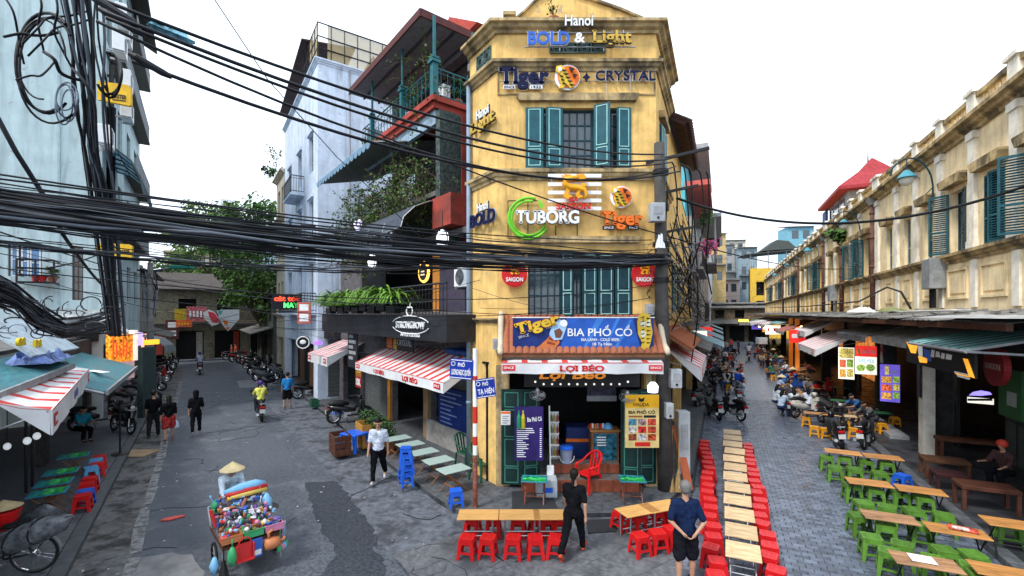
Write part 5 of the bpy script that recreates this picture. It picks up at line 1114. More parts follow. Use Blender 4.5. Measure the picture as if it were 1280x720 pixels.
x,z=FR.hit(1246,458,-.9);t=thing('round_sign','dim dark red round sign under the awning at the near end','sign',FR.w(x,-.9,z),FR.rz);MB().lathe((0,0,0),[(.42,-.06),(.42,.06)],22,0,'y').build('panel',K('dim_red',(.22,.015,.02),.5),t);MB().text('SAIGON',0,0,.12,-.065,.6,.01,.03,1).build('lettering',K('dim_letter',(.4,.25,.22),.5),t)
t=thing('speaker','black loudspeaker box hung beside the purple menu','speaker',FR.w(-20.4,-.9,2.75),FR.rz);MB().box(-.2,-.18,0,.2,.2,.8).build('box',BLACK,t,bevel=.02);MB().lathe((0,-.185,.28),[(.15,0),(.13,.01),(.05,.03),(.0,.03)],14,0,'y').build('cone',GREY,t);MB().lathe((0,-.185,.6),[(.07,0),(.06,.01),(.0,.02)],12,0,'y').build('cone',GREY,t)
x,z=FR.hit(1262,492,.2);t=thing('poster','green poster with a white cup at the dim right end shopfront','poster',FR.w(x,.2,z),FR.rz);MB().box(-.5,0,-.6,.5,.04,.6).build('panel',K('poster_green',(.02,.10,.03),.5),t);MB().box(-.1,-.01,-.3,.3,-.001,.05).build('print',K('poster_white',(.3,.36,.33),.5),t)
q=RF(50,11.2);t=thing('red_pavilion','rooftop pavilion with two-tier red hipped roof behind the colonial row','building',q,RZ_RR)
mb=MB();mb.box(-3,-1.7,9,4,3,15.0);mb.build('wall',GREYP,t);RR_=K('pavilion_red',(.30,.03,.035),.7,var=.2)
def hip(mb,x0,x1,y0,y1,z0,z1,k):
 c=(y1-y0)/2*k;return mb.add([(x0,y0,z0),(x1,y0,z0),(x1,y1,z0),(x0,y1,z0),(x0+c,y0+c,z1),(x1-c,y0+c,z1),(x1-c,y1-c,z1),(x0+c,y1-c,z1)],[(3,2,1,0),(4,5,6,7),(0,1,5,4),(1,2,6,5),(2,3,7,6),(3,0,4,7)])
mb=MB();hip(mb,-4,5,-2.5,3.5,15.0,16.4,.55);mb.box(-4,-2.5,14.75,5,3.5,14.999);o=mb.build('lower_roof',RR_,t);mb=MB();hip(mb,-1.9,2.9,-.75,1.75,16.45,17.9,.96);mb.build('upper_roof',RR_,t);MB().cyl((.5,.5,17.8),(.5,.5,18.9),.06,.02).build('finial',BLACK,t)
for i in range(3):MB().box(-2.6+i*2.1,-1.76,12.6,-1.2+i*2.1,-1.701,14.4).build('window',GLS,t)
mb=MB();mb.box(-4.6,-2.0,12.0,-3.02,-1.8,14.6);mb.build('hanging_banner',K('banner_dark',(.05,.08,.2),.7),t)
q=U(938,400,84);t=thing('far_house','far yellow house with tented rooftop terrace closing the brick street','building',(q.x,q.y,0),R(-12))
mb=MB();wall_open(mb,0,11.5,0,13.0,[(1,2.4,8,10.5),(4,5.4,8,10.5),(7,8.4,8,10.5),(1,2.4,4.5,7),(4,5.4,4.5,7)],.4);mb.build('wall',K('far_yellow',(.68,.42,.05),.85,dirt=.3),t);MB().box(0,1,0,11.5,1.1,12.8).build('inner_wall',DARK,t)
mb=MB();mb.slab([(-1,-.5,15.6),(9.5,-.5,16.4),(9.5,5,16.4),(-1,5,15.6)],.15);mb.prism([(2,16.2),(8,16.5),(6.6,17.9),(4.6,18.2)],.5,4);mb.build('terrace_roof',K('tent_grey',(.07,.08,.075),.8),t)
mb=MB()
for x in(0,3,6,9):mb.cyl((x,0,13),(x,0,16),.1)
mb.build('post',GREY,t);railing(t,(0,.1,0),(3.2,.1,0),13,1.6,WHITE,8);leafy('rooftop_plant','bright green bush on the wall below the tented far terrace','plant',Vector((q.x+4,q.y-1.4,9.0)),160,1.6,1.8,LEAF,.3,None,seed=44)
MB().lathe((7.5,-.6,9.6),[(.0,0),(.5,.08),(.8,.3)],12,0,'y').build('satellite_dish',GREY,t)
for i,(px,w_,top,m,l)in enumerate(((925,5,326,K('far_white',(.6,.65,.68),.8),'far white house with a green roof sheet at the end of the brick street'),(905,4.5,318,K('far_blue',(.38,.52,.62),.8),'far pale blue house left of the white one at the street end'),(1001,5,283,K('far_teal',(.18,.40,.50),.8),'small teal rooftop room right of the tented terrace'),(912,4,350,K('far_pink',(.5,.4,.38),.8),'low far house right at the vanishing end of the street'),(894,4.2,292,K('far_ochre',(.5,.36,.16),.8,dirt=.4),'tall narrow ochre house above the left lane roofs'),(907,3.6,306,K('far_grey',(.36,.37,.38),.8,dirt=.4),'tall narrow grey house behind the left lane roofs'),(920,3.8,300,K('far_cream2',(.6,.56,.46),.8,dirt=.4),'tall narrow cream house in the middle of the street end'),(935,3.6,309,K('far_slate',(.25,.33,.38),.8,dirt=.4),'tall slate-blue house beside the tented terrace'))):
 Y=(118,105,92,95,88,100,110,97)[i];q=U(px,400,Y);t=thing('far_house',l,'building',(q.x,q.y,0),R(-10));z1=CH+(HZ-top)/F*Y;w_=w_*Y/95
 mb=MB();mb.box(-w_/2,0,0,w_/2,5,z1);mb.build('wall',m,t);mb=MB();mb.slab([(-w_/2-.3,-.5,z1),(w_/2+.3,-.5,z1),(w_/2+.3,5,z1+.8),(-w_/2-.3,5,z1+.8)],.15);mb.build('roof',K('far_roof_green',(.05,.28,.17),.7)if i==0 else ASB,t)
 railing(t,(-w_/2,-.9,0),(w_/2,-.9,0),z1-6,1.0,BLACK,8);MB().box(-w_/2,-1,z1-6.15,w_/2,0,z1-6).build('balcony_slab',CONC,t)
 for r in range(3):
  for c in range(2):MB().box(-w_*.34+c*w_*.42,-.05,z1-2.4-r*3.3,-w_*.34+c*w_*.42+w_*.25,.02,z1-.8-r*3.3).build('window',GLS,t)
def lane_house(label,s0,s1,H,m,opts,b=-1.6,m2=None,zs=None):
 q=RF(s0,b);t=thing('lane_house',label,'building',q,RZ_RL);L=s1-s0
 ops=[(L*.15+i*L/2,L*.15+i*L/2+1.1,z,z+1.6)for z in opts for i in range(2)]
 mb=MB();wall_open(mb,0,L,.1,H,ops+[(.4,L-.4,0,2.8)],.3);mb.box(0,.302,.1,.3,6,H);mb.box(0.3,.302,H-.3,L,6,H-.1);mb.build('wall',m,t);MB().box(.31,1,.1,L,1.1,H-.35).build('inner_wall',DARK,t)
 for o in ops:glazed(t,*o,.12,1,1,TEALM)
 return t,L
t,L=lane_house('yellow house with dark balcony just past the brown tiled eaves',20.4,29,9.4,YEL,(4.4,7.2))
mb=MB();mb.box(1,-1.0,4.0,8,0,4.15);mb.build('balcony_slab',CONC,t);railing(t,(1,-.95,0),(8,-.95,0),4.15,.9,BLACK,30)
mb=MB()
mb.slab([(0,-1.2,3.0),(8,-1.2,3.0),(8,0,3.5),(0,0,3.5)],.05);mb.build('canopy',ASB,t)
t,L=lane_house('house topped with bright teal rooms and red eaves in the brick lane',29.2,40,10.4,GREYP,(4.4,7.4))
TB=K('teal_room',(.10,.42,.52),.8,var=.12)
mb=MB();mb.box(0,.4,10.4,10,5,14.2);mb.build('roof_room',TB,t);MB().box(5,.35,12.2,6.5,.399,13.6).build('window',DARK,t)
mb=MB();mb.box(-.4,-.9,14.2,10.4,5.2,14.5);mb.build('roof',GREY,t);mb=MB();mb.box(-.3,-1.0,12.1,9.6,.399,12.4);mb.build('eave',K('eave_red',(.5,.10,.09),.7),t);mb=MB();mb.box(0,-.6,7.2,9,-.001,7.35);mb.build('balcony_slab',CONC,t);railing(t,(0,-.55,0),(9,-.55,0),7.35,1,BLACK,30)
t,L=lane_house('narrow house with a jutting grey roof beyond the teal rooms',40.3,52,11.5,K('lane_grey',(.36,.34,.31),.85,dirt=.5),(4.4,7.6))
mb=MB();mb.box(0,-1.6,12.4,11,4,12.7);mb.build('roof',GREY,t);mb=MB();mb.box(.2,-1.2,8.6,10,0,8.75);mb.build('balcony_slab',CONC,t);railing(t,(.2,-1.15,0),(10,-1.15,0),8.75,1,BLACK,30)
for x in(.4,5,9.5):mb=MB();mb.cyl((x,-1.1,8.7),(x,-1.1,12.4),.06);mb.build('post',GREY,t)
t,L=lane_house('far mixed brown house in the left of the brick lane',52.3,66,13.5,K('lane_brown',(.30,.22,.16),.85,dirt=.5),(4.2,7,10))
mb=MB();mb.slab([(0,-1.4,13.4),(13,-1.4,13.4),(13,4,14.6),(0,4,14.6)],.15);mb.build('roof',SLATE,t)
t,L=lane_house('farthest pale house on the left of the brick lane',66.3,96,14,K('lane_pale',(.45,.47,.48),.85,dirt=.5),(4.2,7,10.4))
leafy('bougainvillea','pink flowering creeper on a balcony past the teal rooms','plant',RF(36,-.9,8.6),420,1.1,1.3,K('flower_pink',(.65,.06,.24),.6,island=.4),.12,None,stems=10,seed=51)
leafy('balcony_plant','green hanging plant beside the pink creeper','plant',RF(33.5,-1.0,10.2),300,.8,1.4,LEAF,.12,None,stems=8,seed=52)
FQ=lambda s:Matrix.Translation(RF(s,-1.6))@Matrix.Rotation(RZ_RL,4,'Z')
awning('awning','red and white awning on the side of the corner building beyond the pole',FQ(14.2),0,4.6,-.02,3.55,-1.05,2.95,.38,7,pad=[(.6,.35)],stripe=.5)
t=thing('tiled_canopy','small terracotta tiled canopy above the side awning behind the pole','canopy',RF(13.6,-1.6),RZ_RL)
mb=MB();mb.slab([(0,-.85,3.5),(4.6,-.85,3.5),(4.6,-.01,4.05),(0,-.01,4.05)],.06);mb.build('base',WOOD,t);p=None
for j in range(4):
 for i in range(20):
  c=(.12+i*.23,-.75+j*.22,3.6+j*.144)
  if p is None:p=MB().tube([(0,-.15,0),(0,.15,0)],[.1,.085],6).build('roof_tile',TILER,t,loc=c,rot=(.58,0,0))
  else:inst(p,t,c,(.58,0,0))
for i,(s,l)in enumerate(((26,'first blue-green awning beyond the side awning in the brick lane'),(34,'second blue-green awning in the brick lane'),(44,'third faded awning in the left of the brick lane'),(56,'farthest faded awning in the left of the brick lane'))):
 a=thing('awning',l,'awning',RF(s,-1.6),RZ_RL)
 for k in range(10):MB().hexa([(k*.6,-1.7,2.78),(k*.6+.57,-1.7,2.78),(k*.6+.57,0,3.48),(k*.6,0,3.48),(k*.6,-1.7,2.8),(k*.6+.57,-1.7,2.8),(k*.6+.57,0,3.5),(k*.6,0,3.5)]).build('stripe',(K('aw_bluegreen',(.06,.2,.24),.7),K('aw_pale',(.3,.38,.42),.7))[(k+i)%2],a)
 MB().cyl((0,-1.7,2.76),(6,-1.7,2.76),.03).build('frame',GREY,a)
t=thing('end_shop','low dark shop with sagging canopies closing the far end of the brick street','building',RF(84,-2),RZR);mb=MB();wall_open(mb,0,9,0,5.6,[(.5,2.6,0,2.6),(3.2,5.4,0,2.6),(6,8.4,0,2.6),(1,2.4,3.9,5.2),(4,5.4,3.9,5.2)],.3);mb.build('wall',K('end_shop_wall',(.16,.12,.08),.9,var=.5,dirt=.5),t);MB().box(0,1,0,9,1.1,6.3).build('inner_wall',DARK,t);mb=MB();mb.slab([(0,-2.5,3.0),(4.4,-2.5,3.0),(4.4,0,3.7),(0,0,3.7)],.05);mb.slab([(4.6,-2,2.8),(9,-2,2.8),(9,0,3.5),(4.6,0,3.5)],.05);mb.slab([(-.3,-.6,5.6),(9.3,-.6,5.6),(9.3,4,6.6),(-.3,4,6.6)],.1);mb.build('canopy',ASB,t)
x=thing('lit_sign','small glowing yellow sign at the far end of the brick lane','sign',RF(66,2.6,3.7),0);MB().box(-.6,0,-.16,.6,.15,.16).build('panel',K('sign_glow_yellow',(1,.72,.08),.4,emit=1.2),x)
# ================================================================ LEFT STREET, LEFT SIDE
q=LF(25.6,-3.4);RZ_CROSS=math.atan2(nL.y,nL.x);FT=Face(q.x,q.y,RZ_CROSS)
FLB=Face(q.x,q.y,RZ_LL)
th=thing('tall_house','tall pale mint house whose blank end wall faces the crossing','building',FT.o,FT.rz)
HT2=24
win=[]
for px0,px1,py0,py1 in((12,22,302,345),(25,35,302,350),(36,50,306,350)):a,b=FT.x(px0),FT.x(px1);win.append((a,b,FT.z(px0,py1),FT.z(px0,py0)))
w2=(FT.x(90),FT.x(104),FT.z(97,375),FT.z(97,308))
mb=MB();wall_open(mb,-9,0,.1,HT2,[(win[0][0]-.05,win[2][1]+.05,win[0][2],win[0][3]),w2],.3);mb.build('wall',PALEL,th)
mb=MB(MB().M);mb.box(-9,1,.1,-.3,1.05,HT2-1);mb.build('inner_wall',DARK,th)
for a,b,c,d in win:glazed(th,a,b,c,d,.12,0,1,WHITE,GLSB)
glazed(th,*w2,.12,1,2,K('frame_brown',(.12,.07,.04),.6))
mb=MB()
mb.box(-1.35,-.06,.1,-1.28,-.001,HT2);mb.build('wall_seam',K('seam_blue',(.40,.50,.55),.9),th)
Mx=Matrix.Rotation(RZ_LL-RZ_CROSS,4,'Z')
ops=[(1+i*3.4,2.6+i*3.4,z,z+2)for z in(5.2,9,12.8,16.6,20.4)for i in range(4)]
mb=MB(Mx);wall_open(mb,.32,14.5,3.2,HT2,ops,.3);mb.box(14.2,.31,.1,14.5,7,HT2);mb.build('street_wall',PALEL,th)
mb=MB(Mx);mb.box(.4,.9,.1,14,.95,HT2-1);mb.build('inner_wall',DARK,th)
for o in ops:
 m2=MB(Mx);m2.box(o[0],.1,o[2],o[1],.14,o[3]);m2.build('pane',GLS,th)
for k,z in enumerate((8.5,12.3,16.1,19.9)):
 x1=(13.5,14.2,13.8,14.3)[k];mb=MB(Mx);mb.box(1+k%2*5.5,-.6,z-.15,x1,0,z);mb.build('balcony_slab',(K('slab_dark',(.12,.11,.10),.9)),th)
 m3=MB(Mx)
 for i in range(40):
  x=1.05+k%2*5.5+i*(x1-1.1-k%2*5.5)/39;m3.cyl((x,-.56,z),(x,-.56,z+1),.018,n=4,cap=False)
 m3.tube([(1+k%2*5.5,-.56,z+1),(x1,-.56,z+1)],.03,4);m3.build('railing',GREY,th)
 if k>2:mb=MB(Mx);mb.slab([(3,-.95,z+2.8),(x1+.3,-.95,z+2.8),(x1+.3,0,z+3.3),(3,0,z+3.3)],.08);mb.build('eave',K('eave_dark',(.07,.055,.05),.9),th)
n=0
for i,(px,py,y)in enumerate(((150,58,-.8),(157,45,-.8),(158,102,-.8),(159,140,-.8),(153,22,-.8),(133,172,-.5))):
 x,z=FLB.hit(px,py,y);ac_unit(['air conditioner box below the highest eave of the mint house','air conditioner box beside the red-trimmed one high on the mint house','air conditioner box under the second eave of the mint house','air conditioner box above the blue curved canopy','topmost air conditioner box on the mint house','lowest air conditioner box just over the curved canopy'][i],FLB,x,y,z,s=1.15,group='air conditioner boxes on the mint house')
x0,_=FLB.hit(140,215,-.2);can=thing('curved_canopy','blue translucent curved canopy with dark ribs on the mint house','canopy',FLB.w(0,0,0),FLB.rz)
PC=glassy('poly_blue',(.12,.50,.68),.55,.25);z1=FLB.z(132,190,0)
xa,xb=-.3,4.2;pr=[(-.02,z1),(-.5,z1-.12),(-.95,z1-.5),(-1.25,z1-1.1),(-1.42,z1-1.9)]
for(p,za),(q_,zb)in zip(pr,pr[1:]):MB().hexa([(xa,q_,zb-.01),(xb,q_,zb-.01),(xb,p,za-.01),(xa,p,za-.01),(xa,q_,zb),(xb,q_,zb),(xb,p,za),(xa,p,za)]).build('panel',PC,can)
mb=MB()
for i in range(6):x=xa+(xb-xa)*i/5;mb.tube([(x,p,z)for p,z in pr],.045,5)
for p,z in pr:mb.cyl((xa,p,z),(xb,p,z),.025,n=5)
mb.build('ribs',K('rib_dark',(.05,.07,.08),.5),can)
YS=K('sign_yellow_box',(.72,.42,.02),.5)
for i,(px,py,w_,h_,l)in enumerate(((144,118,17,13,'upper yellow six-sided MASTER sign among the pole cables'),(144,314,18,9,'lower yellow CRAFT MASTER sign under the thick cable bundle'))):
 Y=18.5;q=U(px,py,Y);t=thing('yellow_sign',l,'sign',q,R(18));k=Y/F;a,b=w_*k,h_*k
 MB().prism([(-a,-b*.75),(a*.9,-b),(a,-b*.9),(a,b*.75),(a*.8,b),(-a,b)],-.08,.08).build('panel',YS,t)
 if i==0:MB().text('MASTER',a*.3,-b*.25,.16,-.085,a*.9,.01,.04).build('lettering',BLK,t);mb=MB();mb.box(-a*.1,-.09,-b*.66,a*.7,-.083,-b*.55);mb.build('print',BLK,t)
 else:MB().text('CRAFT MASTER',.1,-b*.05,.15,-.085,a*1.45,.01,.04).build('lettering',BLK,t);MB().prism([(-.08,.1),(.08,.1),(0,.26)],-.09,-.083).build('emblem',BLK,t)
x,z=FT.hit(47,340,-.5);t=thing('window_cage','black barred window cage with red pots on the mint wall','window cage',FT.w(x,-.5,z),FT.rz);mb=MB();X0,X1,Z0,Z1=FT.x(24,-.5)-x,FT.x(70,-.5)-x,-.42,.45
for zz in(Z0,-.15,.12,Z1):mb.tube([(X0,.45,zz),(X0,-.3,zz),(X1,-.3,zz),(X1,.45,zz)],.04,4)
for xx in(X0,0,X1):mb.cyl((xx,-.3,Z0),(xx,-.3,Z1),.04,n=4)
mb.box(X0,-.28,Z0,X1,.45,Z0+.02);mb.build('cage',BLACK,t);pots=[('red flowerpot in the barred cage on the mint wall, nearer the blue windows',-.05,RED),('second red flowerpot in the barred cage on the mint wall',.15,RED)]
leafy('caged_plant','small leafy plant inside the barred cage on the mint wall','plant',FT.w(x+.42,-.5,z-.2),120,.2,.4,LEAF,.06,TILER,seed=61)
for l,dx,m in pots:p=tag(MB().lathe((0,0,0),[(.09,0),(.12,.28),(.1,.28)],10).build('flowerpot',m),l,'flowerpot','red pots in the window cage');p.location=FT.w(x+dx,-.52,z-.4)
x,z=FT.hit(105,392,-.4);t=thing('torn_awning','torn white sheet awning hanging over a small window of the mint house','awning',FT.w(x,-.4,z),FT.rz);FTk=19.2/F
mb=MB();mb.slab([(-.7,-.5,-.1),(.9,-.65,-.35),(1.0,.4,.05),(-.75,.4,.25)],.03);mb.slab([(.6,-.7,-.3),(1.55,-.5,-.85),(1.5,-.2,-.75),(.6,.2,-.1)],.02);mb.build('sheet',K('dirty_white_sheet',(.5,.52,.5),.8,dirt=.5,dscale=3),t)
MB().box(-.65,.1,-.75,.3,.4,-.2).build('ledge_box',K('pale_box',(.4,.47,.52),.8),t);MB().box(-.55,.05,-1.15,.4,.38,-.78).build('dark_window',DARK,t)
lsh=thing('low_shops','low dark open shops under teal sheet roofs on the left pavement','building',FL.w(0,0,0),FL.rz)
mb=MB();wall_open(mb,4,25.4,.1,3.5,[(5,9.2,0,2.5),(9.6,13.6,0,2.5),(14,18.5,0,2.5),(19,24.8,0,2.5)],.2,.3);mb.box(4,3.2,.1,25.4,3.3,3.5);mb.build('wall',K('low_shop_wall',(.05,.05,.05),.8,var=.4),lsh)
mb=MB();mb.box(4,.6,3.5,25.3,3.2,3.6);mb.build('roof_slab',ASB,lsh)
q0=FL.x(60,-.4)
t=thing('light_box_roof','pale blue sloped metal hood above the teal roofs at the left edge','roof',FL.w(0,0,0),FL.rz);mb=MB();a,b=FL.x(-20,.2),FL.x(57,.2)
z=FL.z(40,418,.2);mb.slab([(a,-.5,z-.35),(b,-.5,z-.45),(b,.4,z+.35),(a,.4,z+.45)],.05);mb.build('sheet',K('hood_blue_white',(.45,.54,.62),.6,dirt=.5,dscale=3),t)
TR=K('teal_roof_sheet',(.055,.19,.22),.5,.2,var=.3,scale=3,st=(1,5,1),dirt=.6,dcol=(.16,.16,.15),dscale=1.3,gloss=.15)
def corr_roof(label,x0,x1,yb,zb,yf,zf,n,m):
 t=thing('sheet_roof',label,'roof',FL.w(0,0,0),FL.rz,'teal sheet roofs on the left pavement');ns=max(2,round((x1-x0)/.9))
 for k in range(ns):
  a,b=x0+(x1-x0)*k/ns,x0+(x1-x0)*(k+1)/ns;mb=MB();c=10
  for i in range(c):
   p,q=a+(b-a)*i/c,a+(b-a)*(i+1)/c;u,v_=.022*(i%2),.022*((i+1)%2);mb.hexa([(p,yf,zf+u-.01),(q,yf,zf+v_-.01),(q,yb,zb+v_-.01),(p,yb,zb+u-.01),(p,yf,zf+u),(q,yf,zf+v_),(q,yb,zb+v_),(p,yb,zb+u)])
  mb.build('roof_sheet',m,t)
 mb=MB();mb.box(x0,yf-.06,zf-.1,x1,yf,zf+.03);mb.cyl((x1,yf+.03,zf-.06),(x1,yb,zb-.06),.05,n=6);mb.cyl((x0,yf+.03,zf-.06),(x0,yb,zb-.06),.05,n=6);mb.build('gutter',GALV,t)
 mb=MB();k=max(2,int((x1-x0)/3))
 for i in range(k):x=x0+.2+(x1-x0-.4)*i/(k-1);mb.cyl((x,yb-.15,.1),(x,yb-.15,zb-.1),.03,n=6)
 mb.build('post',BLACK,t);return t
corr_roof('long teal sheet roof with worn patches past the striped awning',16.3,23.4,.28,3.05,-1.3,2.42,10,TR)
corr_roof('ribbed teal sheet roof at the left edge behind the striped awning',5.0,16.2,.28,3.5,-.66,3.2,10,TR)
p0=G(110,461,2.95);p1=G(63,512,2.95);d=(p1-p0);rz=math.atan2(-d.y,-d.x);L_=Vector((d.x,d.y)).length
FA=Face(p1.x,p1.y,rz)
ip=FA.M.inverted().to_3x3()
awning('awning','red and white striped awning with white valance in front of the teal roofs',FA.M,-.0,L_,.62,3.14,0,2.95,.42,8,words=[],pad=[(.3,.3),(L_-.35,.35)],stripe=.35)
s=thing('awning_lettering','small dark LỢI BÉO lettering in the middle of the left awning valance','lettering',FA.w(L_*.5,-.03,2.74),rz);MB().text('LỢI BÉO',0,0,.14,0,.75,.008,.05,1).build('lettering',K('letter_navy_dim',(.12,.12,.3),.5),s)
crumpled('cloth_heap','heap of blue and purple cloth lying on the teal roof','cloth',FL.w(15.2,-.25,3.4),FL.rz,2.4,.9,.3,K('cloth_blue_purple',(.14,.2,.42),.8,var=.6,scale=5),7)
crumpled('cloth_heap','dark plastic and rope heap lying higher on the teal roof','cloth',FL.w(17.6,-.1,3.0),FL.rz,1.6,.5,.2,K('heap_dark',(.02,.025,.03),.7,var=.5),8)
crumpled('white_scrap','white scrap of plastic lying on the long teal roof','plastic scrap',FL.w(19.0,-.75,2.72),FL.rz+.5,1.2,.22,.03,WHITE,9)
t=thing('lit_shop','glowing orange and white shopfront display beyond the teal roofs','shop display',FL.w(24.0,-.9,0),FL.rz+R(-40));MB().box(-.6,0,2.6,.35,.2,3.7).build('lit_panel',K('lit_orange',(.8,.25,.02),.4,var=.95,scale=8,emit=.35),t);MB().box(.37,-.05,2.6,.52,.2,3.85).build('lit_panel',K('lit_white',(.85,.7,.6),.4,emit=.4),t);MB().box(.54,0,3.2,.8,.2,3.75).build('lit_panel',K('lit_lilac',(.6,.45,.85),.4,emit=.5),t);MB().box(.82,0,3.2,1.6,.2,3.4).build('lit_panel',K('lit_amber',(.95,.4,.03),.4,emit=.8),t);MB().box(-.6,-.02,1.9,.4,.2,2.58).build('lit_panel',K('lit_dim',(.45,.3,.3),.4,emit=.3),t);MB().box(.85,.05,.1,1.5,.3,3.1).build('cabinet',K('cabinet_dark',(.03,.05,.05),.5),t)
mb=MB()
for i in range(6):mb.box(-.52+i*.14,-.012,2.8,-.46+i*.14,-.002,3.6-(i%3)*.2)
mb.build('print',K('lit_print_red',(.7,.08,.02),.5,emit=.5),t)
for px,py in((24,425),(45,427)):
 x,z=FL.hit(px,py,-.3);t=thing('sign_letter',('yellow cut-out letters above the teal roof, nearer the viewer','yellow cut-out letters above the teal roof, farther along')[px>30],'lettering',FL.w(x,-.3,z),FL.rz);MB().text(('ea','na')[px>30],0,0,.22,0,.5,.05,.05).build('lettering',K('letter_yellow',(.7,.5,.02),.5),t)
for i,(px,py)in enumerate(((34,551),(46,545),(9,558))):
 q=U(px,py,9.4+.3*i);t=thing('hanging_bulb',['dim white bulb hanging in the dark left shop','second dim white bulb hanging in the dark left shop','third dim white bulb at the picture edge of the left shop'][i],'lamp',q);MB().ball((0,0,0),(.065,.065,.08),8,6).build('bulb',K('bulb_dim',(.75,.8,.85),.3,emit=.25),t);MB().cyl((0,0,.08),(0,0,.8),.008).build('cord',BLACK,t)
q=LF(54,-6);FE=Face(q.x,q.y,RZ_CROSS)
eh=thing('end_shops','old two-storey shop row closing the end of the left street','building',FE.o,FE.rz)
ops=[(1+i*3.1,3.2+i*3.1,0,2.9)for i in range(6)]+[(1.2+i*3.1,2.6+i*3.1,4.3,6.0)for i in range(6)]
mb=MB();wall_open(mb,0,20,.1,7,ops,.3);mb.build('wall',K('old_green_plaster',(.22,.20,.14),.9,var=.3,dirt=.6),eh);MB().box(0,.8,.1,20,.9,6.8).build('inner_wall',DARK,eh)
mb=MB();mb.slab([(-.4,-.9,6.9),(20.4,-.9,6.9),(20.4,4,8.8),(-.4,4,8.8)],.12);mb.build('roof',K('end_roof',(.06,.05,.045),.85,var=.3),eh)
mb=MB();mb.box(0,-1.0,3.6,20,0,3.75);mb.build('balcony_slab',K('end_slab',(.2,.18,.14),.9),eh);railing(eh,(0,-.95,0),(20,-.95,0),3.75,1.0,K('old_rail',(.25,.2,.12),.8),60)
for i,c in enumerate(((.5,.06,.04),(.45,.42,.36),(.42,.05,.03),(.10,.08,.07),(.3,.2,.05))):
 sh=K('end_shutter_%d'%i,c,.6,dirt=.4);mb=MB()
 for k in range(12):mb.box(1.05+(i+.5)*3.1,.15,.15+k*.22,3.15+(i+.5)*3.1-1.6,.17+.02*(k%2),.35+k*.22)
 mb.build('roller_shutter',sh,eh)
for px0,px1,py0,py1,m,l in((218,233,386,400,K('end_sign_yellow',(.5,.35,.03),.6),'yellow shop board at the left street end'),(233,258,383,402,K('end_sign_pink',(.45,.12,.14),.6,var=.9,scale=6),'busy red and pale shop board at the left street end'),(220,240,400,409,K('end_sign_red',(.5,.09,.02),.6,emit=.15),'long orange-red shop sign under the upper boards at the left street end')):
 a,z1=FE.hit(px0,py0,-1.3);b,_=FE.hit(px1,py0,-1.3);_,z0=FE.hit(px0,py1,-1.3);t=thing('shop_sign',l,'sign',FE.w((a+b)/2,-1.3,(z0+z1)/2),FE.rz);MB().box(-(b-a)/2,0,-(z1-z0)/2,(b-a)/2,.1,(z1-z0)/2).build('panel',m,t);mb=MB()
 for k in range(4):mb.box(-(b-a)*.36+k*(b-a)*.18,-.02,-(z1-z0)*.2,-(b-a)*.26+k*(b-a)*.18,-.002,(z1-z0)*.2)
 mb.build('print',(YS,LTR_W,YS)[('yellow' in l)*0+('busy' in l)*1+('long' in l)*2],t)
x,z=FE.hit(215,412,-1.1);t=thing('shop_sign','small dark upright sign with two pale squares by the street end','sign',FE.w(x,-1.1,z),FE.rz);MB().box(-.5,0,-.9,.5,.12,.9).build('panel',K('sign_dark_maroon',(.10,.03,.03),.6),t);MB().box(-.3,-.015,.2,.3,-.002,.7).build('print',LTR_W,t);MB().box(-.3,-.015,-.6,.3,-.002,-.1).build('print',LTR_W,t)
q=U(205,400,68);t=thing('cream_house','cream house with arched upper windows behind the end shops','building',(q.x,q.y,0),R(25));mb=MB();wall_open(mb,0,11,0,14,[(1+i*2,2.1+i*2,9.5,12)for i in range(5)],.4);mb.build('wall',K('far_cream',(.55,.52,.42),.9,dirt=.4),t);MB().box(0,1,0,11,1.1,13.5).build('inner_wall',DARK,t);sweep2d(MB(),[(0,0),(11,0)],cornice_prof(13.4,14.1,.5)).build('cornice',CREAM,t);mb=MB();mb.slab([(-1,-2,9.0),(8,-2,8.0),(8,0,8.8),(-1,0,9.8)],.15);mb.build('lean_roof',K('lean_red',(.22,.06,.05),.8),t)
q=U(268,300,90);t=thing('water_tank_roof','distant white roof cabin with vents above the trees','building',(q.x,q.y,0),R(20));MB().box(-2,0,0,14,8,22).build('wall',K('far_bluegrey',(.32,.46,.54),.8),t);MB().box(1,-.1,22,3.6,2,27.5).build('cabin',K('cabin_white',(.66,.68,.7),.7),t);MB().box(1.5,-.2,23,3.1,-.11,24.6).build('vent',GREY,t);MB().box(1.5,-.2,25.2,3.1,-.11,26.8).build('vent',GREY,t)
def wide_house(label,s,L,H,m,b=-3.4,opts=(4.6,8)):
 q=LF(s,b);t=thing('street_house',label,'building',q,RZ_LL);ops=[(1+i*2.6,2.2+i*2.6,z,z+1.6)for z in opts for i in range(int(L/2.6))]
 mb=MB();wall_open(mb,0,L,.1,H,ops+[(.5,L-.5,0,2.8)],.3);mb.box(0,.302,.1,.3,5,H);mb.build('wall',m,t);MB().box(.31,.9,.1,L,1,H-.2).build('inner_wall',DARK,t);mb=MB();mb.slab([(-.3,-.8,H),(L+.3,-.8,H),(L+.3,4,H+1),(-.3,4,H+1)],.12);mb.build('roof',SLATE,t);mb=MB();mb.slab([(0,-1.7,2.9),(L,-1.7,2.9),(L,0,3.4),(0,0,3.4)],.05);mb.build('canopy',ASB,t);return t
wide_house('low grey house past the mint house on the left street',40.4,10,7.5,GREYP)
x=thing('curved_roof_sheet','grey curled metal sheet roof beside the lattice cable pole','roof',U(193,425,30),R(20));mb=MB();pr=[(-1.0,.35),(-.4,.3),(.3,.1),(.8,-.35),(.95,-.8)]
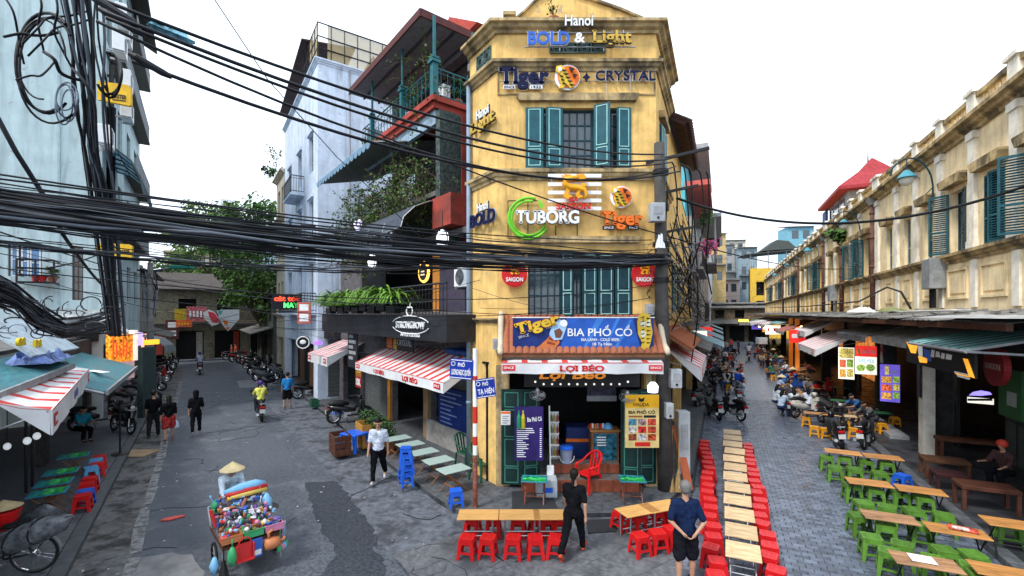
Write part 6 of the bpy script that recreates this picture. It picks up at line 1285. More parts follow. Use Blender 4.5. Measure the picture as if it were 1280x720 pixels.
for(a,za),(b,zb)in zip(pr,pr[1:]):mb.slab([(a,-.9,za),(b,-.9,zb),(b,.9,zb),(a,.9,za)],.03)
mb.build('sheet',K('curl_grey',(.2,.22,.24),.5),x);MB().cyl((-.6,.3,-3),(-.6,.3,.3),.05).build('post',BLACK,x)
x=thing('red_lantern_stall','glowing red cloth stall behind the utility pole on the left','stall',U(174,425,33));MB().ball((0,0,0),(.5,.4,.42),8,6).build('lit_cloth',K('lit_red',(.9,.05,.03),.5,emit=.5),x);MB().box(.3,-.3,-.5,.62,.3,.45).build('lit_panel',K('lit_pink',(1,.5,.42),.5,emit=.7),x)
BNW=K('banner_white',(.70,.70,.70),.8,var=.08);BNR=K('banner_red',(.70,.05,.09),.8)
def banner(label,pts,m,extra,Y):
 q=U(sum(p[0]for p in pts)/len(pts),sum(p[1]for p in pts)/len(pts),Y);t=thing('cloth_banner',label,'banner',q);f=lambda p:((p[0]-640)/F*Y-q.x,CH-(p[1]-HZ)/F*Y-q.z)
 MB().prism([f(p)for p in pts],-.02,.02).build('cloth',m,t,bevel=0)
 for e,me in extra:MB().prism([f(p)for p in e],-.035,-.021).build('print',me,t)
banner('red and white cloth banner strung over the far left street',[(254,391),(261,387),(268,390),(275,400),(273,405),(265,408),(260,402),(256,399)],BNW,[([(260,389),(268,391),(275,400),(272,404),(266,403),(262,396)],BNR)],34)
banner('white cloth banner with orange print strung over the far left street',[(271,388),(280,387),(299,387),(299,399),(289,410),(285,414),(279,407),(274,397)],BNW,[([(279,400),(285,401),(285,406),(281,406)],ORNG),([(282,409),(288,409),(285,413)],ORNG),([(273,388),(278,388),(277,393),(274,393)],K('banner_teal',(.1,.45,.45),.8))],33)
def tree(label,loc,h0,h1,rad,seed,nclump=46,leafs=85,m=LEAF,lsz=.2,trunk_r=.16):
 rnd=random.Random(seed);t=thing('street_tree',label,'tree',loc,0,'street trees');mb=MB();lf=MB();c=(h0+h1)/2
 mb.tube([(0,0,0),(.1,.05,h0*.5),(0,.1,h0),(.1,0,c)],[trunk_r*1.3,trunk_r,trunk_r*.8,trunk_r*.4],8)
 for k in range(nclump):
  while True:
   p=Vector((rnd.uniform(-1,1),rnd.uniform(-1,1),rnd.uniform(-1,1)))
   if.25<p.length<1:break
  cc=Vector((p.x*rad,p.y*rad,c+p.z*(h1-h0)/2));r=rnd.uniform(.16,.3)*rad
  if k%3==0:mb.tube([(0,.05,h0*.9),(cc.x*.5,cc.y*.5,(h0+cc.z)/2+.3),tuple(cc)],[trunk_r*.5,trunk_r*.3,.02],5)
  for i in range(leafs):
   d=Vector((rnd.gauss(0,1),rnd.gauss(0,1),rnd.gauss(0,.8))).normalized()*r*rnd.random()**.4;o=cc+d;a=(d.normalized()+Vector((rnd.gauss(0,.7),rnd.gauss(0,.7),rnd.gauss(0,.7)))).normalized();b=a.orthogonal().normalized();e=a.cross(b);q=lsz*rnd.uniform(.5,1.3)
   lf.add([o-b*q,o+e*q*.5,o+b*q,o-e*q*.5],[(0,1,2,3)])
 mb.build('trunk',BARK,t);tag(lf.build('crown',m,t),kind='stuff');return t
tree('big leafy street tree left of the beige house on the left street',LF(45.5,4.4),3.8,14.6,4.5,1,85,130,LEAF)
tree('pale-topped tree behind the left street end shops',(U(262,400,60).x,60,0),6.5,19,6.0,2,80,110,K('leaf_pale',(.10,.17,.035),.6,var=.3,island=.5),.26)
tree('dark low tree overhanging the shops at the left street end',LF(50,6.8),3.6,9.5,3.6,3,44,90,LEAFD)
tree('small dark tree squeezed behind the cable poles on the left street',(U(212,400,47).x,47,0),3.8,9.5,2.2,4,22,70,LEAFD)
# ================================================================ POLES AND CABLES
def sagline(a,b,sag,n=14,wob=0,rnd=random):
 a,b=Vector(a),Vector(b);o=[]
 for i in range(n+1):
  t=i/n;p=a.lerp(b,t);p.z-=4*sag*t*(1-t)
  if wob and 0<i<n:p+=Vector((rnd.gauss(0,wob),rnd.gauss(0,wob),rnd.gauss(0,wob)))
  o.append(p)
 return o
def cable(label,pts,r,m=CABLE,name='overhead_cable',group='single overhead cables'):
 o=tag(MB().tube(pts,r,6).build(name,m,smooth=True),label,'cable',group);return o
rnd=random.Random(21)
PB=G(832,612,.1)
pole=thing('utility_pole','grey concrete utility pole loaded with cables at the right edge of the corner building','pole',PB)
MB().tube([(0,0,0),(-.09,0,4.5),(-.16,0,8.7)],[.19,.165,.13],12).build('pole',K('pole_concrete',(.075,.07,.066),.85,var=.25,bump=.4,dirt=.6),pole,smooth=True)
for i,(z,l,w_)in enumerate(((8.35,1.5,.07),(7.5,1.0,.06),(6.5,.8,.06))):MB().cb((.25,-.1,z),(l,w_,w_),ry=-.12,rz=-.4).build('cross_arm',BLACK,pole)
mb=MB()
for z in(5.2,6.1,7.0,7.9):mb.cyl((-.12,0,z),(-.12,0,z+.12),.2,n=12)
mb.build('clamp',BLACK,pole)
def wbox(label,px,py,w_,h_,dY,m,name='meter_box',d=.22):
 q=U(px,py,PB.y+dY);t=thing(name,label,'meter box',q);MB().box(-w_/2,-d/2,-h_/2,w_/2,d/2,h_/2).build('box',m,t,bevel=.015);MB().box(-w_*.3,-d/2-.012,-h_*.1,w_*.3,-d/2,h_*.3).build('door_plate',GREY,t);MB().cyl((0,-d/2-.02,-h_*.3),(0,-d/2,-h_*.3),.03).build('dial',BLACK,t);return t
BXM=K('box_pale',(.42,.45,.47),.55,var=.12,dirt=.4)
wbox('grey distribution box high on the concrete pole beside the orange Tiger sign',821,266,.36,.46,-.25,BXM)
wbox('pale meter cabinet at head height on the concrete pole',844,473,.27,.46,-.25,BXM);wbox('small pale meter box lower on the concrete pole',836,513,.18,.38,-.28,BXM);wbox('tall grey cabinet standing behind the concrete pole',853,552,.3,1.6,.35,BXM,'street_cabinet',.3)
for px,py,l in((621,430,'small grey box on the yellow wall left of the tiled canopy'),(812,387,'small grey box on the yellow wall right of the lower window')):q=U(px,py,11.6);t=thing('meter_box',l,'meter box',q);MB().box(-.1,-.08,-.14,.1,.1,.14).build('box',BXM,t);MB().box(-.07,-.09,-.05,.07,-.08,.08).build('door_plate',GREY,t)
A0,B0=U(-60,248,4.1),PB+Vector((-.12,-.1,5.74))
bun=thing('cable_bundle','thick sagging bundle of black cables crossing the left street to the concrete pole','cable bundle',(0,0,0))
m2=[CABLE,CABLE,CABLE,K('cable_slate_sheen',(.10,.115,.14),.4),K('cable_grey',(.05,.055,.065),.45),K('cable_black',(.009,.009,.011),.6)]  # slate tone also stands in for bluish highlights on black cables
for i in range(50):
 u,v_=rnd.uniform(-1,1),rnd.uniform(-1,1);a=A0+Vector((rnd.uniform(-.3,.3),v_*.25,(u*abs(u)**.4)*.21));b=B0+Vector((rnd.uniform(-.15,.2),v_*.1,u*.13+.03));MB().tube(sagline(a,b,(.21+rnd.gauss(0,.07)),12,.014,rnd),rnd.choice((.006,.008,.010,.012,.015,.019)),5,0,False).build('cable',rnd.choice(m2),bun,smooth=True)
MB().tube(sagline(A0+Vector((0,-.2,.0)),U(330,301,5.5),.06),.016,5).build('cable',K('cable_pale',(.3,.31,.33),.5),bun)
bun2=thing('cable_bundle','lower loose group of black cables just under the thick bundle on the left','cable bundle',(0,0,0))
for i in range(8):
 u=rnd.uniform(-1,1);MB().tube(sagline(U(-60,294+u*9,4.3),U(600+25*u,330,10.2),.2+rnd.gauss(0,.06),12,.02,rnd),rnd.choice((.006,.009,.014)),5,0,False).build('cable',rnd.choice(m2),bun2)
for i,(y0,y1,sg,r)in enumerate(((212,300,.22,.011),(222,312,.28,.009),(236,318,.2,.012),(330,356,.4,.008),(345,372,.5,.007),(310,392,.35,.007))):
 cable('thin cable '+('running just above the thick bundle, topmost','running just above the thick bundle, second','hugging the top of the thick bundle','sagging below the thick bundle, first','sagging below the thick bundle, second','sloping from the left edge to the lower window')[i],sagline(U(-40,y0,4.6+.3*i),U(815,y1,11.3),sg),r)
TOPP=PB+Vector((-.1,-.15,8.25))
for i,(px,py,Y,dz,sg,r)in enumerate(((118,-4,4.3,.12,.42,.022),(128,14,4.2,.0,.5,.024),(132,22,4.15,-.08,.55,.02),(120,26,4.2,-.18,.8,.018),(165,76,4.6,-.3,.62,.024))):
 cable('long thick cable from the upper left to the pole top, '+('uppermost of five','second of five from above','middle of five','fourth, with deepest sag','lowest of five')[i],sagline(U(px,py,Y),TOPP+Vector((.1*i,0,dz)),sg,20),r*.85)
for i,(px,py,l)in enumerate(((140,12,'black splice sleeve on the topmost cable'),(152,28,'black splice sleeve on the second cable'),(187,82,'black splice sleeve on the lowest long cable'))):
 q=U(px,py,4.35+.3*(i==2));o=tag(MB().tube([(-.16,-.06,.09),(-.1,-.04,.06),(.1,.04,-.05),(.17,.07,-.08)],[.022,.036,.036,.024],8).build('splice_sleeve',CABLE),l,'splice sleeve','splice sleeves');o.location=q
crumpled('plastic_scrap','blue and clear plastic scrap caught on the upper cables','plastic scrap',U(213,45,4.75),.9,.42,.16,.1,K('scrap_blue',(.25,.55,.68),.4,var=.7,scale=9),11)
bpy.context.view_layer.objects.active=None
cable('thin cable dropping from the top edge across the white house to the bar terrace',[U(262,-10,9),U(335,100,10.2),U(420,195,11.5),U(540,310,13)],.011)
cable('thin cable falling from the pole top past the Tiger letters',sagline(U(455,160,8),PB+Vector((-.2,-.3,6.35)),.12),.014)
cable('heavy cable slanting down the pale wall at the left edge',[U(-8,138,4.4),U(20,190,4.6),U(55,245,4.8),U(75,285,5)],.022)
cable('twisted cable hanging from the pole over the brick street',sagline(PB+Vector((.3,.1,7.35)),U(1300,226,9.2),.75,24),.03)
cable('thinner cable from the pole across the brick street to the ochre facade',sagline(PB+Vector((.2,.3,6.4)),FR.w(-29,-.2,6.9),.3),.018)
cable('black cable looping along the foot of the ochre facade above the lean-to',[FR.w(-70,-.5,5.4),FR.w(-40,-.5,5.1),FR.w(-26,-.5,5.1),FR.w(-22,-.5,5.55),FR.w(-20.5,-.5,5.3),FR.w(-19.6,-.5,4.7)],.035)
cable('pale wire lying across the near lean-to roof',[FR.w(-20,-.9,4.62),FR.w(-18,-1.2,4.58),FR.w(-16,-1.0,4.6),FR.w(-15,-.7,4.62),FR.w(-16.2,-.5,4.66)],.025,K('wire_pale',(.5,.5,.48),.6))
tan=thing('cable_tangle','grey and black cable tangle hanging from the corner pole into the brick lane','cable bundle',(0,0,0))
for i in range(36):
 a=PB+Vector((rnd.uniform(-.1,.5),rnd.uniform(-.3,.3),rnd.uniform(4.2,7.6)));b=RF(rnd.uniform(24,44),-1.0+rnd.uniform(-.4,.5),rnd.uniform(3.6,6.2));MB().tube(sagline(a,b,rnd.uniform(.1,1.0),9,.08,rnd),rnd.choice((.01,.014,.02)),4,0,False).build('cable',rnd.choice(m2),tan)
for i in range(6):
 a=PB+Vector((.15+.15*i+rnd.gauss(0,.05),-.1,8.2-.05*i));e=1+rnd.uniform(-.25,.5);MB().tube(spl([a,a+Vector((.12*e,.1,-.2)),a+Vector((.3*e,.4,-1.3*e)),a+Vector((.45*e+rnd.gauss(0,.15),.9,-2.6*e)),a+Vector((.7*e+rnd.gauss(0,.2),1.9,-3.6*e))],3),.02,5).build('cable',CABLE,tan)
for i in range(46):
 c=PB+Vector((rnd.uniform(-.2,.8),rnd.uniform(-.2,.7),rnd.uniform(4.2,6.4)));p=c;pts=[];d=Vector((rnd.gauss(0,1),rnd.gauss(0,.5),rnd.gauss(0,1))).normalized()
 for k in range(8):d=(d+Vector((rnd.gauss(0,.6),rnd.gauss(0,.3),rnd.gauss(0,.6)))).normalized();p=p+d*.16+(c-p)*.12;pts.append(p)
 MB().tube(pts,rnd.choice((.008,.011,.014)),4,0,False).build('cable',rnd.choice(m2+[K('cable_dusty',(.16,.165,.17),.7)]),tan)
crumpled('plastic_bag','white plastic bag caught in the cables at the corner pole','plastic bag',PB+Vector((-.25,-.35,6.0)),.3,.22,.16,.4,WHITE,14)
dro=thing('cable_drop','heavy knot of black cables and coils hanging in front of the mint house','cable bundle',(0,0,0))
for i in range(20):
 u=rnd.uniform(-1,1);a=U(100+30*u,-25,4.6+.3*rnd.random());m=U(116+22*u+rnd.uniform(-8,8),120,5.0);b=U(128+18*u,240,5.6);c=U(147+12*u,420,8.4);MB().tube(spl([a,a.lerp(m,.5)+Vector((rnd.gauss(0,.06),0,0)),m,m.lerp(b,.5)+Vector((rnd.gauss(0,.05),0,0)),b,b.lerp(c,.5),c],3),rnd.choice((.007,.01,.013,.018)),5,0,False).build('cable',rnd.choice(m2),dro,smooth=True)
def loop(cx,cy,rx,ry,Y,r,tw=0,n=22,a0=0,a1=6.28):return MB().tube([U(cx+rx*math.cos(a0+(a1-a0)*k/n)+tw*k/n,cy+ry*math.sin(a0+(a1-a0)*k/n),Y+.06*math.sin(k*.5))for k in range(n+1)],r,5,0,False)
for cx,cy,rx,ry,r,a0,a1 in((58,78,38,62,.022,1.2,5.4),(60,82,36,60,.018,.9,5.6),(66,88,44,66,.016,1.0,4.9),(52,74,30,50,.013,1.5,6.2),(84,125,14,22,.012,0,6.28),(80,130,11,26,.01,0,6.28),(86,132,9,20,.01,0,6.28),(82,122,12,16,.009,0,6.28),(138,95,13,27,.018,-1.6,2.6),(136,92,16,26,.018,-1.7,2.6),(140,98,10,20,.014,-1.6,2.7)):loop(cx,cy,rx,ry,4.8,r*.75,0,22,a0,a1).build('coil',CABLE if r>.0125 else K('cable_bluegrey',(.10,.13,.18),.45),dro,smooth=True)
for px0,py0,px1,py1,px2,py2 in((5,-5,22,40,30,80),(50,-5,48,30,55,65),(70,-5,68,40,90,85),(90,85,118,130,122,190),(5,46,40,44,75,40),(20,100,50,95,70,75),(28,55,60,22,110,14),(35,70,70,35,118,22),(55,65,75,90,100,100)):MB().tube(spl([U(px0,py0,4.6),U((px0+px1)/2+3,(py0+py1)/2-3,4.6),U(px1,py1,4.7),U((px1+px2)/2,(py1+py2)/2+2,4.8),U(px2,py2,4.9)],4),rnd.choice((.01,.014,.018)),6).build('cable',CABLE,dro,smooth=True)
low=thing('cable_tangle','drooping tangle of cables over the teal roofs at the left edge','cable bundle',(0,0,0))
for i in range(46):
 u=rnd.uniform(-1,1);MB().tube([p+Vector((rnd.gauss(0,.03),0,rnd.gauss(0,.05)))for p in(U(-30,352+24*u,6.2),U(18,372+16*u,6.8),U(48,398+12*u,7.3),U(78,414+9*u,8),U(112,408+12*u,9.5),U(150,398+14*u,11))],rnd.choice((.01,.014,.02)),5,0,False).build('cable',rnd.choice(m2),low)
for i in range(26):loop(rnd.uniform(10,150),400+rnd.uniform(-25,18),rnd.uniform(4,16),rnd.uniform(3,10),rnd.uniform(7,9),rnd.choice((.007,.01,.013)),0,12,rnd.uniform(0,3),rnd.uniform(4,7)).build('coil',rnd.choice(m2),low)
for i,(p,q_,l)in enumerate((((78,292,5.2),(132,360,9),'black stay cable slanting across the mint wall below the bundle'),((60,335,6),(140,310,9),'thin wire rising from the barred cage to the yellow sign'),((150,300,12),(330,345,22),'thin wire running from the yellow sign toward the trees'),((245,276,9),(268,308,9.4),'pale stick caught in the thick cable bundle'),((190,360,22),(480,410,20),'long slack wire sagging over the left street'),((150,420,14),(350,375,30),'slack wire from the cable knot to the neon sign'))):cable(l,sagline(U(*p),U(*q_),.25 if i>3 else.05),.02 if i in(0,3)else.012)
def simple_pole(label,loc,h,r,m,name='utility_pole'):t=thing(name,label,'pole',loc);MB().tube([(0,0,0),(0,0,h)],[r,r*.75],10).build('pole',m,t);MB().cb((0,0,h-.5),(1.3,.09,.09),rz=.5).build('cross_arm',BLACK,t);return t
t=simple_pole('dark pole wrapped in cables behind the lit orange shopfront',LF(26.8,-3.25,.1),15.5,.12,K('pole_dark',(.05,.045,.042),.8))
for i in range(14):a=rnd.uniform(0,6.3);MB().tube([(.15*math.cos(a+k*.12),.15*math.sin(a+k*.12),4+k*1.2)for k in range(9)],.035,4,0,False).build('cable',rnd.choice(m2),t)
t=simple_pole('postered pole with white tangled wires at the left kerb beyond the parked scooters',G(188,482,.1),7.6,.2,GREYP)
for i in range(22):a=rnd.uniform(-.5,.4);MB().tube([(a,rnd.uniform(-.2,.2),7.4-rnd.random()),(a*1.1+rnd.gauss(0,.1),.1,6),(a*.5+rnd.gauss(0,.15),0,4.8),(a*.3,0,4)],rnd.choice((.02,.03)),4,0,False).build('cable',rnd.choice((K('cable_white',(.45,.47,.5),.6),GREY,CABLE)),t)
MB().cyl((0,0,1.2),(0,0,2.6),.205,n=10).build('poster_wrap',K('poster_blue_grey',(.2,.25,.32),.7,var=.6,scale=8),t)
t=thing('street_cabinet','grey metal cabinet on the left pavement before the postered pole','cabinet',G(176,470,.1),R(20));MB().box(-.5,-.3,0,.5,.3,1.4).build('box',GALV,t,bevel=.02);MB().box(-.44,-.315,.1,.44,-.3,1.3).build('door',GREY,t)
x,z=0,0;t=thing('street_light','small green street light on a curved arm by the cream house','street lamp',U(186,345,30));MB().tube([(0,0,-2),(0,0,0),(.3,0,.35),(1.2,0,.5),(1.5,0,.55)],.06,6).build('arm',GALV,t);MB().box(1.4,-.2,.45,2.9,.2,.7).build('lamp_head',K('lamp_green',(.04,.28,.2),.5),t,bevel=.05)
web=thing('wire_web','loose web of thin wires strung over the crossing in front of the houses','cable bundle',(0,0,0))
for p0,Y0,p1,Y1,sg in(((-10,305),8,(590,372),11.5,.5),((-10,330),9,(600,400),11.4,.7),((160,400),18,(600,350),11.5,.6),((205,395),24,(590,395),11.5,.5),((350,365),22,(830,350),11.6,.5),((360,410),20,(590,425),11.3,.35),((410,300),18,(820,340),11.6,.25),((590,360),11.5,(820,395),11.5,.25),((600,385),11.4,(815,372),11.5,.12),((590,300),11.5,(825,305),11.5,.08),((0,290),7,(250,350),26,.3),((205,380),30,(345,400),34,.5),((210,400),30,(330,385),36,.6),((830,345),11.7,(900,405),40,.5),((835,320),11.7,(890,380),34,.6),((838,300),11.7,(905,395),48,.7),((840,370),11.7,(960,372),60,.6),((900,385),40,(985,352),50,.2),((895,372),36,(950,360),70,.3),((640,316),11.3,(800,322),11.3,.2)):MB().tube(sagline(U(*p0,Y0),U(*p1,Y1),sg,14),.008 if Y1<15 else.014,4,0,False).build('cable',rnd.choice(m2),web)
q=G(594,634,.1);t=thing('street_name_post','rusty red and white banded post with blue street-name plates','sign post',q)
hh=3.62;cols=[(0,1.2,RUST),(1.2,1.42,WHITE),(1.42,1.62,REDP),(1.62,1.92,WHITE),(1.92,2.3,REDP),(2.3,2.36,WHITE),(2.36,2.9,WHITE),(2.9,3.0,REDP),(3.0,hh,WHITE)]
for a,b,m in cols:MB().cyl((0,0,a),(0,0,b),.055,n=10).build('band',m,t)
PLB=K('plate_blue',(.01,.035,.32),.4)
def plate(label,px0,py0,px1,py1,Y,rz,l2,tilt=0):
 c=U((px0+px1)/2,(py0+py1)/2,Y);k=Y/F;w_,h_=(px1-px0)*k/math.cos(rz),(py1-py0)*k;s=thing('street_name_plate',label,'street sign',c,rz);s.rotation_euler=(0,tilt,rz)
 MB().box(-w_/2,0,-h_/2,w_/2,.03,h_/2).build('plate',PLB,s);mb=MB();e=.018
 for a,b,c_,d in((-w_/2+.02,w_/2-.02,h_/2-.035,h_/2-.02),(-w_/2+.02,w_/2-.02,-h_/2+.02,-h_/2+.035)):mb.box(a,-.006,c_,b,-.001,d)
 mb.build('border',LTR_W,s);MB().text('PHỐ',0,h_*.22,h_*.18,-.001,w_*.3,.006,.03).build('lettering',LTR_W,s);MB().text(l2,0,-h_*.16,h_*.26,-.001,w_*.84,.006,.03).build('lettering',LTR_W,s);MB().ring((-w_*.36,-.004,h_*.25),h_*.1,.008,12,4).build('emblem',LTR_W,s)
plate('blue street plate reading PHỐ LƯƠNG NGỌC QUYẾN left of the banded post',562,449,591,474,q.y,-.2,'LƯƠNG NGỌC QUYẾN',.06)
plate('blue street plate reading PHỐ TẠ HIỆN right of the banded post',595,473,619,497,q.y-.02,.25,'TẠ HIỆN',-.1)
# ================================================================ STOOLS, TABLES, CHAIRS
def make_stool(name,m,h=.37,top=.135,bot=.165,plain=False):
 t=thing(name,'x','stool');mb=MB();s_=top*.8
 if plain:mb.flat([(-top,-s_),(-s_,-top),(s_,-top),(top,-s_),(top,s_),(s_,top),(-s_,top),(-top,s_)],h-.03,h)
 else:
  e=.024
  for a,b,c,d in((-top,-s_-.0,-top+e*1.4,s_),(top-e*1.4,-s_,top,s_),(-s_,-top,s_,-top+e*1.4),(-s_,top-e*1.4,s_,top)):mb.box(a,b,h-.035,c,d,h)
  for sx in(-1,1):
   for sy in(-1,1):mb.flat([(sx*s_,sy*top),(sx*top,sy*s_),(sx*s_*.9,sy*s_*.9)][::(1 if sx*sy>0 else-1)],h-.035,h)
  for i in range(6):
   y=-top+.034+(i+.1)*(2*top-.068)/6;mb.box(-top+.03,y,h-.022,-.012,y+.026,h-.004);mb.box(.012,y,h-.022,top-.03,y+.026,h-.004)
  mb.box(-.012,-top+.03,h-.03,.012,top-.03,h-.003)
 mb.build('seat',m,t);lg=None
 for k in range(4):
  if lg is None:
   l=MB();w_=.052;l.hexa([(-bot,-bot,0),(-bot+w_,-bot,0),(-bot+w_,-bot+.012,0),(-bot,-bot+.012,0),(-top,-top,h-.036),(-top+w_*1.5,-top,h-.036),(-top+w_*1.5,-top+.012,h-.036),(-top,-top+.012,h-.036)])
   l.hexa([(-bot,-bot+.0121,0),(-bot+.012,-bot+.0121,0),(-bot+.012,-bot+w_,0),(-bot,-bot+w_,0),(-top,-top+.0121,h-.036),(-top+.012,-top+.0121,h-.036),(-top+.012,-top+w_*1.5,h-.036),(-top,-top+w_*1.5,h-.036)]);lg=l.build('leg',m,t)
  else:inst(lg,t,(0,0,0),(0,0,k*math.pi/2))
 mb=MB();u=h*.28;r=bot-(bot-top)*.28;mb.box(-r+.05,-r,u,r-.05,-r+.012,u+.04);mb.box(-r+.05,r-.012,u,r-.05,r,u+.04);mb.box(-r,-r+.05,u,-r+.012,r-.05,u+.04);mb.box(r-.012,-r+.05,u,r,r-.05,u+.04);mb.build('stretcher',m,t)
 mb=MB()
 for s1 in(-1,1):mb.hexa([(-top+.07,s1*top-.006,h-.1),(top-.07,s1*top-.006,h-.1),(top-.07,s1*top+.006,h-.1),(-top+.07,s1*top+.006,h-.1),(-top+.03,s1*top-.006,h-.036),(top-.03,s1*top-.006,h-.036),(top-.03,s1*top+.006,h-.036),(-top+.03,s1*top+.006,h-.036)]);mb.hexa([(s1*top-.006,-top+.07,h-.1),(s1*top+.006,-top+.07,h-.1),(s1*top+.006,top-.07,h-.1),(s1*top-.006,top-.07,h-.1),(s1*top-.006,-top+.03,h-.036),(s1*top+.006,-top+.03,h-.036),(s1*top+.006,top-.03,h-.036),(s1*top-.006,top-.03,h-.036)])
 mb.build('apron',m,t);return t
PROTO={}
def put(key,maker,loc,rz,label,group):
 if key not in PROTO:o=PROTO[key]=maker();o.location=loc;o.rotation_euler=(0,0,rz);tag(o,label,None,group);return o
 return dup(PROTO[key],loc,rz,label,group)
COL={'red':RED,'blue':BLUE,'sky-blue':SKYB,'green':GREEN,'yellow':YELP}
def stool(col,loc,rz,label,group):
 m=COL[col];g=col=='green'
 return put('stool'+col,lambda:make_stool('plastic_stool',m,.42 if g else.37,.155 if g else.135,.185 if g else.165,plain=(col in('blue','yellow'))),loc,rz+random.uniform(-.28,.28),label,group)
def fold_table(top,w_,d_,h,leg,topname='tabletop',print_=None,kind='x'):
 t=thing('folding_table','x','table');tp=MB().box(-w_/2,-d_/2,h-.025,w_/2,d_/2,h).build(topname,top,t,bevel=.006)
 if print_:
  for i,m in enumerate(print_):MB().box(-w_*.44,-d_*.42+i*d_*.84/len(print_),h+.001,w_*.44,-d_*.42+(i+.94)*d_*.84/len(print_),h+.004).build('printed_panel',m,tp)
 for sx in(-1,1):
  x=sx*w_*.36;f=MB();
  if kind=='x':f.cyl((x,-d_*.42,0),(x,d_*.4,h-.03),.014,n=5)
  else:f.cyl((x,-d_*.38,0),(x,-d_*.38,h-.03),.017,n=5)
  f.build('leg',leg,t);f=MB()
  if kind=='x':f.cyl((x+.03*sx,d_*.42,0),(x+.03*sx,-d_*.4,h-.03),.014,n=5)
  else:f.cyl((x,d_*.38,0),(x,d_*.38,h-.03),.017,n=5)
  f.build('leg',leg,t)
 mb=MB();mb.cyl((-w_*.36,-d_*.2,h*.3),(w_*.36,-d_*.2,h*.3),.012,n=5);mb.cyl((-w_*.36,d_*.2,h*.3),(w_*.36,d_*.2,h*.3),.012,n=5);mb.build('crossbar',leg,t);return t
def table(key,loc,rz,label,group,**k):return put(key,lambda:fold_table(**k),loc,rz,label,group)
num=['first','second','third','fourth','fifth','sixth','seventh','eighth','ninth','tenth','eleventh','twelfth','thirteenth','fourteenth','fifteenth','sixteenth','seventeenth','eighteenth','nineteenth','twentieth','twenty-first']
RZR=math.atan2(nR.y,nR.x)
def gz(p):p.z=max(p.z,0);return p
for i in range(12):table('pine',RF(8.65+i*.78,.33+random.uniform(-.025,.025)),RZR+random.uniform(-.06,.06),'pale wooden folding table in the long brick-street row, %s from the near end'%num[i],'pale tables in the long row',top=PINEW,w_=.54,d_=.6,h=.5,leg=STEEL)
for i in range(19):stool('red',RF(7.95+i*.456,-.1-.021*i+random.uniform(-.055,.055)),RZR,'red stool left of the long pale table row, %s from the near end'%num[i],'red stools left of the table row')
for i in range(20):stool('red',RF(8.1+i*.435+random.uniform(-.05,.05),.76+random.uniform(-.05,.05)),RZR,'red stool right of the long pale table row, %s from the near end'%num[i],'red stools right of the table row')
for i,px in enumerate((584,610,641.5,669,695)):stool('red',Vector((*G(px,670.5,.37)[:2],0)),0,'red stool in front of the three pine tables, %s from the street post side'%num[i],'red stools at the three tables')
for i,px in enumerate((591,617,648,671,683,700)):stool('red',Vector((*G(px,646.5,.37)[:2],.0)),0,'red stool behind the three pine tables, %s from the street post side'%num[i],'red stools at the three tables')
for i,(px,l)in enumerate(((598,'pine folding table nearest the banded street post'),(649.5,'middle pine folding table of the three before the shop'),(692,'pine folding table beside the walking woman in black'))):table('pine2',Vector((*G(px,642.5,.55)[:2],0)),0,l,'pine tables before the shop',top=K('pine_orange_top',(.60,.33,.11),.45,var=.16,scale=2,st=(1,9,1)),w_=.8,d_=.45,h=.55,leg=STEEL,kind='p')
for i,(px,py,l)in enumerate(((797,637,'orange-topped table joined to another, nearer the menu board'),(826,632,'orange-topped table joined to another, beside the man in navy'))):dup(PROTO['pine2'],Vector((*G(px,py,.55)[:2],0)),.36,l,'pine tables before the shop')
for px,py,l in((800,668,'red stool at the near left corner of the joined orange tables'),(822,664,'red stool at the near side of the joined orange tables'),(840,659,'red stool at the joined tables right behind the man in navy'),(776,639,'red stool at the far left end of the joined orange tables'),(796,644,'red stool tucked under the joined orange tables, left'),(819,638,'red stool tucked behind the joined orange tables, middle'),(834,636,'red stool behind the joined orange tables, right')):stool('red',Vector((*G(px,py,.37)[:2],0)),.36,l,'red stools at the joined tables')
GP=[K('green_print_%d'%i,c,.4,var=.8,scale=9)for i,c in enumerate(((.02,.30,.06),(.05,.5,.12),(.02,.22,.2)))]
for px,l in((668,'green-printed folding table with red legs left of the red armchair'),(790,'green-printed folding table with red legs below the yellow menu board')):table('gp',Vector((*G(px,598,.65)[:2],.1)),-.1,l,'green printed tables at the shop door',top=K('print_rim',(.03,.2,.3),.4),w_=.6,d_=.45,h=.55,leg=RUST,print_=GP)
def armchair(m,name='plastic_armchair'):
 t=thing(name,'x','chair');MB().flat([(-.2,-.22),(.2,-.22),(.23,.2),(-.23,.2)],.4,.435).build('seat',m,t,bevel=.012);mb=MB()
 mb.tube([(-.25,-.18,.62),(-.28,.05,.64),(-.24,.24,.78),(-.12,.32,.9),(0,.34,.92),(.12,.32,.9),(.24,.24,.78),(.28,.05,.64),(.25,-.18,.62)],.024,8);mb.build('arm_rail',m,t,smooth=True);mb=MB()
 for x in(-.14,-.05,.05,.14):mb.hexa([(x-.022,.2,.43),(x+.022,.2,.43),(x+.022,.215,.43),(x-.022,.215,.43),(x*1.2-.025,.31,.89),(x*1.2+.025,.31,.89),(x*1.2+.025,.33,.89),(x*1.2-.025,.33,.89)])
 mb.build('backrest',m,t)
 for sx in(-1,1):
  for sy in(-1,1):MB().hexa([(sx*.26-.025,sy*.22-.02,0),(sx*.26+.025,sy*.22-.02,0),(sx*.26+.025,sy*.22+.02,0),(sx*.26-.025,sy*.22+.02,0),(sx*.22-.03,sy*.19-.02,.62 if sy<0 else.42),(sx*.22+.03,sy*.19-.02,.62 if sy<0 else.42),(sx*.22+.03,sy*.19+.02,.62 if sy<0 else.42),(sx*.22-.03,sy*.19+.02,.62 if sy<0 else.42)]).build('leg',m,t)
 return t
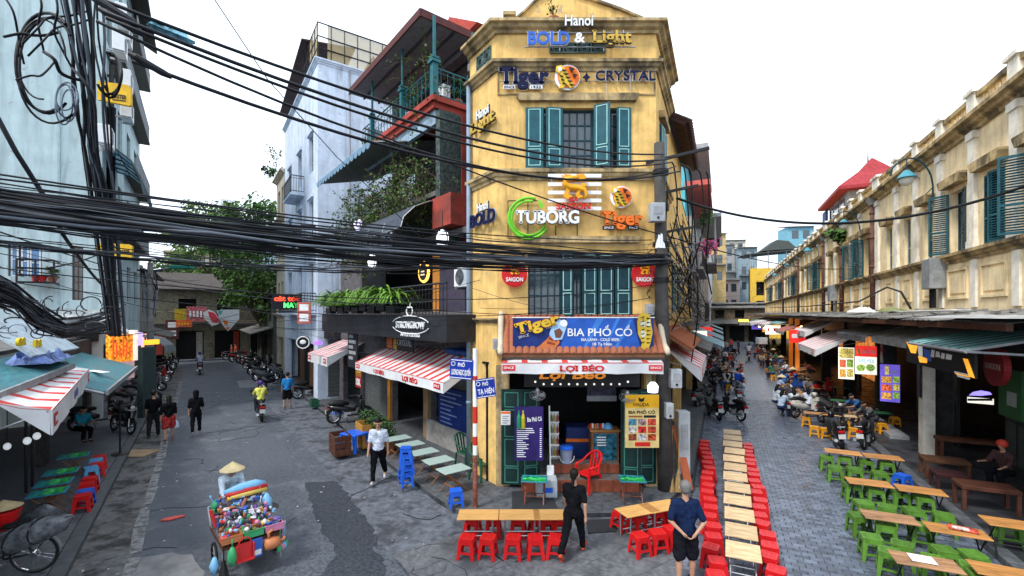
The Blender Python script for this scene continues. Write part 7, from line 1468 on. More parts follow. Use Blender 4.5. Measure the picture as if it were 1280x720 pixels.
put('armred',lambda:armchair(RED),Vector((*G(735,612,.1)[:2],.1)),R(125)-R(180),'red plastic armchair on the step before the shop',None)
for i,(px,py)in enumerate(((583,583),(602,598))):put('armgreen',lambda:armchair(DGREEN),Vector((*G(px,py,.1)[:2],.1)),.9,('dark green plastic armchair against the low wall behind the banded post','second dark green armchair nearer the yellow corner')[i],'dark green armchairs')
PT=K('pale_green_top',(.34,.44,.41),.35,var=.06)
for i,(px,py)in enumerate(((497,547.5),(513,555),(529.5,564.5),(547.5,575),(567,586))):table('pale',Vector((*G(px,py,.65)[:2],.1)),RZ_LR+.05,'pale green folding table along the bar front, %s from the blue stool'%num[4-i],'pale folding tables along the bar',top=PT,w_=.5,d_=.75,h=.56,leg=WOOD)
q=Vector((*G(508,607,.1)[:2],.1))
for i in range(5):stool('blue',q+Vector((random.uniform(-.02,.02),0,i*.155)),.3,('bottom','second lowest','middle','second highest','top')[i]+' blue stool of the stack beside the pale tables','stacked blue stools')
stool('blue',Vector((*G(570,612,.47)[:2],.1)),.3,'single blue stool standing before the pale tables','loose blue stools');stool('blue',Vector((*G(1128,593,.37)[:2],0)),.2,'bright blue stool among the green stools','loose blue stools')
t=thing('plastic_table','square bright blue plastic table behind the man in white tee','table',Vector((*G(443,562,.1)[:2],.1)),-.5);MB().box(-.36,-.3,.5,.36,.3,.56).build('tabletop',BLUE,t,bevel=.02);mb=MB()
for sx in(-1,1):
 for sy in(-1,1):MB().hexa([(sx*.36-.04,sy*.3-.03,0),(sx*.36+.04,sy*.3-.03,0),(sx*.36+.04,sy*.3+.03,0),(sx*.36-.04,sy*.3+.03,0),(sx*.31-.06,sy*.26-.04,.5),(sx*.31+.06,sy*.26-.04,.5),(sx*.31+.06,sy*.26+.04,.5),(sx*.31-.06,sy*.26+.04,.5)]).build('leg',BLUE,t)
Q=lambda x,y:(1000+x/4,540+y/4)
gs=[(133,120),(225,125),(327,140),(430,148),(175,172),(270,180),(398,200),(260,260),(370,280),(490,297),(610,318),(318,348),(435,368),(568,385),(718,410),(295,412),(430,462),(606,462),(357,520),(510,555),(720,583),(865,605),(447,590),(668,628),(860,665),(1045,480),(900,700)]
gl=['left end of the farthest green-stool table, far side','far side of the farthest table of the green stools','left end of the second table near the motorbikes','far side of the table under the parked black motorbikes','near side of the farthest table, left','near side of the farthest table, right','near side of the table left of the blue stool','left end of the table in the second row','far side of the orange table in the second row','far side of the table below the blue stool, left','far side of the table below the blue stool, right','near side of the second-row orange table, left','near side of the second-row orange table, right','near side of the table below the blue stool, left','near side of the table below the blue stool, right','left end of the worn brown table','hidden behind the worn brown table','between the worn brown table and the placard table','near side of the worn brown table, left','near side of the worn brown table, right','near side of the table with the magazine, left','near side of the table with the magazine, right','plain-topped, just left of the table with the white menu','behind the table with the white menu','plain-topped, nearest the viewer by the magazine table','left of the table on the right pavement','at the bottom edge behind the last table']
for(x,y),l in zip(gs,gl):px,py=Q(x,y);stool('green',Vector((*G(px,py,.42)[:2],.12 if x>1000 else 0)),RZR,'green stool, '+l,'green stools on the brick street')
tb=[(213,98,0,'ORW','brown folding table farthest up among the green stools'),(412,122,0,'ORW','orange-brown table beside the parked black motorbikes'),(343,250,0,'ORW','bright orange table in the second row of green stools'),(600,288,0,'ORW','orange table just below the blue stool'),(445,423,0,'BRW','worn brown two-leaf table in the middle of the green stools'),(780,490,0,'ORW','orange table with a magazine lying on it'),(625,645,0,'BRW','small worn table with a white menu sheet on it'),(1075,458,.12,'ORW','table standing on the right pavement by the kerb'),(1045,702,0,'ORW','slatted orange table cut by the bottom edge')]
for x,y,z,m,l in tb:px,py=Q(x,y);table('g'+m,Vector((*G(px,py,.55+z)[:2],z)),RZR+random.uniform(-.06,.06),l,'tables among the green stools',top=globals()[m],w_=.86,d_=.45,h=.55,leg=BLACK)
px,py=Q(610,635);q=G(px,py,.565);t=thing('menu_sheet','white printed menu sheet on the small worn table','menu',q,RZR);MB().box(-.16,-.13,0,.16,.13,.006).build('sheet',WHITE,t);mb=MB();[mb.box(-.12,.08-i*.04,.0065,.1,.09-i*.04,.008)for i in range(5)];mb.build('print',GREY,t)
px,py=Q(815,485);q=G(px,py,.565);t=thing('magazine','red and white magazine lying on the orange table','magazine',q,RZR-.2);MB().box(-.2,-.12,0,.2,.12,.01).build('cover',K('mag_red',(.5,.08,.05),.4,var=.9,scale=12),t);MB().box(-.15,-.09,.0105,.08,.06,.012).build('print',K('mag_white',(.6,.55,.5),.5,var=.5,scale=20),t)
Q2=lambda x,y:(940+x/4.8,420+y/4.8)
for i,(x,y,l)in enumerate(((327,487,'left of the table behind the white scooter'),(373,541,'in front of the table behind the white scooter'),(437,552,'beside the black scooter, under the table'),(778,540,'on the pavement below the purple menu'),(610,570,'between the two black motorbikes'),(188,372,'under the girl in white nearest the road'),(155,356,'under the girl in white behind her friend'),(262,366,'under the second girl in white'),(335,366,'under the third girl in white'),(560,505,'at the far side of the table by the motorbikes'),(100,147,'at the far table up the street'),(855,500,'upright beside the shop door'))):stool('yellow',Vector((*G(*Q2(x,y),.37)[:2],.1 if x>600 else 0)),RZR,'yellow stool '+l,'yellow stools by the lit menus')
for x,y,m,l in((385,462,'ORW','orange table behind the white scooter'),(545,475,'PINEW','pale table behind the parked black motorbikes'),(290,198,'ORW','orange table farther up before the orange shop'),(315,172,'BRW','brown table just before the orange posts'),(185,130,'BRW','brown table farthest up the brick street'),(280,225,'BRW','dark table where the girls in white sit')):table('g'+m,Vector((*G(*Q2(x,y),.55)[:2],0)),RZR,l,'tables by the lit menus',top=globals()[m],w_=.86,d_=.45,h=.55,leg=BLACK)
for x,y,l in((755,456,'dark green table on the pavement below the purple menu'),(530,385,'dark green table in front of the man in grey'),(525,310,'dark green table farther inside the menu shop')):table('dg',Vector((*G(*Q2(x,y),.67)[:2],.12)),RZR,l,'dark green tables',top=K('dgreen_top',(.03,.13,.06),.4),w_=.8,d_=.5,h=.55,leg=BLACK)
Q3=lambda x,y:(x/4.5,560+y/4.5)
for i,(x,y,c)in enumerate(((465,262,'red'),(480,236,'blue'),(487,197,'red'),(505,165,'red'),(512,106,'sky-blue'),(545,85,'red'),(540,62,'sky-blue'),(560,42,'red'))):stool(c,Vector((*G(*Q3(x,y),.48)[:2],.11)),RZ_LL,'%s stool on the left pavement, %s from the near end of its row'%(c,num[i]),'coloured stools on the left pavement')
for i,(x,y)in enumerate(((272,246),(305,190),(345,130),(415,40))):table('gp2',Vector((*G(*Q3(x,y),.66)[:2],.11)),RZ_LL,'green-printed table on the left pavement, %s from the bicycle'%num[i],'green printed tables on the left pavement',top=K('print_rim',(.03,.2,.3),.4),w_=.5,d_=.62,h=.55,leg=WOOD,print_=GP)
for px,py,w_,h_,d_,l,m in((1180,582,.95,.5,.5,'brown wooden bench at the foot of the pale column',K('bench_brown',(.10,.042,.02),.55,var=.3)),(1186,597,.62,.42,.5,'dark maroon padded stool beside the bench',K('maroon_pad',(.045,.014,.016),.5)),(1232,622,1.0,.55,.55,'dark wooden table inside the dim shop',DWOOD),(1215,570,1.6,.8,.4,'long dark bench along the dim shop wall',DWOOD)):
 t=thing('wooden_bench',l,'bench',Vector((*G(px,py+14,.12)[:2],.12)),RZR);MB().box(-w_/2,-d_/2,h_-.1,w_/2,d_/2,h_).build('seat',m,t,bevel=.015)
 for sx in(-1,1):
  for sy in(-1,1):MB().box(sx*w_*.45-.035,sy*d_*.4-.035,0,sx*w_*.45+.035,sy*d_*.4+.035,h_-.1).build('leg',m,t)
# ================================================================ MOTORBIKES AND BICYCLE (forward is local -y)
PLT=K('plate_white',(.62,.64,.62),.5);TAIL=K('tail_red',(.5,.01,.01),.3);SEATB=K('seat_black',(.012,.012,.013),.55)
def wheel(parent,y,r,w_,spokes,z=None):
 z=r if z is None else z;t=MB().ring((0,y,z),r-w_,w_,22,7,0,'x').build('wheel',RUB,parent,smooth=True);mb=MB();mb.ring((0,y,z),r-w_*2,.014,20,5,0,'x');mb.cyl((-.05,y,z),(.05,y,z),.045,n=8)
 for i in range(spokes):a=i*6.283/spokes;mb.cyl((.03*(-1)**i,y+.03*math.cos(a),z+.03*math.sin(a)),(0,y+(r-w_*2)*math.cos(a),z+(r-w_*2)*math.sin(a)),.004 if spokes>8 else.022,n=4)
 mb.build('rim',CHROME,t);return t
def make_bike(kind,paint,trim=BLACK):
 t=thing(kind,'x','motorbike');sc_=kind=='scooter';r=.26 if sc_ else.29;wheel(t,-.62,r,.05 if sc_ else.04,6 if sc_ else 18);wheel(t,.6,r,.055 if sc_ else.045,6 if sc_ else 18)
 mb=MB();
 if sc_:mb.tube([(0,-.05,.42),(0,.2,.48),(0,.5,.58),(0,.82,.68)],[.1,.17,.18,.07],10);mb.tube([(0,.25,.62),(0,.55,.68),(0,.85,.72)],[.13,.15,.06],8)
 else:mb.tube([(0,-.25,.5),(0,.1,.55),(0,.45,.62),(0,.85,.7)],[.07,.1,.11,.05],8);mb.tube([(0,-.45,.72),(0,-.1,.5),(0,.15,.42)],[.05,.06,.05],8)
 mb.build('body',paint,t,smooth=True)
 mb=MB();w0,w1=(.2,.17)if sc_ else(.17,.12);mb.hexa([(-w1,-.4,.3),(w1,-.4,.3),(w1,-.33,.3),(-w1,-.33,.3),(-w0,-.5,.86),(w0,-.5,.86),(w0,-.43,.86),(-w0,-.43,.86)]);mb.tube([(0,-.52,.85),(0,-.53,.6),(0,-.5,.4)],[.09,.1,.05],8);mb.build('front_shield',paint,t,bevel=.012)
 MB().tube([(0,.02,.76),(0,.3,.8),(0,.6,.81),(0,.82,.8)],[.06,.13,.12,.05],8).build('seat',SEATB,t,smooth=True)
 MB().box(-.13,-.38,.27,.13,.1,.33).build('footboard',trim,t,bevel=.01)
 mb=MB();
 for x in(-.09,.09):mb.cyl((x,-.62,r),(x*.6,-.47,.88),.02,n=6)
 mb.cyl((0,-.47,.85),(0,-.43,.98),.03,n=6);mb.build('fork',STEEL,t)
 mb=MB();mb.tube([(-.33,-.3,1.0),(-.18,-.41,1.01),(0,-.44,.99),(.18,-.41,1.01),(.33,-.3,1.0)],.016,6);mb.build('handlebar',BLACK,t);MB().tube([(0,-.36,.98),(0,-.52,.98)],[.11,.085],8).build('headlight_cowl',paint,t,smooth=True);MB().ball((0,-.53,.97),(.075,.03,.06),8,6).build('headlight',PLT,t)
 for s_ in(-1,1):m=MB().ball((s_*.3,-.36,1.2),(.065,.02,.045),8,5).build('mirror',BLACK,t);MB().cyl((s_*.26,-.36,1.0),(s_*.3,-.36,1.18),.008,n=4).build('mirror_stem',BLACK,m)
 MB().box(-.09,.84,.6,.09,.9,.68).build('tail_light',TAIL,t,bevel=.01);MB().box(-.1,.9,.42,.1,.912,.57).build('number_plate',PLT,t)
 for y in(-.62,.6):MB().ring((0,y,r),r+.03,.03,10,5,0,'x',20 if y<0 else 30,160).build('fender',paint if y<0 else trim,t,smooth=True)
 mb=MB();mb.tube([(.13,.05,.25),(.16,.35,.25),(.17,.85,.36)],[.03,.045,.055],8);mb.build('exhaust',STEEL,t);mb=MB();mb.box(-.09,-.05,.2,.09,.22,.42);mb.build('engine',GREY,t);mb=MB();mb.tube([(-.06,.75,.74),(-.1,.95,.82),(.1,.95,.82),(.06,.75,.74)],.013,5);mb.build('grab_rail',STEEL,t);MB().cyl((-.1,.12,.25),(-.24,.1,.0),.012,n=5).build('side_stand',BLACK,t);return t
BIKE={}
PAINT={'black':K('bike_black',(.012,.012,.015),.25,spec=.6),'white':K('bike_white',(.52,.5,.44),.3),'red':K('bike_red',(.35,.015,.015),.3),'blue':K('bike_blue',(.02,.06,.25),.3),'grey':K('bike_grey',(.12,.125,.135),.35)}
def bike(px,py,rz,kind,col,label,z=0,lean=.12,loc=None,group='parked motorbikes'):
 l=loc or Vector((*G(px,py,z)[:2],z));key=kind+col
 if key not in BIKE:o=BIKE[key]=make_bike(kind,PAINT[col]);o.location=l;tag(o,label,None,group)
 else:o=dup(BIKE[key],l,0,label,group)
 o.rotation_euler=(0,lean,rz);return o
aw_=RZ_LR+math.pi/2
hd=lambda v:math.atan2(v.x,-v.y)
A_L,A_R=hd(dL),hd(dR)
bike(437,528,hd(Vector((.9,.45,0))),'motorbike','black','black step-through motorbike standing before the hedge planter',.1);bike(387,497,hd(Vector((.75,.6,0))),'motorbike','black','black motorbike parked by the green crate under the faded awning',0)
for i,(px,py,k,c,l)in enumerate(((352,470,'scooter','grey','grey scooter parked just past the man in blue tee'),(330,459,'scooter','black','black scooter fifth in the shade row at the far right kerb'),(318,456,'motorbike','black','black motorbike fourth in the shade row at the far right kerb'),(308,454,'scooter','black','black scooter third in the shade row at the far right kerb'),(299,452,'motorbike','red','red motorbike second in the shade row at the far right kerb'),(291,450,'motorbike','black','black motorbike farthest in the shade row at the far right kerb'),(366,462,'scooter','black','black scooter half hidden behind the grey one past the blue tee'),(232,446,'scooter','grey','pale scooter parked before the end shops of the left street'))):bike(px,py,hd(Vector((.8,.5,0)))+.15*math.sin(i*3),k,c,l)
for px,py,k,c,l,h in((180,477,'scooter','black','black scooter at the left kerb below the grey cabinet',(.5,-.2)),(160,516,'scooter','grey','grey-green scooter under the near end of the long teal roof',(.9,.1)),(122,535,'scooter','black','black scooter nearest the seated woman in teal',(.5,.7)),(152,541,'motorbike','black','black motorbike pointing to the kerb beside the seated woman',(.8,-.4)),(196,460,'motorbike','black','dark motorbike behind the postered pole',(.4,.5))):bike(px,py,hd(Vector((*h,0))),k,c,l,.11)
bike(1010,522,hd(Vector((.95,.15,0))),'scooter','white','cream and brown scooter parked beside the lit menus',0);bike(1047,556,hd(Vector((.4,.9,0))),'scooter','black','black scooter seen from behind before the green stools');bike(1086,558,hd(Vector((.75,.65,0))),'motorbike','black','black motorbike right of the black scooter before the green stools');bike(1031,497,hd(Vector((.9,.3,0))),'scooter','red','red scooter beside the girls in white')
for i,(px,py,k,c)in enumerate(((893,522,'scooter','black'),(914,523,'motorbike','black'),(925,503,'scooter','grey'),(917,488,'motorbike','black'),(905,480,'scooter','black'),(925,474,'motorbike','red'),(903,464,'scooter','grey'),(914,458,'motorbike','black'),(903,450,'scooter','white'),(913,446,'motorbike','black'),(908,440,'scooter','black'),(912,434,'motorbike','grey'))):bike(px,py,hd(Vector((.08,1,0)))+.35*math.sin(i*2.3),k,c,'%s %s parked on the left of the brick street, %s from the corner pole'%(c,k,num[i]),0,.1*(-1)**i)
for i,(px,py,k,c)in enumerate(((968,447,'scooter','black'),(975,441,'motorbike','black'),(960,436,'scooter','grey'),(968,433,'motorbike','blue'))):bike(px,py,hd(Vector((.6,.6,0))),k,c,'%s %s parked before the orange shop, %s from the tables'%(c,k,num[i]))
B0_=Vector((*G(44,716,.11)[:2],.11));t=thing('bicycle','old bicycle loaded with plastic-wrapped bundles on the left pavement','bicycle',B0_,hd(Vector((-.95,-.3,0))));t.rotation_euler=(0,.06,hd(Vector((-.95,-.3,0))))
wheel(t,.0,.34,.022,28);wheel(t,-1.08,.34,.022,28);mb=MB();P_=[(0,0,.34),(0,-.42,.3),(0,-.3,.82),(0,-.88,.86),(0,-1.08,.34)]
for a,b in((0,1),(0,2),(1,2),(1,3),(2,3),(3,4)):mb.cyl(P_[a],P_[b],.016,n=6)
mb.build('frame',BLACK,t);mb=MB();mb.tube([(-.26,-.7,1.0),(0,-.9,.98),(.26,-.7,1.0)],.014,6);mb.cyl(P_[3],(0,-.9,.98),.014,n=6);mb.build('handlebar',CHROME,t);MB().ball((0,-.28,.87),(.09,.13,.04),10,6).build('saddle',SEATB,t);mb=MB();mb.ring((0,-.42,.3),.09,.008,14,4,0,'x');mb.cyl((-.16,-.42,.16),(.16,-.42,.44),.012,n=5);mb.build('pedal_crank',STEEL,t);MB().ring((0,0,.34),.375,.018,12,5,0,'x',10,130).build('fender',STEEL,t);mb=MB();mb.box(-.14,-.1,.71,.14,.34,.73);mb.cyl((-.1,.2,.72),(-.04,0,.34),.008,n=4);mb.build('luggage_rack',BLACK,t)
SACK=K('sack_plastic',(.13,.14,.16),.28,var=.5,scale=7,bump=.8,gloss=.12)
def sack(label,pts,rs,m):
 t=thing('sack',label,'bundle',pts[0],0,'bundles on the bicycle');mb=MB().tube([Vector(p)-Vector(pts[0])for p in pts],rs,14);rnd=random.Random(len(pts));mb.v=[tuple(Vector(v)+Vector((rnd.gauss(0,.012),rnd.gauss(0,.012),rnd.gauss(0,.012))))for v in mb.v];mb.build('wrap',m,t,smooth=True)
 for i in(1,2):p=Vector(pts[i])-Vector(pts[0]);MB().ring((p.x,p.y,p.z),rs[i]+.012,.012,14,5,0,'x').build('strap',RUB,t)
sack('long grey plastic-wrapped bundle tied across the bicycle rack',[U(-30,684,7.4),U(20,676,7.45),U(50,663,7.5),U(78,652,7.6),U(92,646,7.65)],[.14,.2,.19,.13,.02],SACK);sack('round black plastic bundle on top of the bicycle load',[U(12,660,7.75),U(35,652,7.75),U(52,645,7.8),U(66,646,7.8),U(72,650,7.8)],[.05,.17,.2,.16,.04],K('sack_dark',(.05,.055,.065),.25,var=.5,scale=7,bump=.8))
q=U(6,650,7.9);t=thing('red_basket','red plastic basket under a straw hat at the left picture edge','basket',q);MB().lathe((0,0,-.16),[(.14,0),(.2,.3),(.21,.3),(.21,.33),(.17,.33)],14).build('basket',RED,t);q2=U(4,632,7.9);h=thing('straw_hat','straw hat lying on the red basket at the left edge','hat',q2);MB().lathe((0,0,-.03),[(.25,0),(.0,.13)],16).build('brim',K('straw',(.52,.42,.24),.8,var=.15,scale=9),h)
# ================================================================ PEOPLE (one continuous body each; forward is local -y)
def blob(caps,vox,name,m,parent,it=2):
 mb=MB()
 for c in caps:
  p0,p1,r0,r1=c[:4];p0,p1=Vector(p0),Vector(p1);mb.ball(p0,r0,10,6);mb.ball(p1,r1,10,6)
  if(p1-p0).length>1e-4:mb.tube([p0,p1],[r0,r1],10)
 me=bpy.data.meshes.new(name);me.from_pydata(mb.v,[],mb.f);o=bpy.data.objects.new(name,me);r=o.modifiers.new('r','REMESH');r.mode='VOXEL';r.voxel_size=vox;s=o.modifiers.new('s','SMOOTH');s.iterations=it;s.factor=.5
 if name in('shirt','trousers','shorts','skirt'):
  x=bpy.data.textures.get('folds')or bpy.data.textures.new('folds','CLOUDS');x.noise_scale=.11;x.noise_depth=2;d=o.modifiers.new('d','DISPLACE');d.texture=x;d.strength=.04;d.mid_level=.5;d.texture_coords='LOCAL'
 m2_=evaluated(o);m2_.materials.clear();m2_.materials.append(m);m2_.polygons.foreach_set('use_smooth',[True]*len(m2_.polygons));ob=bpy.data.objects.new(name,m2_);sc.collection.objects.link(ob);ob.parent=parent;return ob
SKIN=K('skin',(.42,.23,.15),.55,var=.08,spec=.3);HAIRB=K('hair_black',(.009,.008,.007),.55,spec=.15);HAIRG=K('hair_grey',(.14,.135,.13),.7);STRAW=K('straw',(.60,.48,.26),.8)
C_=lambda c:K('cloth_%d_%d_%d'%tuple(int(x*1000)for x in c),c,.9,var=.25,scale=9,bump=.3,spec=.06)
def person(label,loc,rz,H=1.62,legs=((8,4),(-8,4)),arms=((5,8,10),(-5,8,10)),lean=2,top=(.02,.02,.02),sleeve=.5,bot=('trousers',(.02,.02,.02)),hair='short',hm=HAIRB,shoe=(.03,.03,.03),vox=.02,head=0,bag=None,hat=None,hatm=None,z=None,heavy=1,group=None):
 t=thing('person',label,'person',loc,rz,group);V=Vector;d2=lambda a,ab=0:V((math.sin(R(ab)),-math.sin(R(a))*math.cos(R(ab)),-math.cos(R(a))*math.cos(R(ab))))
 hip=V((0,0,0));u=V((0,-math.sin(R(lean)),math.cos(R(lean))));k=H;J={}
 for i,s in((0,-1),(1,1)):
  p,kn=legs[i];h=V((s*.052*k,0,0));a=h+d2(p,s*3)*.245*k;b=a+d2(p-kn,s*1)*.235*k;f=d2(p-kn+82);J['l%d'%i]=(h,a,b,b+V((0,f.y,min(f.z,.1))).normalized()*.1*k)
 low=min(v.z for i in(0,1)for v in J['l%d'%i])-.028*k;off=V((0,0,-low if z is None else z))
 sh=u*.285*k;nk=u*.325*k;hu=(u+V((0,-math.sin(R(head)),0))).normalized();hc=nk+hu*.092*k
 for i,s in((0,-1),(1,1)):
  p,ab,el=arms[i][:3];fab=arms[i][3]if len(arms[i])>3 else ab*.3-(12 if el>60 else 0);a=sh+V((s*.1*k,0,-.01*k));b=a+d2(p,s*ab)*.17*k;c=b+d2(p+el,s*fab)*.145*k;J['a%d'%i]=(a,b,c,c+(c-b).normalized()*.05*k)
 O=lambda v:v+off;cap=[]
 for i in(0,1):
  h,a,b,f=map(O,J['l%d'%i]);cap+=[(h,a,.052*k,.034*k),(a,a.lerp(b,.35),.034*k,.033*k),(a.lerp(b,.35),b,.033*k,.02*k),(b,f,.02*k,.016*k)]
  a,b,c,e=map(O,J['a%d'%i]);cap+=[(a,b,.029*k,.022*k),(b,c,.022*k,.015*k)];ax=(c-b).normalized();sd=ax.orthogonal().normalized()if abs(ax.x)>.9 else V((1,0,0))-ax*ax.x;sd.normalize();nn=ax.cross(sd).normalized();s=(-1,1)[i]
  cap.append((c,c+ax*.036*k,.014*k,.017*k))
  for j,l in enumerate((.038,.046,.044,.034)):
   p0=c+ax*.042*k+nn*(j-1.5)*.0095*k;m=p0+ax*l*.55*k+sd*-s*.004*k;cap+=[(p0,m,.0056*k,.0052*k),(m,m+(ax*.8-sd*s*.5)*l*.5*k,.0052*k,.0042*k)]
  p0=c+ax*.015*k-nn*.014*k;m=p0+(ax*.7-nn*.7)*.028*k;cap+=[(p0,m,.0065*k,.006*k),(m,m+ax*.02*k,.006*k,.005*k)]
 hp=O(hip);w_=heavy
 tor=[(hp+V((-.03*k,0,.01*k)),hp+V((.03*k,0,.01*k)),.066*k*w_,.066*k*w_),(hp+u*.02*k,hp+u*.14*k,.075*k*w_,.068*k*w_)]+[(hp+u*.13*k+V((s*.03*k,0,0)),hp+u*.25*k+V((s*.05*k,0,0)),.06*k*w_,.062*k*w_)for s in(-1,1)]+[(O(J['a0'][0]),O(J['a1'][0]),.036*k,.036*k)]
 cap+=tor+[(O(sh),O(nk)+hu*.03*k,.036*k,.03*k)];H_=O(hc);fw=(V((0,-1,0))-hu*hu.dot(V((0,-1,0)))).normalized()
 cap+=[(H_+hu*.012*k-fw*.008*k,H_+hu*.012*k+fw*.008*k,.056*k,.054*k),(H_-hu*.02*k+fw*.012*k,H_-hu*.042*k+fw*.024*k,.042*k,.026*k),(H_+fw*.06*k,H_-hu*.014*k+fw*.07*k,.006*k,.01*k)]+[(H_+V((s*.056*k,0,.008*k)),H_+V((s*.056*k,0,-.012*k)),.011*k,.008*k)for s in(-1,1)]
 blob(cap,vox,'body',SKIN,t)
 if vox<.016:
  mb=MB()
  for s in(-1,1):mb.ball(H_+fw*.058*k+V((s*.022*k,0,0))+hu*.008*k,(.008*k,.006*k,.005*k),8,5);mb.cb(H_+fw*.06*k+V((s*.022*k,0,0))+hu*.022*k,(.022*k,.006*k,.004*k))
  mb.build('eyes_and_brows',HAIRB,t);MB().ball(H_+fw*.052*k-hu*.034*k,(.014*k,.008*k,.004*k),8,5).build('mouth',K('lips',(.32,.09,.07),.5),t)
 cv=vox if vox<.016 else.022;g=.009*k
 st=[(a,b,r0+g,r1+g)for a,b,r0,r1 in tor]
 for i in(0,1):
  a,b,c,e=map(O,J['a%d'%i]);l=min(sleeve,1)
  if sleeve:st.append((a,a.lerp(b,l),.032*k+g,.027*k+g))
  if sleeve>1:st.append((b,b.lerp(c,sleeve-1),.027*k+g,.02*k+g))
 blob(st,cv,'shirt',C_(top),t)
 bt=[(hp+V((-.03*k,0,.0)),hp+V((.03*k,0,.0)),.068*k*w_+g,.068*k*w_+g),(hp,hp+u*.05*k,.07*k*w_+g,.07*k*w_+g)]
 for i in(0,1):
  h,a,b,f=map(O,J['l%d'%i])
  if bot[0]=='trousers':bt+=[(h,a,.055*k+g,.037*k+g),(a,b.lerp(a,.12),.037*k+g,.027*k+g)]
  elif bot[0]=='shorts':bt+=[(h,a.lerp(h,.12),.056*k+g,.045*k+g*2)]
  else:bt+=[(h,a.lerp(h,.2),.062*k+g,.066*k+g),(h.lerp(O(J['l%d'%(1-i)][0]),.5),a.lerp(h,.25),.07*k,.06*k+g)]
  blob([(b+V((0,.012*k,-.012*k)),f,.023*k,.022*k)],cv,'shoe',C_(shoe),t)
 blob(bt,cv,bot[0],bot[2]if len(bot)>2 else C_(bot[1]),t)
 hb=[(H_+hu*.026*k-fw*.014*k,H_+hu*.036*k+fw*.006*k,.058*k,.05*k),(H_+hu*.05*k+fw*.03*k,H_+hu*.052*k+fw*.03*k,.026*k,.026*k),(H_-fw*.028*k,H_-hu*.01*k-fw*.022*k,.044*k,.037*k)]
 if hair in('pony','long'):hb+=[(H_-fw*.04*k,H_-fw*.055*k-u*(.13 if hair=='long' else.1)*k,.045*k if hair=='long' else.022*k,.05*k if hair=='long' else.018*k)]
 if hair=='bun':hb.append((H_-fw*.06*k+hu*.03*k,)*2+(.028*k,.028*k))
 if hat!='hood':blob(hb,cv,'hair',hm,t)
 if hat=='cone':MB().lathe(tuple(H_),[(.225,.0),(.22,.015),(.0,.165)],22).build('conical_hat',STRAW,t)
 elif hat=='helmet':blob([(H_+hu*.02*k-fw*.008*k,H_+hu*.024*k,.072*k,.068*k)],cv,'helmet',hatm,t)
 elif hat=='hood':blob([(H_+hu*.015*k-fw*.012*k,H_+hu*.01*k,.068*k,.062*k),(H_-fw*.02*k,O(nk)-fw*.02*k,.06*k,.055*k)],cv,'hood',C_(top),t)
 if bag:c=O(J['a%d'%bag[0]][3]);bm=thing('carrier_bag',bag[1],'bag',t.matrix_basis@V((0,0,0)),0);bm.location=Matrix.Translation(loc)@Matrix.Rotation(rz,4,'Z')@(c+V((0,-.02,-.05)));MB().tube([(0,0,.03),(0,0,-.06),(0,0,-.22),(0,0,-.3)],[.02,.07,.12,.08],10).build('bag',bag[2],bm,smooth=True)
 return t
gp_=lambda px,py,z=0:Vector((*G(px,py,z)[:2],z))
BK=(.007,.007,.009)
person('woman in black walking past the red stools with her hair tied back',gp_(717,694),hd(Vector((.45,.9,0))),1.6,((20,6),(-22,20)),((-18,16,14),(16,10,14)),4,BK,.75,('trousers',BK),'pony',shoe=(.5,.07,.03),vox=.0125,group=None)
person('grey-haired man in navy T-shirt with his hands behind his back',gp_(857,733),hd(Vector((.1,1,0))),1.7,((3,2),(-3,2)),((-24,22,-8,-42),(-22,20,-12,-44)),2,(.008,.016,.05),.85,('shorts',(.01,.01,.014)),'short',HAIRG,(.05,.04,.04),vox=.0125,heavy=1.12)
person('young man in white T-shirt and black trousers walking toward the viewer',gp_(473,603),hd(Vector((.12,-1,0))),1.72,((16,6),(-16,26)),((8,10,18),(-10,12,14)),3,(.5,.55,.66),.8,('trousers',BK),'short',shoe=(.5,.5,.5),vox=.0125,head=12)
person('woman in black hooded clothes walking away on the asphalt',gp_(245,543),hd(dL),1.62,((10,4),(-12,12)),((10,10,15),(-10,10,12)),2,BK,1.0,('trousers',BK),hat='hood',shoe=(.3,.3,.3))
person('man in black beside the left kerb with the woman in the red skirt',gp_(192,547),hd(dL+Vector((.2,0,0))),1.68,((8,4),(-8,8)),((12,10,22),(-4,10,12)),2,BK,.9,('trousers',(.02,.02,.024)),head=5)
person('woman in black top and red patterned skirt carrying a carrier bag',gp_(211,551),hd(dL+Vector((-.1,0,0))),1.58,((10,4),(-10,10)),((4,8,10),(-8,14,10)),2,BK,1.2,('skirt',(.3,.02,.02),K('skirt_red',(.32,.025,.025),.85,var=.95,scale=22)),'long',shoe=(.5,.05,.04),bag=(0,'pale plastic carrier bag hanging from the hand of the red-skirted woman',K('bag_pale_blue',(.5,.58,.7),.5)))
person('man in bright blue T-shirt and black shorts standing by a motorbike',gp_(359,511),hd(Vector((-.1,1,0))),1.7,((4,2),(-5,3)),((4,12,10),(-4,12,12)),2,(.02,.17,.42),.85,('shorts',BK),shoe=(.25,.2,.15),vox=.0155,head=18,heavy=1.1)
def rider(label,bl,px,py,head_,col,kind,top,bot,hat,hatm=None,H=1.62,grp='riders on motorbikes'):
 l=Vector((*G(px,py)[:2],0));b=bike(0,0,head_,kind,col,bl,0,0,l,'ridden motorbikes');o=Matrix.Rotation(head_,4,'Z')@Vector((0,.28,0))
 person(label,l+o,head_,H,((72,92),(72,92)),((42,14,14),(42,14,14)),8,top,1.4,bot,hat=hat,hatm=hatm,z=.88,shoe=(.1,.1,.1),group=grp)
rider('rider in yellow shirt and purple helmet seen from behind','black motorbike under the rider in yellow',325,524,hd(dL),'black','scooter',(.62,.62,.12),('trousers',(.02,.02,.03)),'helmet',K('helmet_purple',(.07,.03,.2),.3))
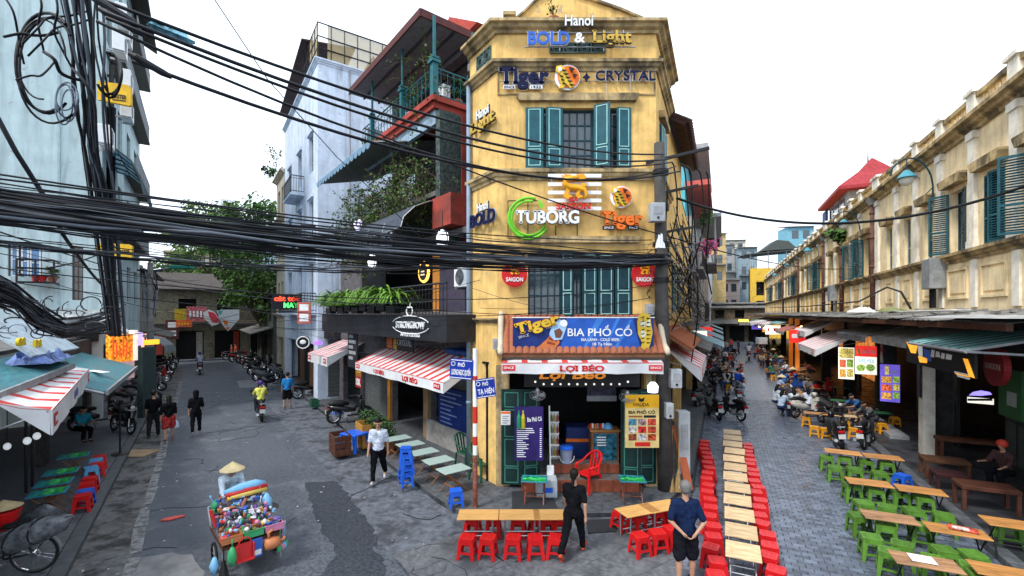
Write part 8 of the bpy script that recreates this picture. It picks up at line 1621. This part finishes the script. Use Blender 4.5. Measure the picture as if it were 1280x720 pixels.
rider('rider in pale shirt and blue helmet far up the left street','dark motorbike under the far rider in pale shirt',250,467,hd(dL),'black','motorbike',(.42,.44,.55),('trousers',(.02,.02,.03)),'helmet',K('helmet_blue',(.03,.06,.3),.3))
rider('oncoming rider in light blue jacket at the left street bend','dark motorbike under the oncoming blue rider',205,449,hd(-dL),'black','scooter',(.12,.32,.6),('trousers',(.1,.2,.4)),'helmet',K('helmet_blue',(.03,.06,.3),.3))
rider('rider in white top riding away in the brick street','dark motorbike under the white-topped rider',936,450,hd(dR),'black','scooter',(.6,.6,.66),('trousers',(.5,.12,.08)),None)
rider('rider in blue with a white carton riding away up the brick street','dark motorbike ahead of the white-topped rider',952,436,hd(dR),'black','motorbike',(.03,.08,.35),('trousers',BK),'helmet',K('helmet_blue',(.03,.06,.3),.3))
q=RF(40.5,1.95,.82);t=thing('carton','white carton strapped behind the rider in blue','carton',U(952,426,42),0);MB().box(-.4,-.3,-.3,.4,.3,.3).build('box',K('carton_white',(.55,.6,.66),.7),t,bevel=.02)
sit=((88,96),(84,100))
person('woman in teal top seated on the left pavement beside the scooters',gp_(100,553,.11),hd(Vector((1,-.3,0))),1.58,sit,((38,8,40),(34,8,44)),14,(.02,.24,.36),.8,('trousers',BK),'bun',head=10)
for i,(px,py,f,tp,l,ht)in enumerate(((976,514,(.9,.5),(.5,.6,.75),'girl in pale blue shirt on the yellow stool nearest the road',None),(969,506,(.9,.2),(.55,.6,.68),'girl in white shirt behind the pale blue one',None),(993,512,(.3,.95),(.6,.64,.68),'girl in white shirt with long dark hair, back to the viewer',None),(1011,511,(.2,1),(.58,.62,.72),'third girl in white shirt, beside the cream scooter',None),(973,489,(.95,-.3),(.35,.45,.62),'woman in conical straw hat seated up the brick street','cone'),(985,500,(-.4,-.9),(.08,.08,.1),'girl in dark top facing the viewer at the low table',None))):person(l,gp_(px,py+8),hd(Vector((*f,0))),1.56,sit,((40,8,40),(36,8,44)),12,tp,.8,('trousers',(.03,.05,.12)),'long',hat=ht,head=12,group='people seated on the yellow stools')
for px,py,tp,l,f,ln in((1076,528,(.03,.10,.25),'man in blue top leaning on the green table below the lit menus',(-.9,-.1),38),(1092,540,(.10,.105,.11),'man in grey T-shirt leaning forward on the green table',(-.95,-.15),40),(1017,473,(.5,.2,.18),'person in pink top leaning over a table by the orange shop',(-.8,.3),45)):person(l,gp_(px,py,.1),hd(Vector((*f,0))),1.65,sit,((55,8,30),(50,8,35)),ln,tp,.8,('shorts',(.05,.05,.06)),group='people seated by the menus')
person('man in blue T-shirt seated on a parked motorbike in the brick street',gp_(922,496),hd(Vector((.9,.4,0))),1.66,((50,62),(46,58)),((20,10,24),(16,8,20)),4,(.015,.06,.34),.9,('trousers',(.2,.3,.45)))
person('girl in white T-shirt sitting with her back turned among the motorbikes',gp_(908,488),hd(dR),1.58,sit,((20,8,30),(20,8,30)),8,(.6,.6,.62),.8,('trousers',(.2,.28,.4)),'bun');person('person in beige top among the parked motorbikes',gp_(906,471),hd(Vector((.5,.8,0))),1.6,sit,((25,8,30),(20,8,30)),10,(.4,.3,.22),.7,('trousers',(.1,.08,.06)))
person('figure in black standing in the shade of the side awning',gp_(869,500,.1),hd(Vector((1,-.2,0))),1.68,top=BK,sleeve=1.2,bot=('trousers',BK))
for px,py,tp,l in((923,443,(.03,.03,.04),'pedestrian in dark clothes far down the brick lane'),(914,440,(.55,.1,.06),'pedestrian in red and white far down the brick lane'),(908,444,(.5,.5,.52),'pedestrian in pale top far down the brick lane'),(295,451,(.4,.06,.04),'person in red standing before the end shops'),(290,452,(.35,.12,.08),'second person in orange-red before the end shops'),(944,433,(.05,.08,.25),'pedestrian in blue beyond the riders')):person(l,gp_(px,py),random.uniform(-3,3),1.62,top=tp,bot=('trousers',(.05,.05,.07)),vox=.03,group='distant pedestrians')
rnd=random.Random(91);SE=[o for o in bpy.data.objects if o.get('group')=='people seated on the yellow stools']
tints=[('white',(.6,.62,.66)),('grey',(.14,.14,.15)),('black',BK),('blue',(.04,.12,.36)),('red',(.4,.04,.03)),('beige',(.42,.33,.24)),('green',(.05,.16,.08))]
for i in range(22):
 s_=27+i*1.45;side=i%3;b=(3.3,4.3,.3)[side]+rnd.uniform(-.3,.3);n_,c=tints[i%7]
 o=dup(SE[i%len(SE)],RF(s_,b),rnd.uniform(0,6.3),'%s-shirted customer seated %s, %s along the brick street'%(n_,('by the right kerb tables','before the right-hand shops','on the left of the lane')[side],num[i]if i<21 else 'last'),'customers seated along the brick street');recolour(o,{'shirt':C_(c)})
 stool('yellow',RF(s_,b),rnd.uniform(0,3),'yellow stool under the %s-shirted customer, %s along the brick street'%(n_,num[i]if i<21 else 'last'),'yellow stools along the brick street')
 if i%2:table('gBRW',RF(s_+.6,b+.5),RZR+rnd.uniform(-.4,.4),'brown table among the seated customers, %s along the brick street'%num[i//2],'tables along the brick street')
for i in range(16):
 s_=22+i*2.1;b=-.75+rnd.uniform(-.2,.5)if i%4 else 4.0;k,c=rnd.choice((('scooter','black'),('motorbike','black'),('scooter','grey'),('motorbike','red'),('scooter','blue'),('scooter','white')))
 bike(0,0,hd(dR)+rnd.uniform(-.5,.5)+(math.pi if i%5==0 else 0),k,c,'%s %s in the crowd of parked motorbikes, %s up the brick street'%(c,k,num[i]),0,rnd.uniform(-.1,.12),RF(s_,b))
for i in range(12):
 s_=29+i*2.0;a=3.7 if i%2 else-2.4;k,c=rnd.choice((('scooter','black'),('motorbike','black'),('scooter','grey'),('motorbike','red')))
 bike(0,0,hd(Vector((.8,.5,0)))+rnd.uniform(-.3,.3),k,c,'%s %s at the %s kerb of the left street, %s from the crossing'%(c,k,('left','right')[i%2],num[i//2]),0,.1,LF(s_,a)+Vector((0,0,.11 if a<0 else 0)))
for i in range(4):
 s_=(44,50,57,64)[i];l=thing('bulb_lamp',num[i]+' warm glowing bulb beyond the orange shop','lamp',RF(s_,3.8,3.2));MB().ball((0,0,0),(.14,.14,.16),8,6).build('bulb',MATS['warm_bulb'],l)
for i,(s_,b,c,w_)in enumerate(((34,4.4,'lightbox_red',.9),(47,4.2,'lightbox_white',1.2),(53,4.3,'lightbox_orange',1.0),(30,-1.2,'lightbox_white',.8),(39,-1.1,'lightbox_red',.9),(62,4.0,'lightbox_purple',1.4))):
 t=thing('lit_sign',('red','white','orange','white','red','purple')[i]+' lit sign box hanging '+('past the SAIGON menu','beyond the orange shop','in the middle distance of the brick street','over the left motorbikes','above the teal house doorway','near the end of the brick street')[i],'sign',RF(s_,b,3.1),R(-20));MB().box(-w_/2,0,-.4,w_/2,.12,.4).build('panel',MATS[c],t);MB().box(-w_*.35,-.01,-.1,w_*.35,-.002,.15).build('print',LTR_W if c!='lightbox_white' else REDL,t)
# ================================================================ THE VENDOR'S CART
CZ=hd(Vector((.67,-.72,0)));CO=Vector((-4.82,8.28,0));CM=Matrix.Translation(CO)@Matrix.Rotation(CZ,4,'Z')@Matrix.Scale(.9,4)
cart=thing('vendor_cart','pushcart heaped with household goods and plastic baskets on the asphalt','cart',CO,CZ);cart.scale=(.9,.9,.9)
MB().box(-.52,-.5,.58,.52,.7,.64).build('bed',DWOOD,cart);mb=MB()
for x in(-.5,.5):mb.cyl((x,.7,.62),(x,1.05,.92),.018,n=6);mb.cyl((x,-.45,.62),(x,-.45,.1),.02,n=6);mb.cyl((x,.6,.62),(x,.6,1.0),.015,n=6)
mb.cyl((-.5,1.05,.92),(.5,1.05,.92),.018,n=6);mb.build('frame',STEEL,cart)
for x in(-.5,.5):w0=MB().ring((x*1.08,.1,.27),.24,.025,18,6,0,'x').build('wheel',RUB,cart);mb=MB();[mb.cyl((x*1.08,.1,.27),(x*1.08,.1+.23*math.cos(a*.785),.27+.23*math.sin(a*.785)),.006,n=4)for a in range(8)];mb.build('spokes',STEEL,w0)
person('cart vendor in pale blue shirt and conical straw hat pushing the goods cart',Vector((-5.78,9.3,0)),CZ,1.56,((12,6),(-14,16)),((48,6,22),(48,6,22)),24,(.45,.55,.66),1.7,('trousers',BK),'short',hat='cone',vox=.0135,head=18)
gc=lambda c,n='goods':K('%s_%s'%(n,'_'.join(str(int(x*100))for x in c)),c,.4,var=.1)
PAL={'red':(.52,.03,.03),'blue':(.04,.11,.42),'white':(.7,.7,.72),'green':(.05,.33,.13),'orange':(.48,.17,.07),'pink':(.6,.22,.36),'black':(.02,.02,.02),'sky-blue':(.2,.45,.7),'yellow':(.6,.45,.1),'silver':(.4,.42,.45),'purple':(.14,.07,.28),'brown':(.25,.1,.04)}
def good(name,label,p,build,col,rz=0,g='goods on the vendor cart',rx=0,cat=None):
 o=tag(build(MB()).build(name,gc(PAL[col]),smooth=name in('watering_can','feather_duster','folded_cloth','plastic_bag','ball','bottle','jar','ladle')),label,cat or name.replace('_',' '),g);o.matrix_world=CM@Matrix.Translation(p)@Euler((rx,0,rz)).to_matrix().to_4x4();return o
def bask(w_,d_,h_):return lambda b:b.box(-w_,-d_,0,w_,d_,.015).box(-w_,-d_,.015,w_,-d_+.015,h_).box(-w_,d_-.015,.015,w_,d_,h_).box(-w_,-d_+.015,.015,-w_+.015,d_-.015,h_).box(w_-.015,-d_+.015,.015,w_,d_-.015,h_).box(-w_-.015,-d_-.015,h_,w_+.015,-d_,h_+.02).box(-w_-.015,d_,h_,w_+.015,d_+.015,h_+.02)
for x,c,l in((-.36,'orange','orange plastic basket at the left front of the cart'),(0,'green','green plastic basket in the middle front of the cart'),(.37,'pink','pink plastic basket at the right front of the cart')):good('basket',l,(x,-.42,.7),bask(.17,.13,.12),c)
good('dustpan','red dustpan hanging on the front of the cart',(-.17,-.6,.36),lambda b:b.box(-.13,0,0,.13,.02,.3).box(-.15,-.07,0,-.13,.02,.28).box(.13,-.07,0,.15,.02,.28).box(-.15,-.08,-.02,.15,.02,0).ring((0,.01,.3),.1,.014,10,5,0,'y',0,180),'red')
good('watering_can','orange-red watering can hanging at the right front of the cart',(.3,-.6,.5),lambda b:b.lathe((0,0,0),[(.0,-.14),(.1,-.13),(.12,0),(.1,.13),(.0,.14)],14,0,'x').tube([(-.05,0,.08),(-.06,0,.22),(.02,0,.26)],.03,7).tube([(.1,0,.02),(.2,0,.0),(.24,0,.05)],.03,7),'orange')
good('feather_duster','lime green feather duster hanging at the left front of the cart',(-.38,-.6,.3),lambda b:b.tube([(0,0,.36),(0,0,.26),(0,0,.12),(0,0,0)],[.02,.08,.09,.03],9).cyl((0,0,.36),(0,0,.5),.012),'green');good('towel_pack','blue and white packet hanging in the middle front of the cart',(.04,-.6,.32),lambda b:b.box(-.09,0,0,.09,.05,.34),'blue');good('packet_label','white label on the blue hanging packet',(.04,-.606,.36),lambda b:b.box(-.07,0,0,.07,.003,.1),'white')
for i,(x,l,c,rz)in enumerate(((.46,.42,'green',.0),(.52,.4,'pink',0),(.57,.44,'sky-blue',0),(.62,.3,'green',0))):good('ladle',('green','pink','pale blue','second green')[i]+' plastic ladle dangling at the right side of the cart',(x,-.52+.04*i,.3),lambda b:b.cyl((0,0,.05),(.02 if i<3 else-.25,0,.5),.009,n=5).ball((0,0,0),(.055,.02,.07),8,6),c)
good('folded_cloth','sky-blue folded plastic sheet lying on top of the heap',(.08,.56,1.3),lambda b:b.tube([(-.38,0,0),(-.1,-.02,.04),(.2,0,.05),(.4,.02,.02)],[.05,.1,.1,.05],8),'sky-blue');good('folded_cloth','red folded cloth lying just under the sky-blue sheet',(.1,.5,1.25),lambda b:b.tube([(-.38,0,0),(0,-.02,.03),(.4,.02,.02)],[.05,.075,.05],8),'red');good('folded_cloth','yellow cloth edge below the red folded cloth',(.1,.45,1.2),lambda b:b.tube([(-.36,0,0),(0,-.02,.03),(.38,.02,.02)],[.04,.055,.04],8),'yellow');good('plastic_bag','clear pale bag hanging at the right of the heap',(.45,.35,.95),lambda b:b.tube([(0,0,.22),(0,0,.1),(0,0,-.05),(0,0,-.12)],[.02,.1,.12,.05],9),'sky-blue');good('plastic_bag','bright green bag at the left of the vendor hands',(-.42,.6,1.05),lambda b:b.tube([(0,0,.14),(0,0,.05),(0,0,-.1)],[.03,.11,.06],9),'green');good('plastic_bag','pale blue bag hanging low at the left front of the cart',(-.62,-.35,.25),lambda b:b.tube([(0,0,.2),(0,0,.05),(0,0,-.12)],[.03,.09,.04],9),'sky-blue');good('broom','black broom hanging behind the green duster',(-.5,-.5,.1),lambda b:b.cyl((0,0,.3),(0,0,.7),.012).tube([(0,0,.3),(0,0,0)],[.03,.09],8),'black');good('rolling_pin','red cylinder leaning at the left rear of the heap',(-.5,.2,.95),lambda b:b.cyl((0,0,-.15),(-.08,.05,.18),.035,n=9),'red');good('rolling_pin','red-brown cylinder lying across the middle of the heap',(-.02,.25,1.06),lambda b:b.cyl((-.07,-.05,-.1),(.07,.05,.12),.035,n=9),'brown')
KI={'box':lambda r:lambda b:b.box(-r,-r*.6,0,r,r*.6,r*1.3),'bottle':lambda r:lambda b:b.lathe((0,0,0),[(r*.5,0),(r*.55,r*1.6),(r*.2,r*2.1),(r*.2,r*2.5)],8),'jar':lambda r:lambda b:b.lathe((0,0,0),[(r*.7,0),(r*.75,r),(r*.6,r*1.25),(r*.6,r*1.5)],9),'brush':lambda r:lambda b:b.cyl((0,0,0),(r*.7,0,r*2.6),r*.16,n=5).ball((r*.75,0,r*2.8),(r*.4,r*.3,r*.6),7,5),'ball':lambda r:lambda b:b.ball((0,0,r*.8),r*.8,9,6),'tray':lambda r:lambda b:b.box(-r*1.4,-r,0,r*1.4,r,r*.5),'spool':lambda r:lambda b:b.cyl((0,0,0),(0,0,r*1.2),r*.6,n=9),'packet':lambda r:lambda b:b.cb((0,0,r*.6),(r*2.2,r*1.3,r*.7),rx=.4)}
rnd=random.Random(77);cells=['at the left front','at the centre front','at the right front','at the left middle','in the very middle','at the right middle','at the left rear','at the centre rear','at the right rear'];used=set()
for n in range(330):
 x,y=rnd.uniform(-.5,.5),rnd.uniform(-.46,.6);k=rnd.choice(list(KI));c=rnd.choice(list(PAL)+['white','blue','silver','black','sky-blue','white']);ci=(0 if y<-.12 else 1 if y<.25 else 2)*3+(0 if x<-.17 else 1 if x<.17 else 2);l='small %s %s %s of the cart heap'%(c,k,cells[ci])
 if l in used:continue
 used.add(l);hz=.64+.13*(y<-.3)+max(0,(y+.32))*.62*(1-.5*abs(x))+rnd.uniform(-.03,.1);good(k,l,(x,y,hz),KI[k](rnd.uniform(.028,.06)),c,rnd.uniform(0,6),rx=rnd.uniform(-.4,.4))
mb=MB()
for a,b,h in((-.1,.12,.86),(.12,.35,1.0),(.35,.6,1.15)):mb.hexa([(-.5,a,.641),(.5,a,.641),(.5,b-.005,.641),(-.5,b-.005,.641),(-.34,a+.05,h),(.34,a+.05,h),(.34,b-.03,h+.06),(-.34,b-.03,h+.06)])
mb.build('heap_base',K('heap_dark_goods',(.08,.08,.1),.7,var=.8,scale=14),cart)
# ================================================================ SMALL THINGS ROUND THE SHOP DOOR AND STREET
def at(px,py,Y):return U(px,py,Y)
q=Vector((*G(722,577,.66)[:2],.66));q=FC.w(FC.x(722,1.2),1.2,.42);t=thing('cool_box','dark blue upright cool box with orange band inside the shop','cool box',q);MB().box(-.36,-.3,0,.36,.3,.95).build('box',K('coolbox_navy',(.015,.03,.13),.45),t,bevel=.02);MB().box(-.365,-.305,.55,.365,-.29,.64).build('band',ORNG,t)
q=FC.w(FC.x(755,.45),.45,.41);t=thing('shop_counter','wooden counter with a blue-green beer poster inside the shop door','counter',q);MB().box(-.36,-.15,0,.36,.3,1.0).build('cabinet',WOOD,t);MB().box(-.3,-.165,.25,.3,-.152,.95).build('poster',K('poster_sea',(.02,.12,.18),.4,var=.9,scale=7),t);MB().box(-.4,-.18,1.0,.4,.33,1.04).build('counter_top',K('counter_orange',(.4,.18,.05),.5),t);mb=MB();[mb.box(-.22,-.169,.84-.07*i,.02,-.166,.87-.07*i)for i in range(4)];mb.build('print',LTR_W,t)
q=q+Vector((.12,.05,1.04));t=thing('bowl','pale blue upturned bowl on the shop counter','bowl',q);MB().lathe((0,0,0),[(.13,0),(.11,.09),(.04,.14),(0,.14)],14).build('bowl',SKYB,t)
for i in range(6):tag(MB().cyl((0,0,0),(0,0,.12),.03,n=8).build('cup',(REDP,WHITE,ORNG,GREY,REDP,WHITE)[i],loc=tuple(q+Vector((-.48+i*.07,.04*(i%2),0)))),'%s cup on the shop counter, %s from its left end'%(('red','white','orange','grey','dark red','chipped white')[i],num[i]),'cup','cups on the counter')
q=FC.w(FC.x(708,.1),.1,.66);t=thing('bucket','grey-blue bucket with bright blue lid on the shop step','bucket',q);MB().lathe((0,0,0),[(.13,0),(.165,.36)],16).build('bucket',K('bucket_grey',(.22,.26,.36),.45),t);MB().lathe((0,0,.36),[(.18,0),(.18,.05),(.14,.08),(.04,.09)],16).build('lid',BLUE,t);MB().ring((0,-.1,.2),.19,.008,14,4,0,'y',180,360).build('handle',WHITE,t)
q=FC.w(FC.x(683,-.6),-.6,.1);t=thing('foam_box','grey-white box standing at the left of the shop step','box',q);MB().box(-.25,-.18,0,.25,.18,.42).build('box',K('foam_grey',(.38,.42,.46),.7),t,bevel=.01);MB().box(-.1,-.185,.12,.14,-.181,.24).build('print',BLUE,t)
q=FC.w(FC.x(688,-.35),-.35,.6);t=thing('long_scoop','white long-handled scoop leaning before the purple price board','scoop',q);MB().cyl((0,0,.1),(-.02,.1,1.6),.018,n=7).build('handle',WHITE,t);MB().box(-.09,-.05,-.16,.09,.05,.14).build('pan',WHITE,t,bevel=.02)
for px,py,l in((672,494,'grey wall fan above the purple price board'),(784,497,'grey wall fan beside the yellow menu board')):
 q=at(px,py,11.2);t=thing('wall_fan',l,'fan',q,0,'wall fans at the shop door');mb=MB();[mb.ring((0,0,0),r,.007,18,4,0,'z')for r in(.08,.14,.2)];[mb.cyl((0,0,.0),(.2*math.cos(a),.2*math.sin(a),-.02),.005,n=4)for a in[i*.524 for i in range(12)]];o=mb.build('cage',STEEL,t,rot=(.45,0,0));MB().lathe((0,0,.05),[(.05,-.05),(.06,.06),(.03,.12)],10).build('motor',STEEL,t);MB().box(-.03,-.02,.1,.03,.3,.16).build('arm',STEEL,t)
 bl=None
 for k in range(3):MB().hexa([(.02,-.03,0),(.17,-.07,.0),(.17,.07,.03),(.02,.03,.02),(.02,-.03,.006),(.17,-.07,.006),(.17,.07,.036),(.02,.03,.026)]).build('blade',GREY,o,rot=(0,0,k*2.094))
q=at(816,484,10.9);t=thing('lantern','small white glowing lantern at the right end of the awning','lamp',q);MB().lathe((0,0,-.12),[(.12,0),(.13,.15),(.06,.24),(0,.25)],12).build('shade',LAMP,t);MB().cyl((0,0,.12),(0,0,.3),.01).build('cord',BLACK,t)
for i,(px,l)in enumerate(((838,'straw broom leaning on the concrete pole, left one'),(847,'straw broom leaning beside the grey cabinet'))):q=Vector((*G(px,614,.1)[:2],.1));t=thing('broom',l,'broom',q,0,'straw brooms by the pole');MB().tube([(0,0,0),(.02,.02,.3),(.05,.06,.55)],[.1,.06,.02],9).build('bristles',K('broom_straw',(.34,.22,.09),.9,var=.3,st=(9,9,1)),t);MB().cyl((.05,.06,.5),(.1,.16,1.5),.014,n=6).build('handle',K('bamboo',(.4,.24,.09),.7),t)
q=Vector((*G(862,612,.1)[:2],.1));t=thing('plank','orange-brown plank leaning in the gap beside the red stools','plank',q);MB().hexa([(-.1,0,0),(.1,0,0),(.1,.04,0),(-.1,.04,0),(-.3,.4,1.5),(-.1,.4,1.5),(-.1,.44,1.5),(-.3,.44,1.5)]).build('board',K('plank_orange',(.4,.1,.04),.6),t)
for pts,z,nm,l in(([(640,614),(688,612),(697,635),(640,637)],.104,'floor_mat','dark rubber mat under the green-printed table'),([(733,650),(772,648),(770,664),(735,666)],.02,'kerb_ramp','dark iron ramp plate against the kerb before the shop')):
 p=poly_area_ccw([G(x,y,z)for x,y in pts]);tag(MB().flat([(v.x,v.y)for v in p],z-.03,z).build(nm,K('mat_dark',(.03,.032,.036),.8,bump=.5)),l,nm.replace('_',' '))
q=FC.w(FC.x(693,.25),.25,.42);t=thing('bottle_shelf','narrow white shelf of bottles just inside the left door leaf','shelf',q);MB().box(-.12,.1,0,.12,.14,1.5).build('back',WHITE,t)
for i in range(5):
 MB().box(-.12,-.06,.05+i*.3,.12,.1,.07+i*.3).build('shelf_board',WHITE,t)
 for k in range(3):MB().lathe((-.08+k*.08,.02,.071+i*.3),[(.03,0),(.03,.13),(.012,.17),(.012,.21)],7).build('bottle',K('shelf_bottle_%d'%(k%3),((.05,.2,.06),(.4,.25,.05),(.3,.05,.03))[k],.3),t)
q=FC.w(FC.x(750,.9),.9,2.35);t=thing('hanging_board','pale and navy printed board hanging inside the shop doorway','sign',q);MB().box(-.35,0,-.1,.45,.04,.45).build('panel',K('board_slate',(.06,.06,.1),.6,var=.6,scale=6),t);MB().box(-.36,-.01,-.25,.46,.03,-.1).build('rim',K('board_pale',(.3,.31,.34),.6),t)
q=Vector((*G(470,556,.1)[:2],.1));t=thing('hedge_planter','long planter with a dark clipped hedge before the bar','planter',q,RZ_LR);MB().box(-1.3,-.16,0,1.3,.16,.5).build('trough',WOOD,t);mb=MB();rnd=random.Random(15)
for i in range(1500):c=Vector((rnd.uniform(-1.3,1.3),rnd.uniform(-.24,.24),rnd.uniform(.45,1.0)));d=Vector((rnd.gauss(0,1),rnd.gauss(0,1),rnd.gauss(0,1))).normalized();e=d.orthogonal()*.025;mb.add([c-d*.05,c+e,c+d*.05,c-e],[(0,1,2,3)])
tag(mb.build('hedge',LEAFD,t),kind='stuff')
def crate(l,px,py,m,w_=.5,d_=.35,h_=.32,z=.1,g='crates along the bar front'):
 t=thing('crate',l,'crate',Vector((*G(px,py,z)[:2],z)),RZ_LR,g);MB().box(-w_/2,-d_/2,0,w_/2,d_/2,.03).build('base',m,t)
 for i in range(3):mb=MB();z0=.04+i*h_/3;z1=z0+h_/3-.03;mb.box(-w_/2,-d_/2,z0,w_/2,-d_/2+.02,z1);mb.box(-w_/2,d_/2-.02,z0,w_/2,d_/2,z1);mb.box(-w_/2,-d_/2+.02,z0,-w_/2+.02,d_/2-.02,z1);mb.box(w_/2-.02,-d_/2+.02,z0,w_/2,d_/2-.02,z1);mb.build('slat_ring',m,t)
crate('dark green crate on the pavement beside the parked motorbike',393,508,DGREEN);crate('bright blue crate beyond the black motorbike',421,517,BLUE,h_=.45);crate('wooden crate with pale top behind the blue plastic table',425,566,DWOOD,.8,.5,.6);crate('ochre wooden crate behind the man in white tee',458,556,K('ochre_crate',(.45,.22,.04),.7),.8,.5,.75)
t=thing('litter','flat red plastic scrap lying on the asphalt','litter',G(216,648));mb=MB();mb.flat([(-.22,-.05),(-.05,-.1),(.2,.0),(.22,.07),(.02,.09),(-.15,.04)],0,.02);mb.build('scrap',K('scrap_red',(.65,.09,.07),.6),t,rot=(0,0,.4))
mb=MB();rnd=random.Random(31)
for i in range(150):
 p=LF(rnd.uniform(6,32),rnd.uniform(-1.8,4.5));s_=rnd.uniform(.015,.05);mb.cb((p.x,p.y,.0),(s_,s_*rnd.uniform(.4,1),.012),rz=rnd.uniform(0,3))
tag(mb.build('litter_specks',K('litter_pale',(.4,.4,.38),.9,island=.5)),kind='stuff')
t=thing('cardboard','flattened brown cardboard lying over the left gutter','cardboard',G(171,567,0));MB().flat([(-.5,-.4),(.5,-.35),(.48,.4),(-.45,.42)],0,.02).build('sheet',K('cardboard',(.33,.23,.14),.9,var=.2),t)
t=thing('stand_post','thin black post on a round base at the left kerb','post',Vector((*G(150,568,.11)[:2],.11)));MB().cyl((0,0,0),(0,0,1.7),.025,n=8).build('post',BLACK,t);MB().lathe((0,0,0),[(.22,0),(.22,.03),(.03,.06)],14).build('base',BLACK,t)
q=Vector((*G(1258,615,.12)[:2],.12));person('person in dark clothes seated in the dim shop with a red cap',q,hd(Vector((-1,-.2,0))),1.6,sit,((40,8,50),(36,8,44)),12,(.06,.03,.03),1.3,('trousers',BK),hat='helmet',hatm=K('cap_red',(.5,.05,.03),.6))
bpy.data.scenes.remove(TMP)
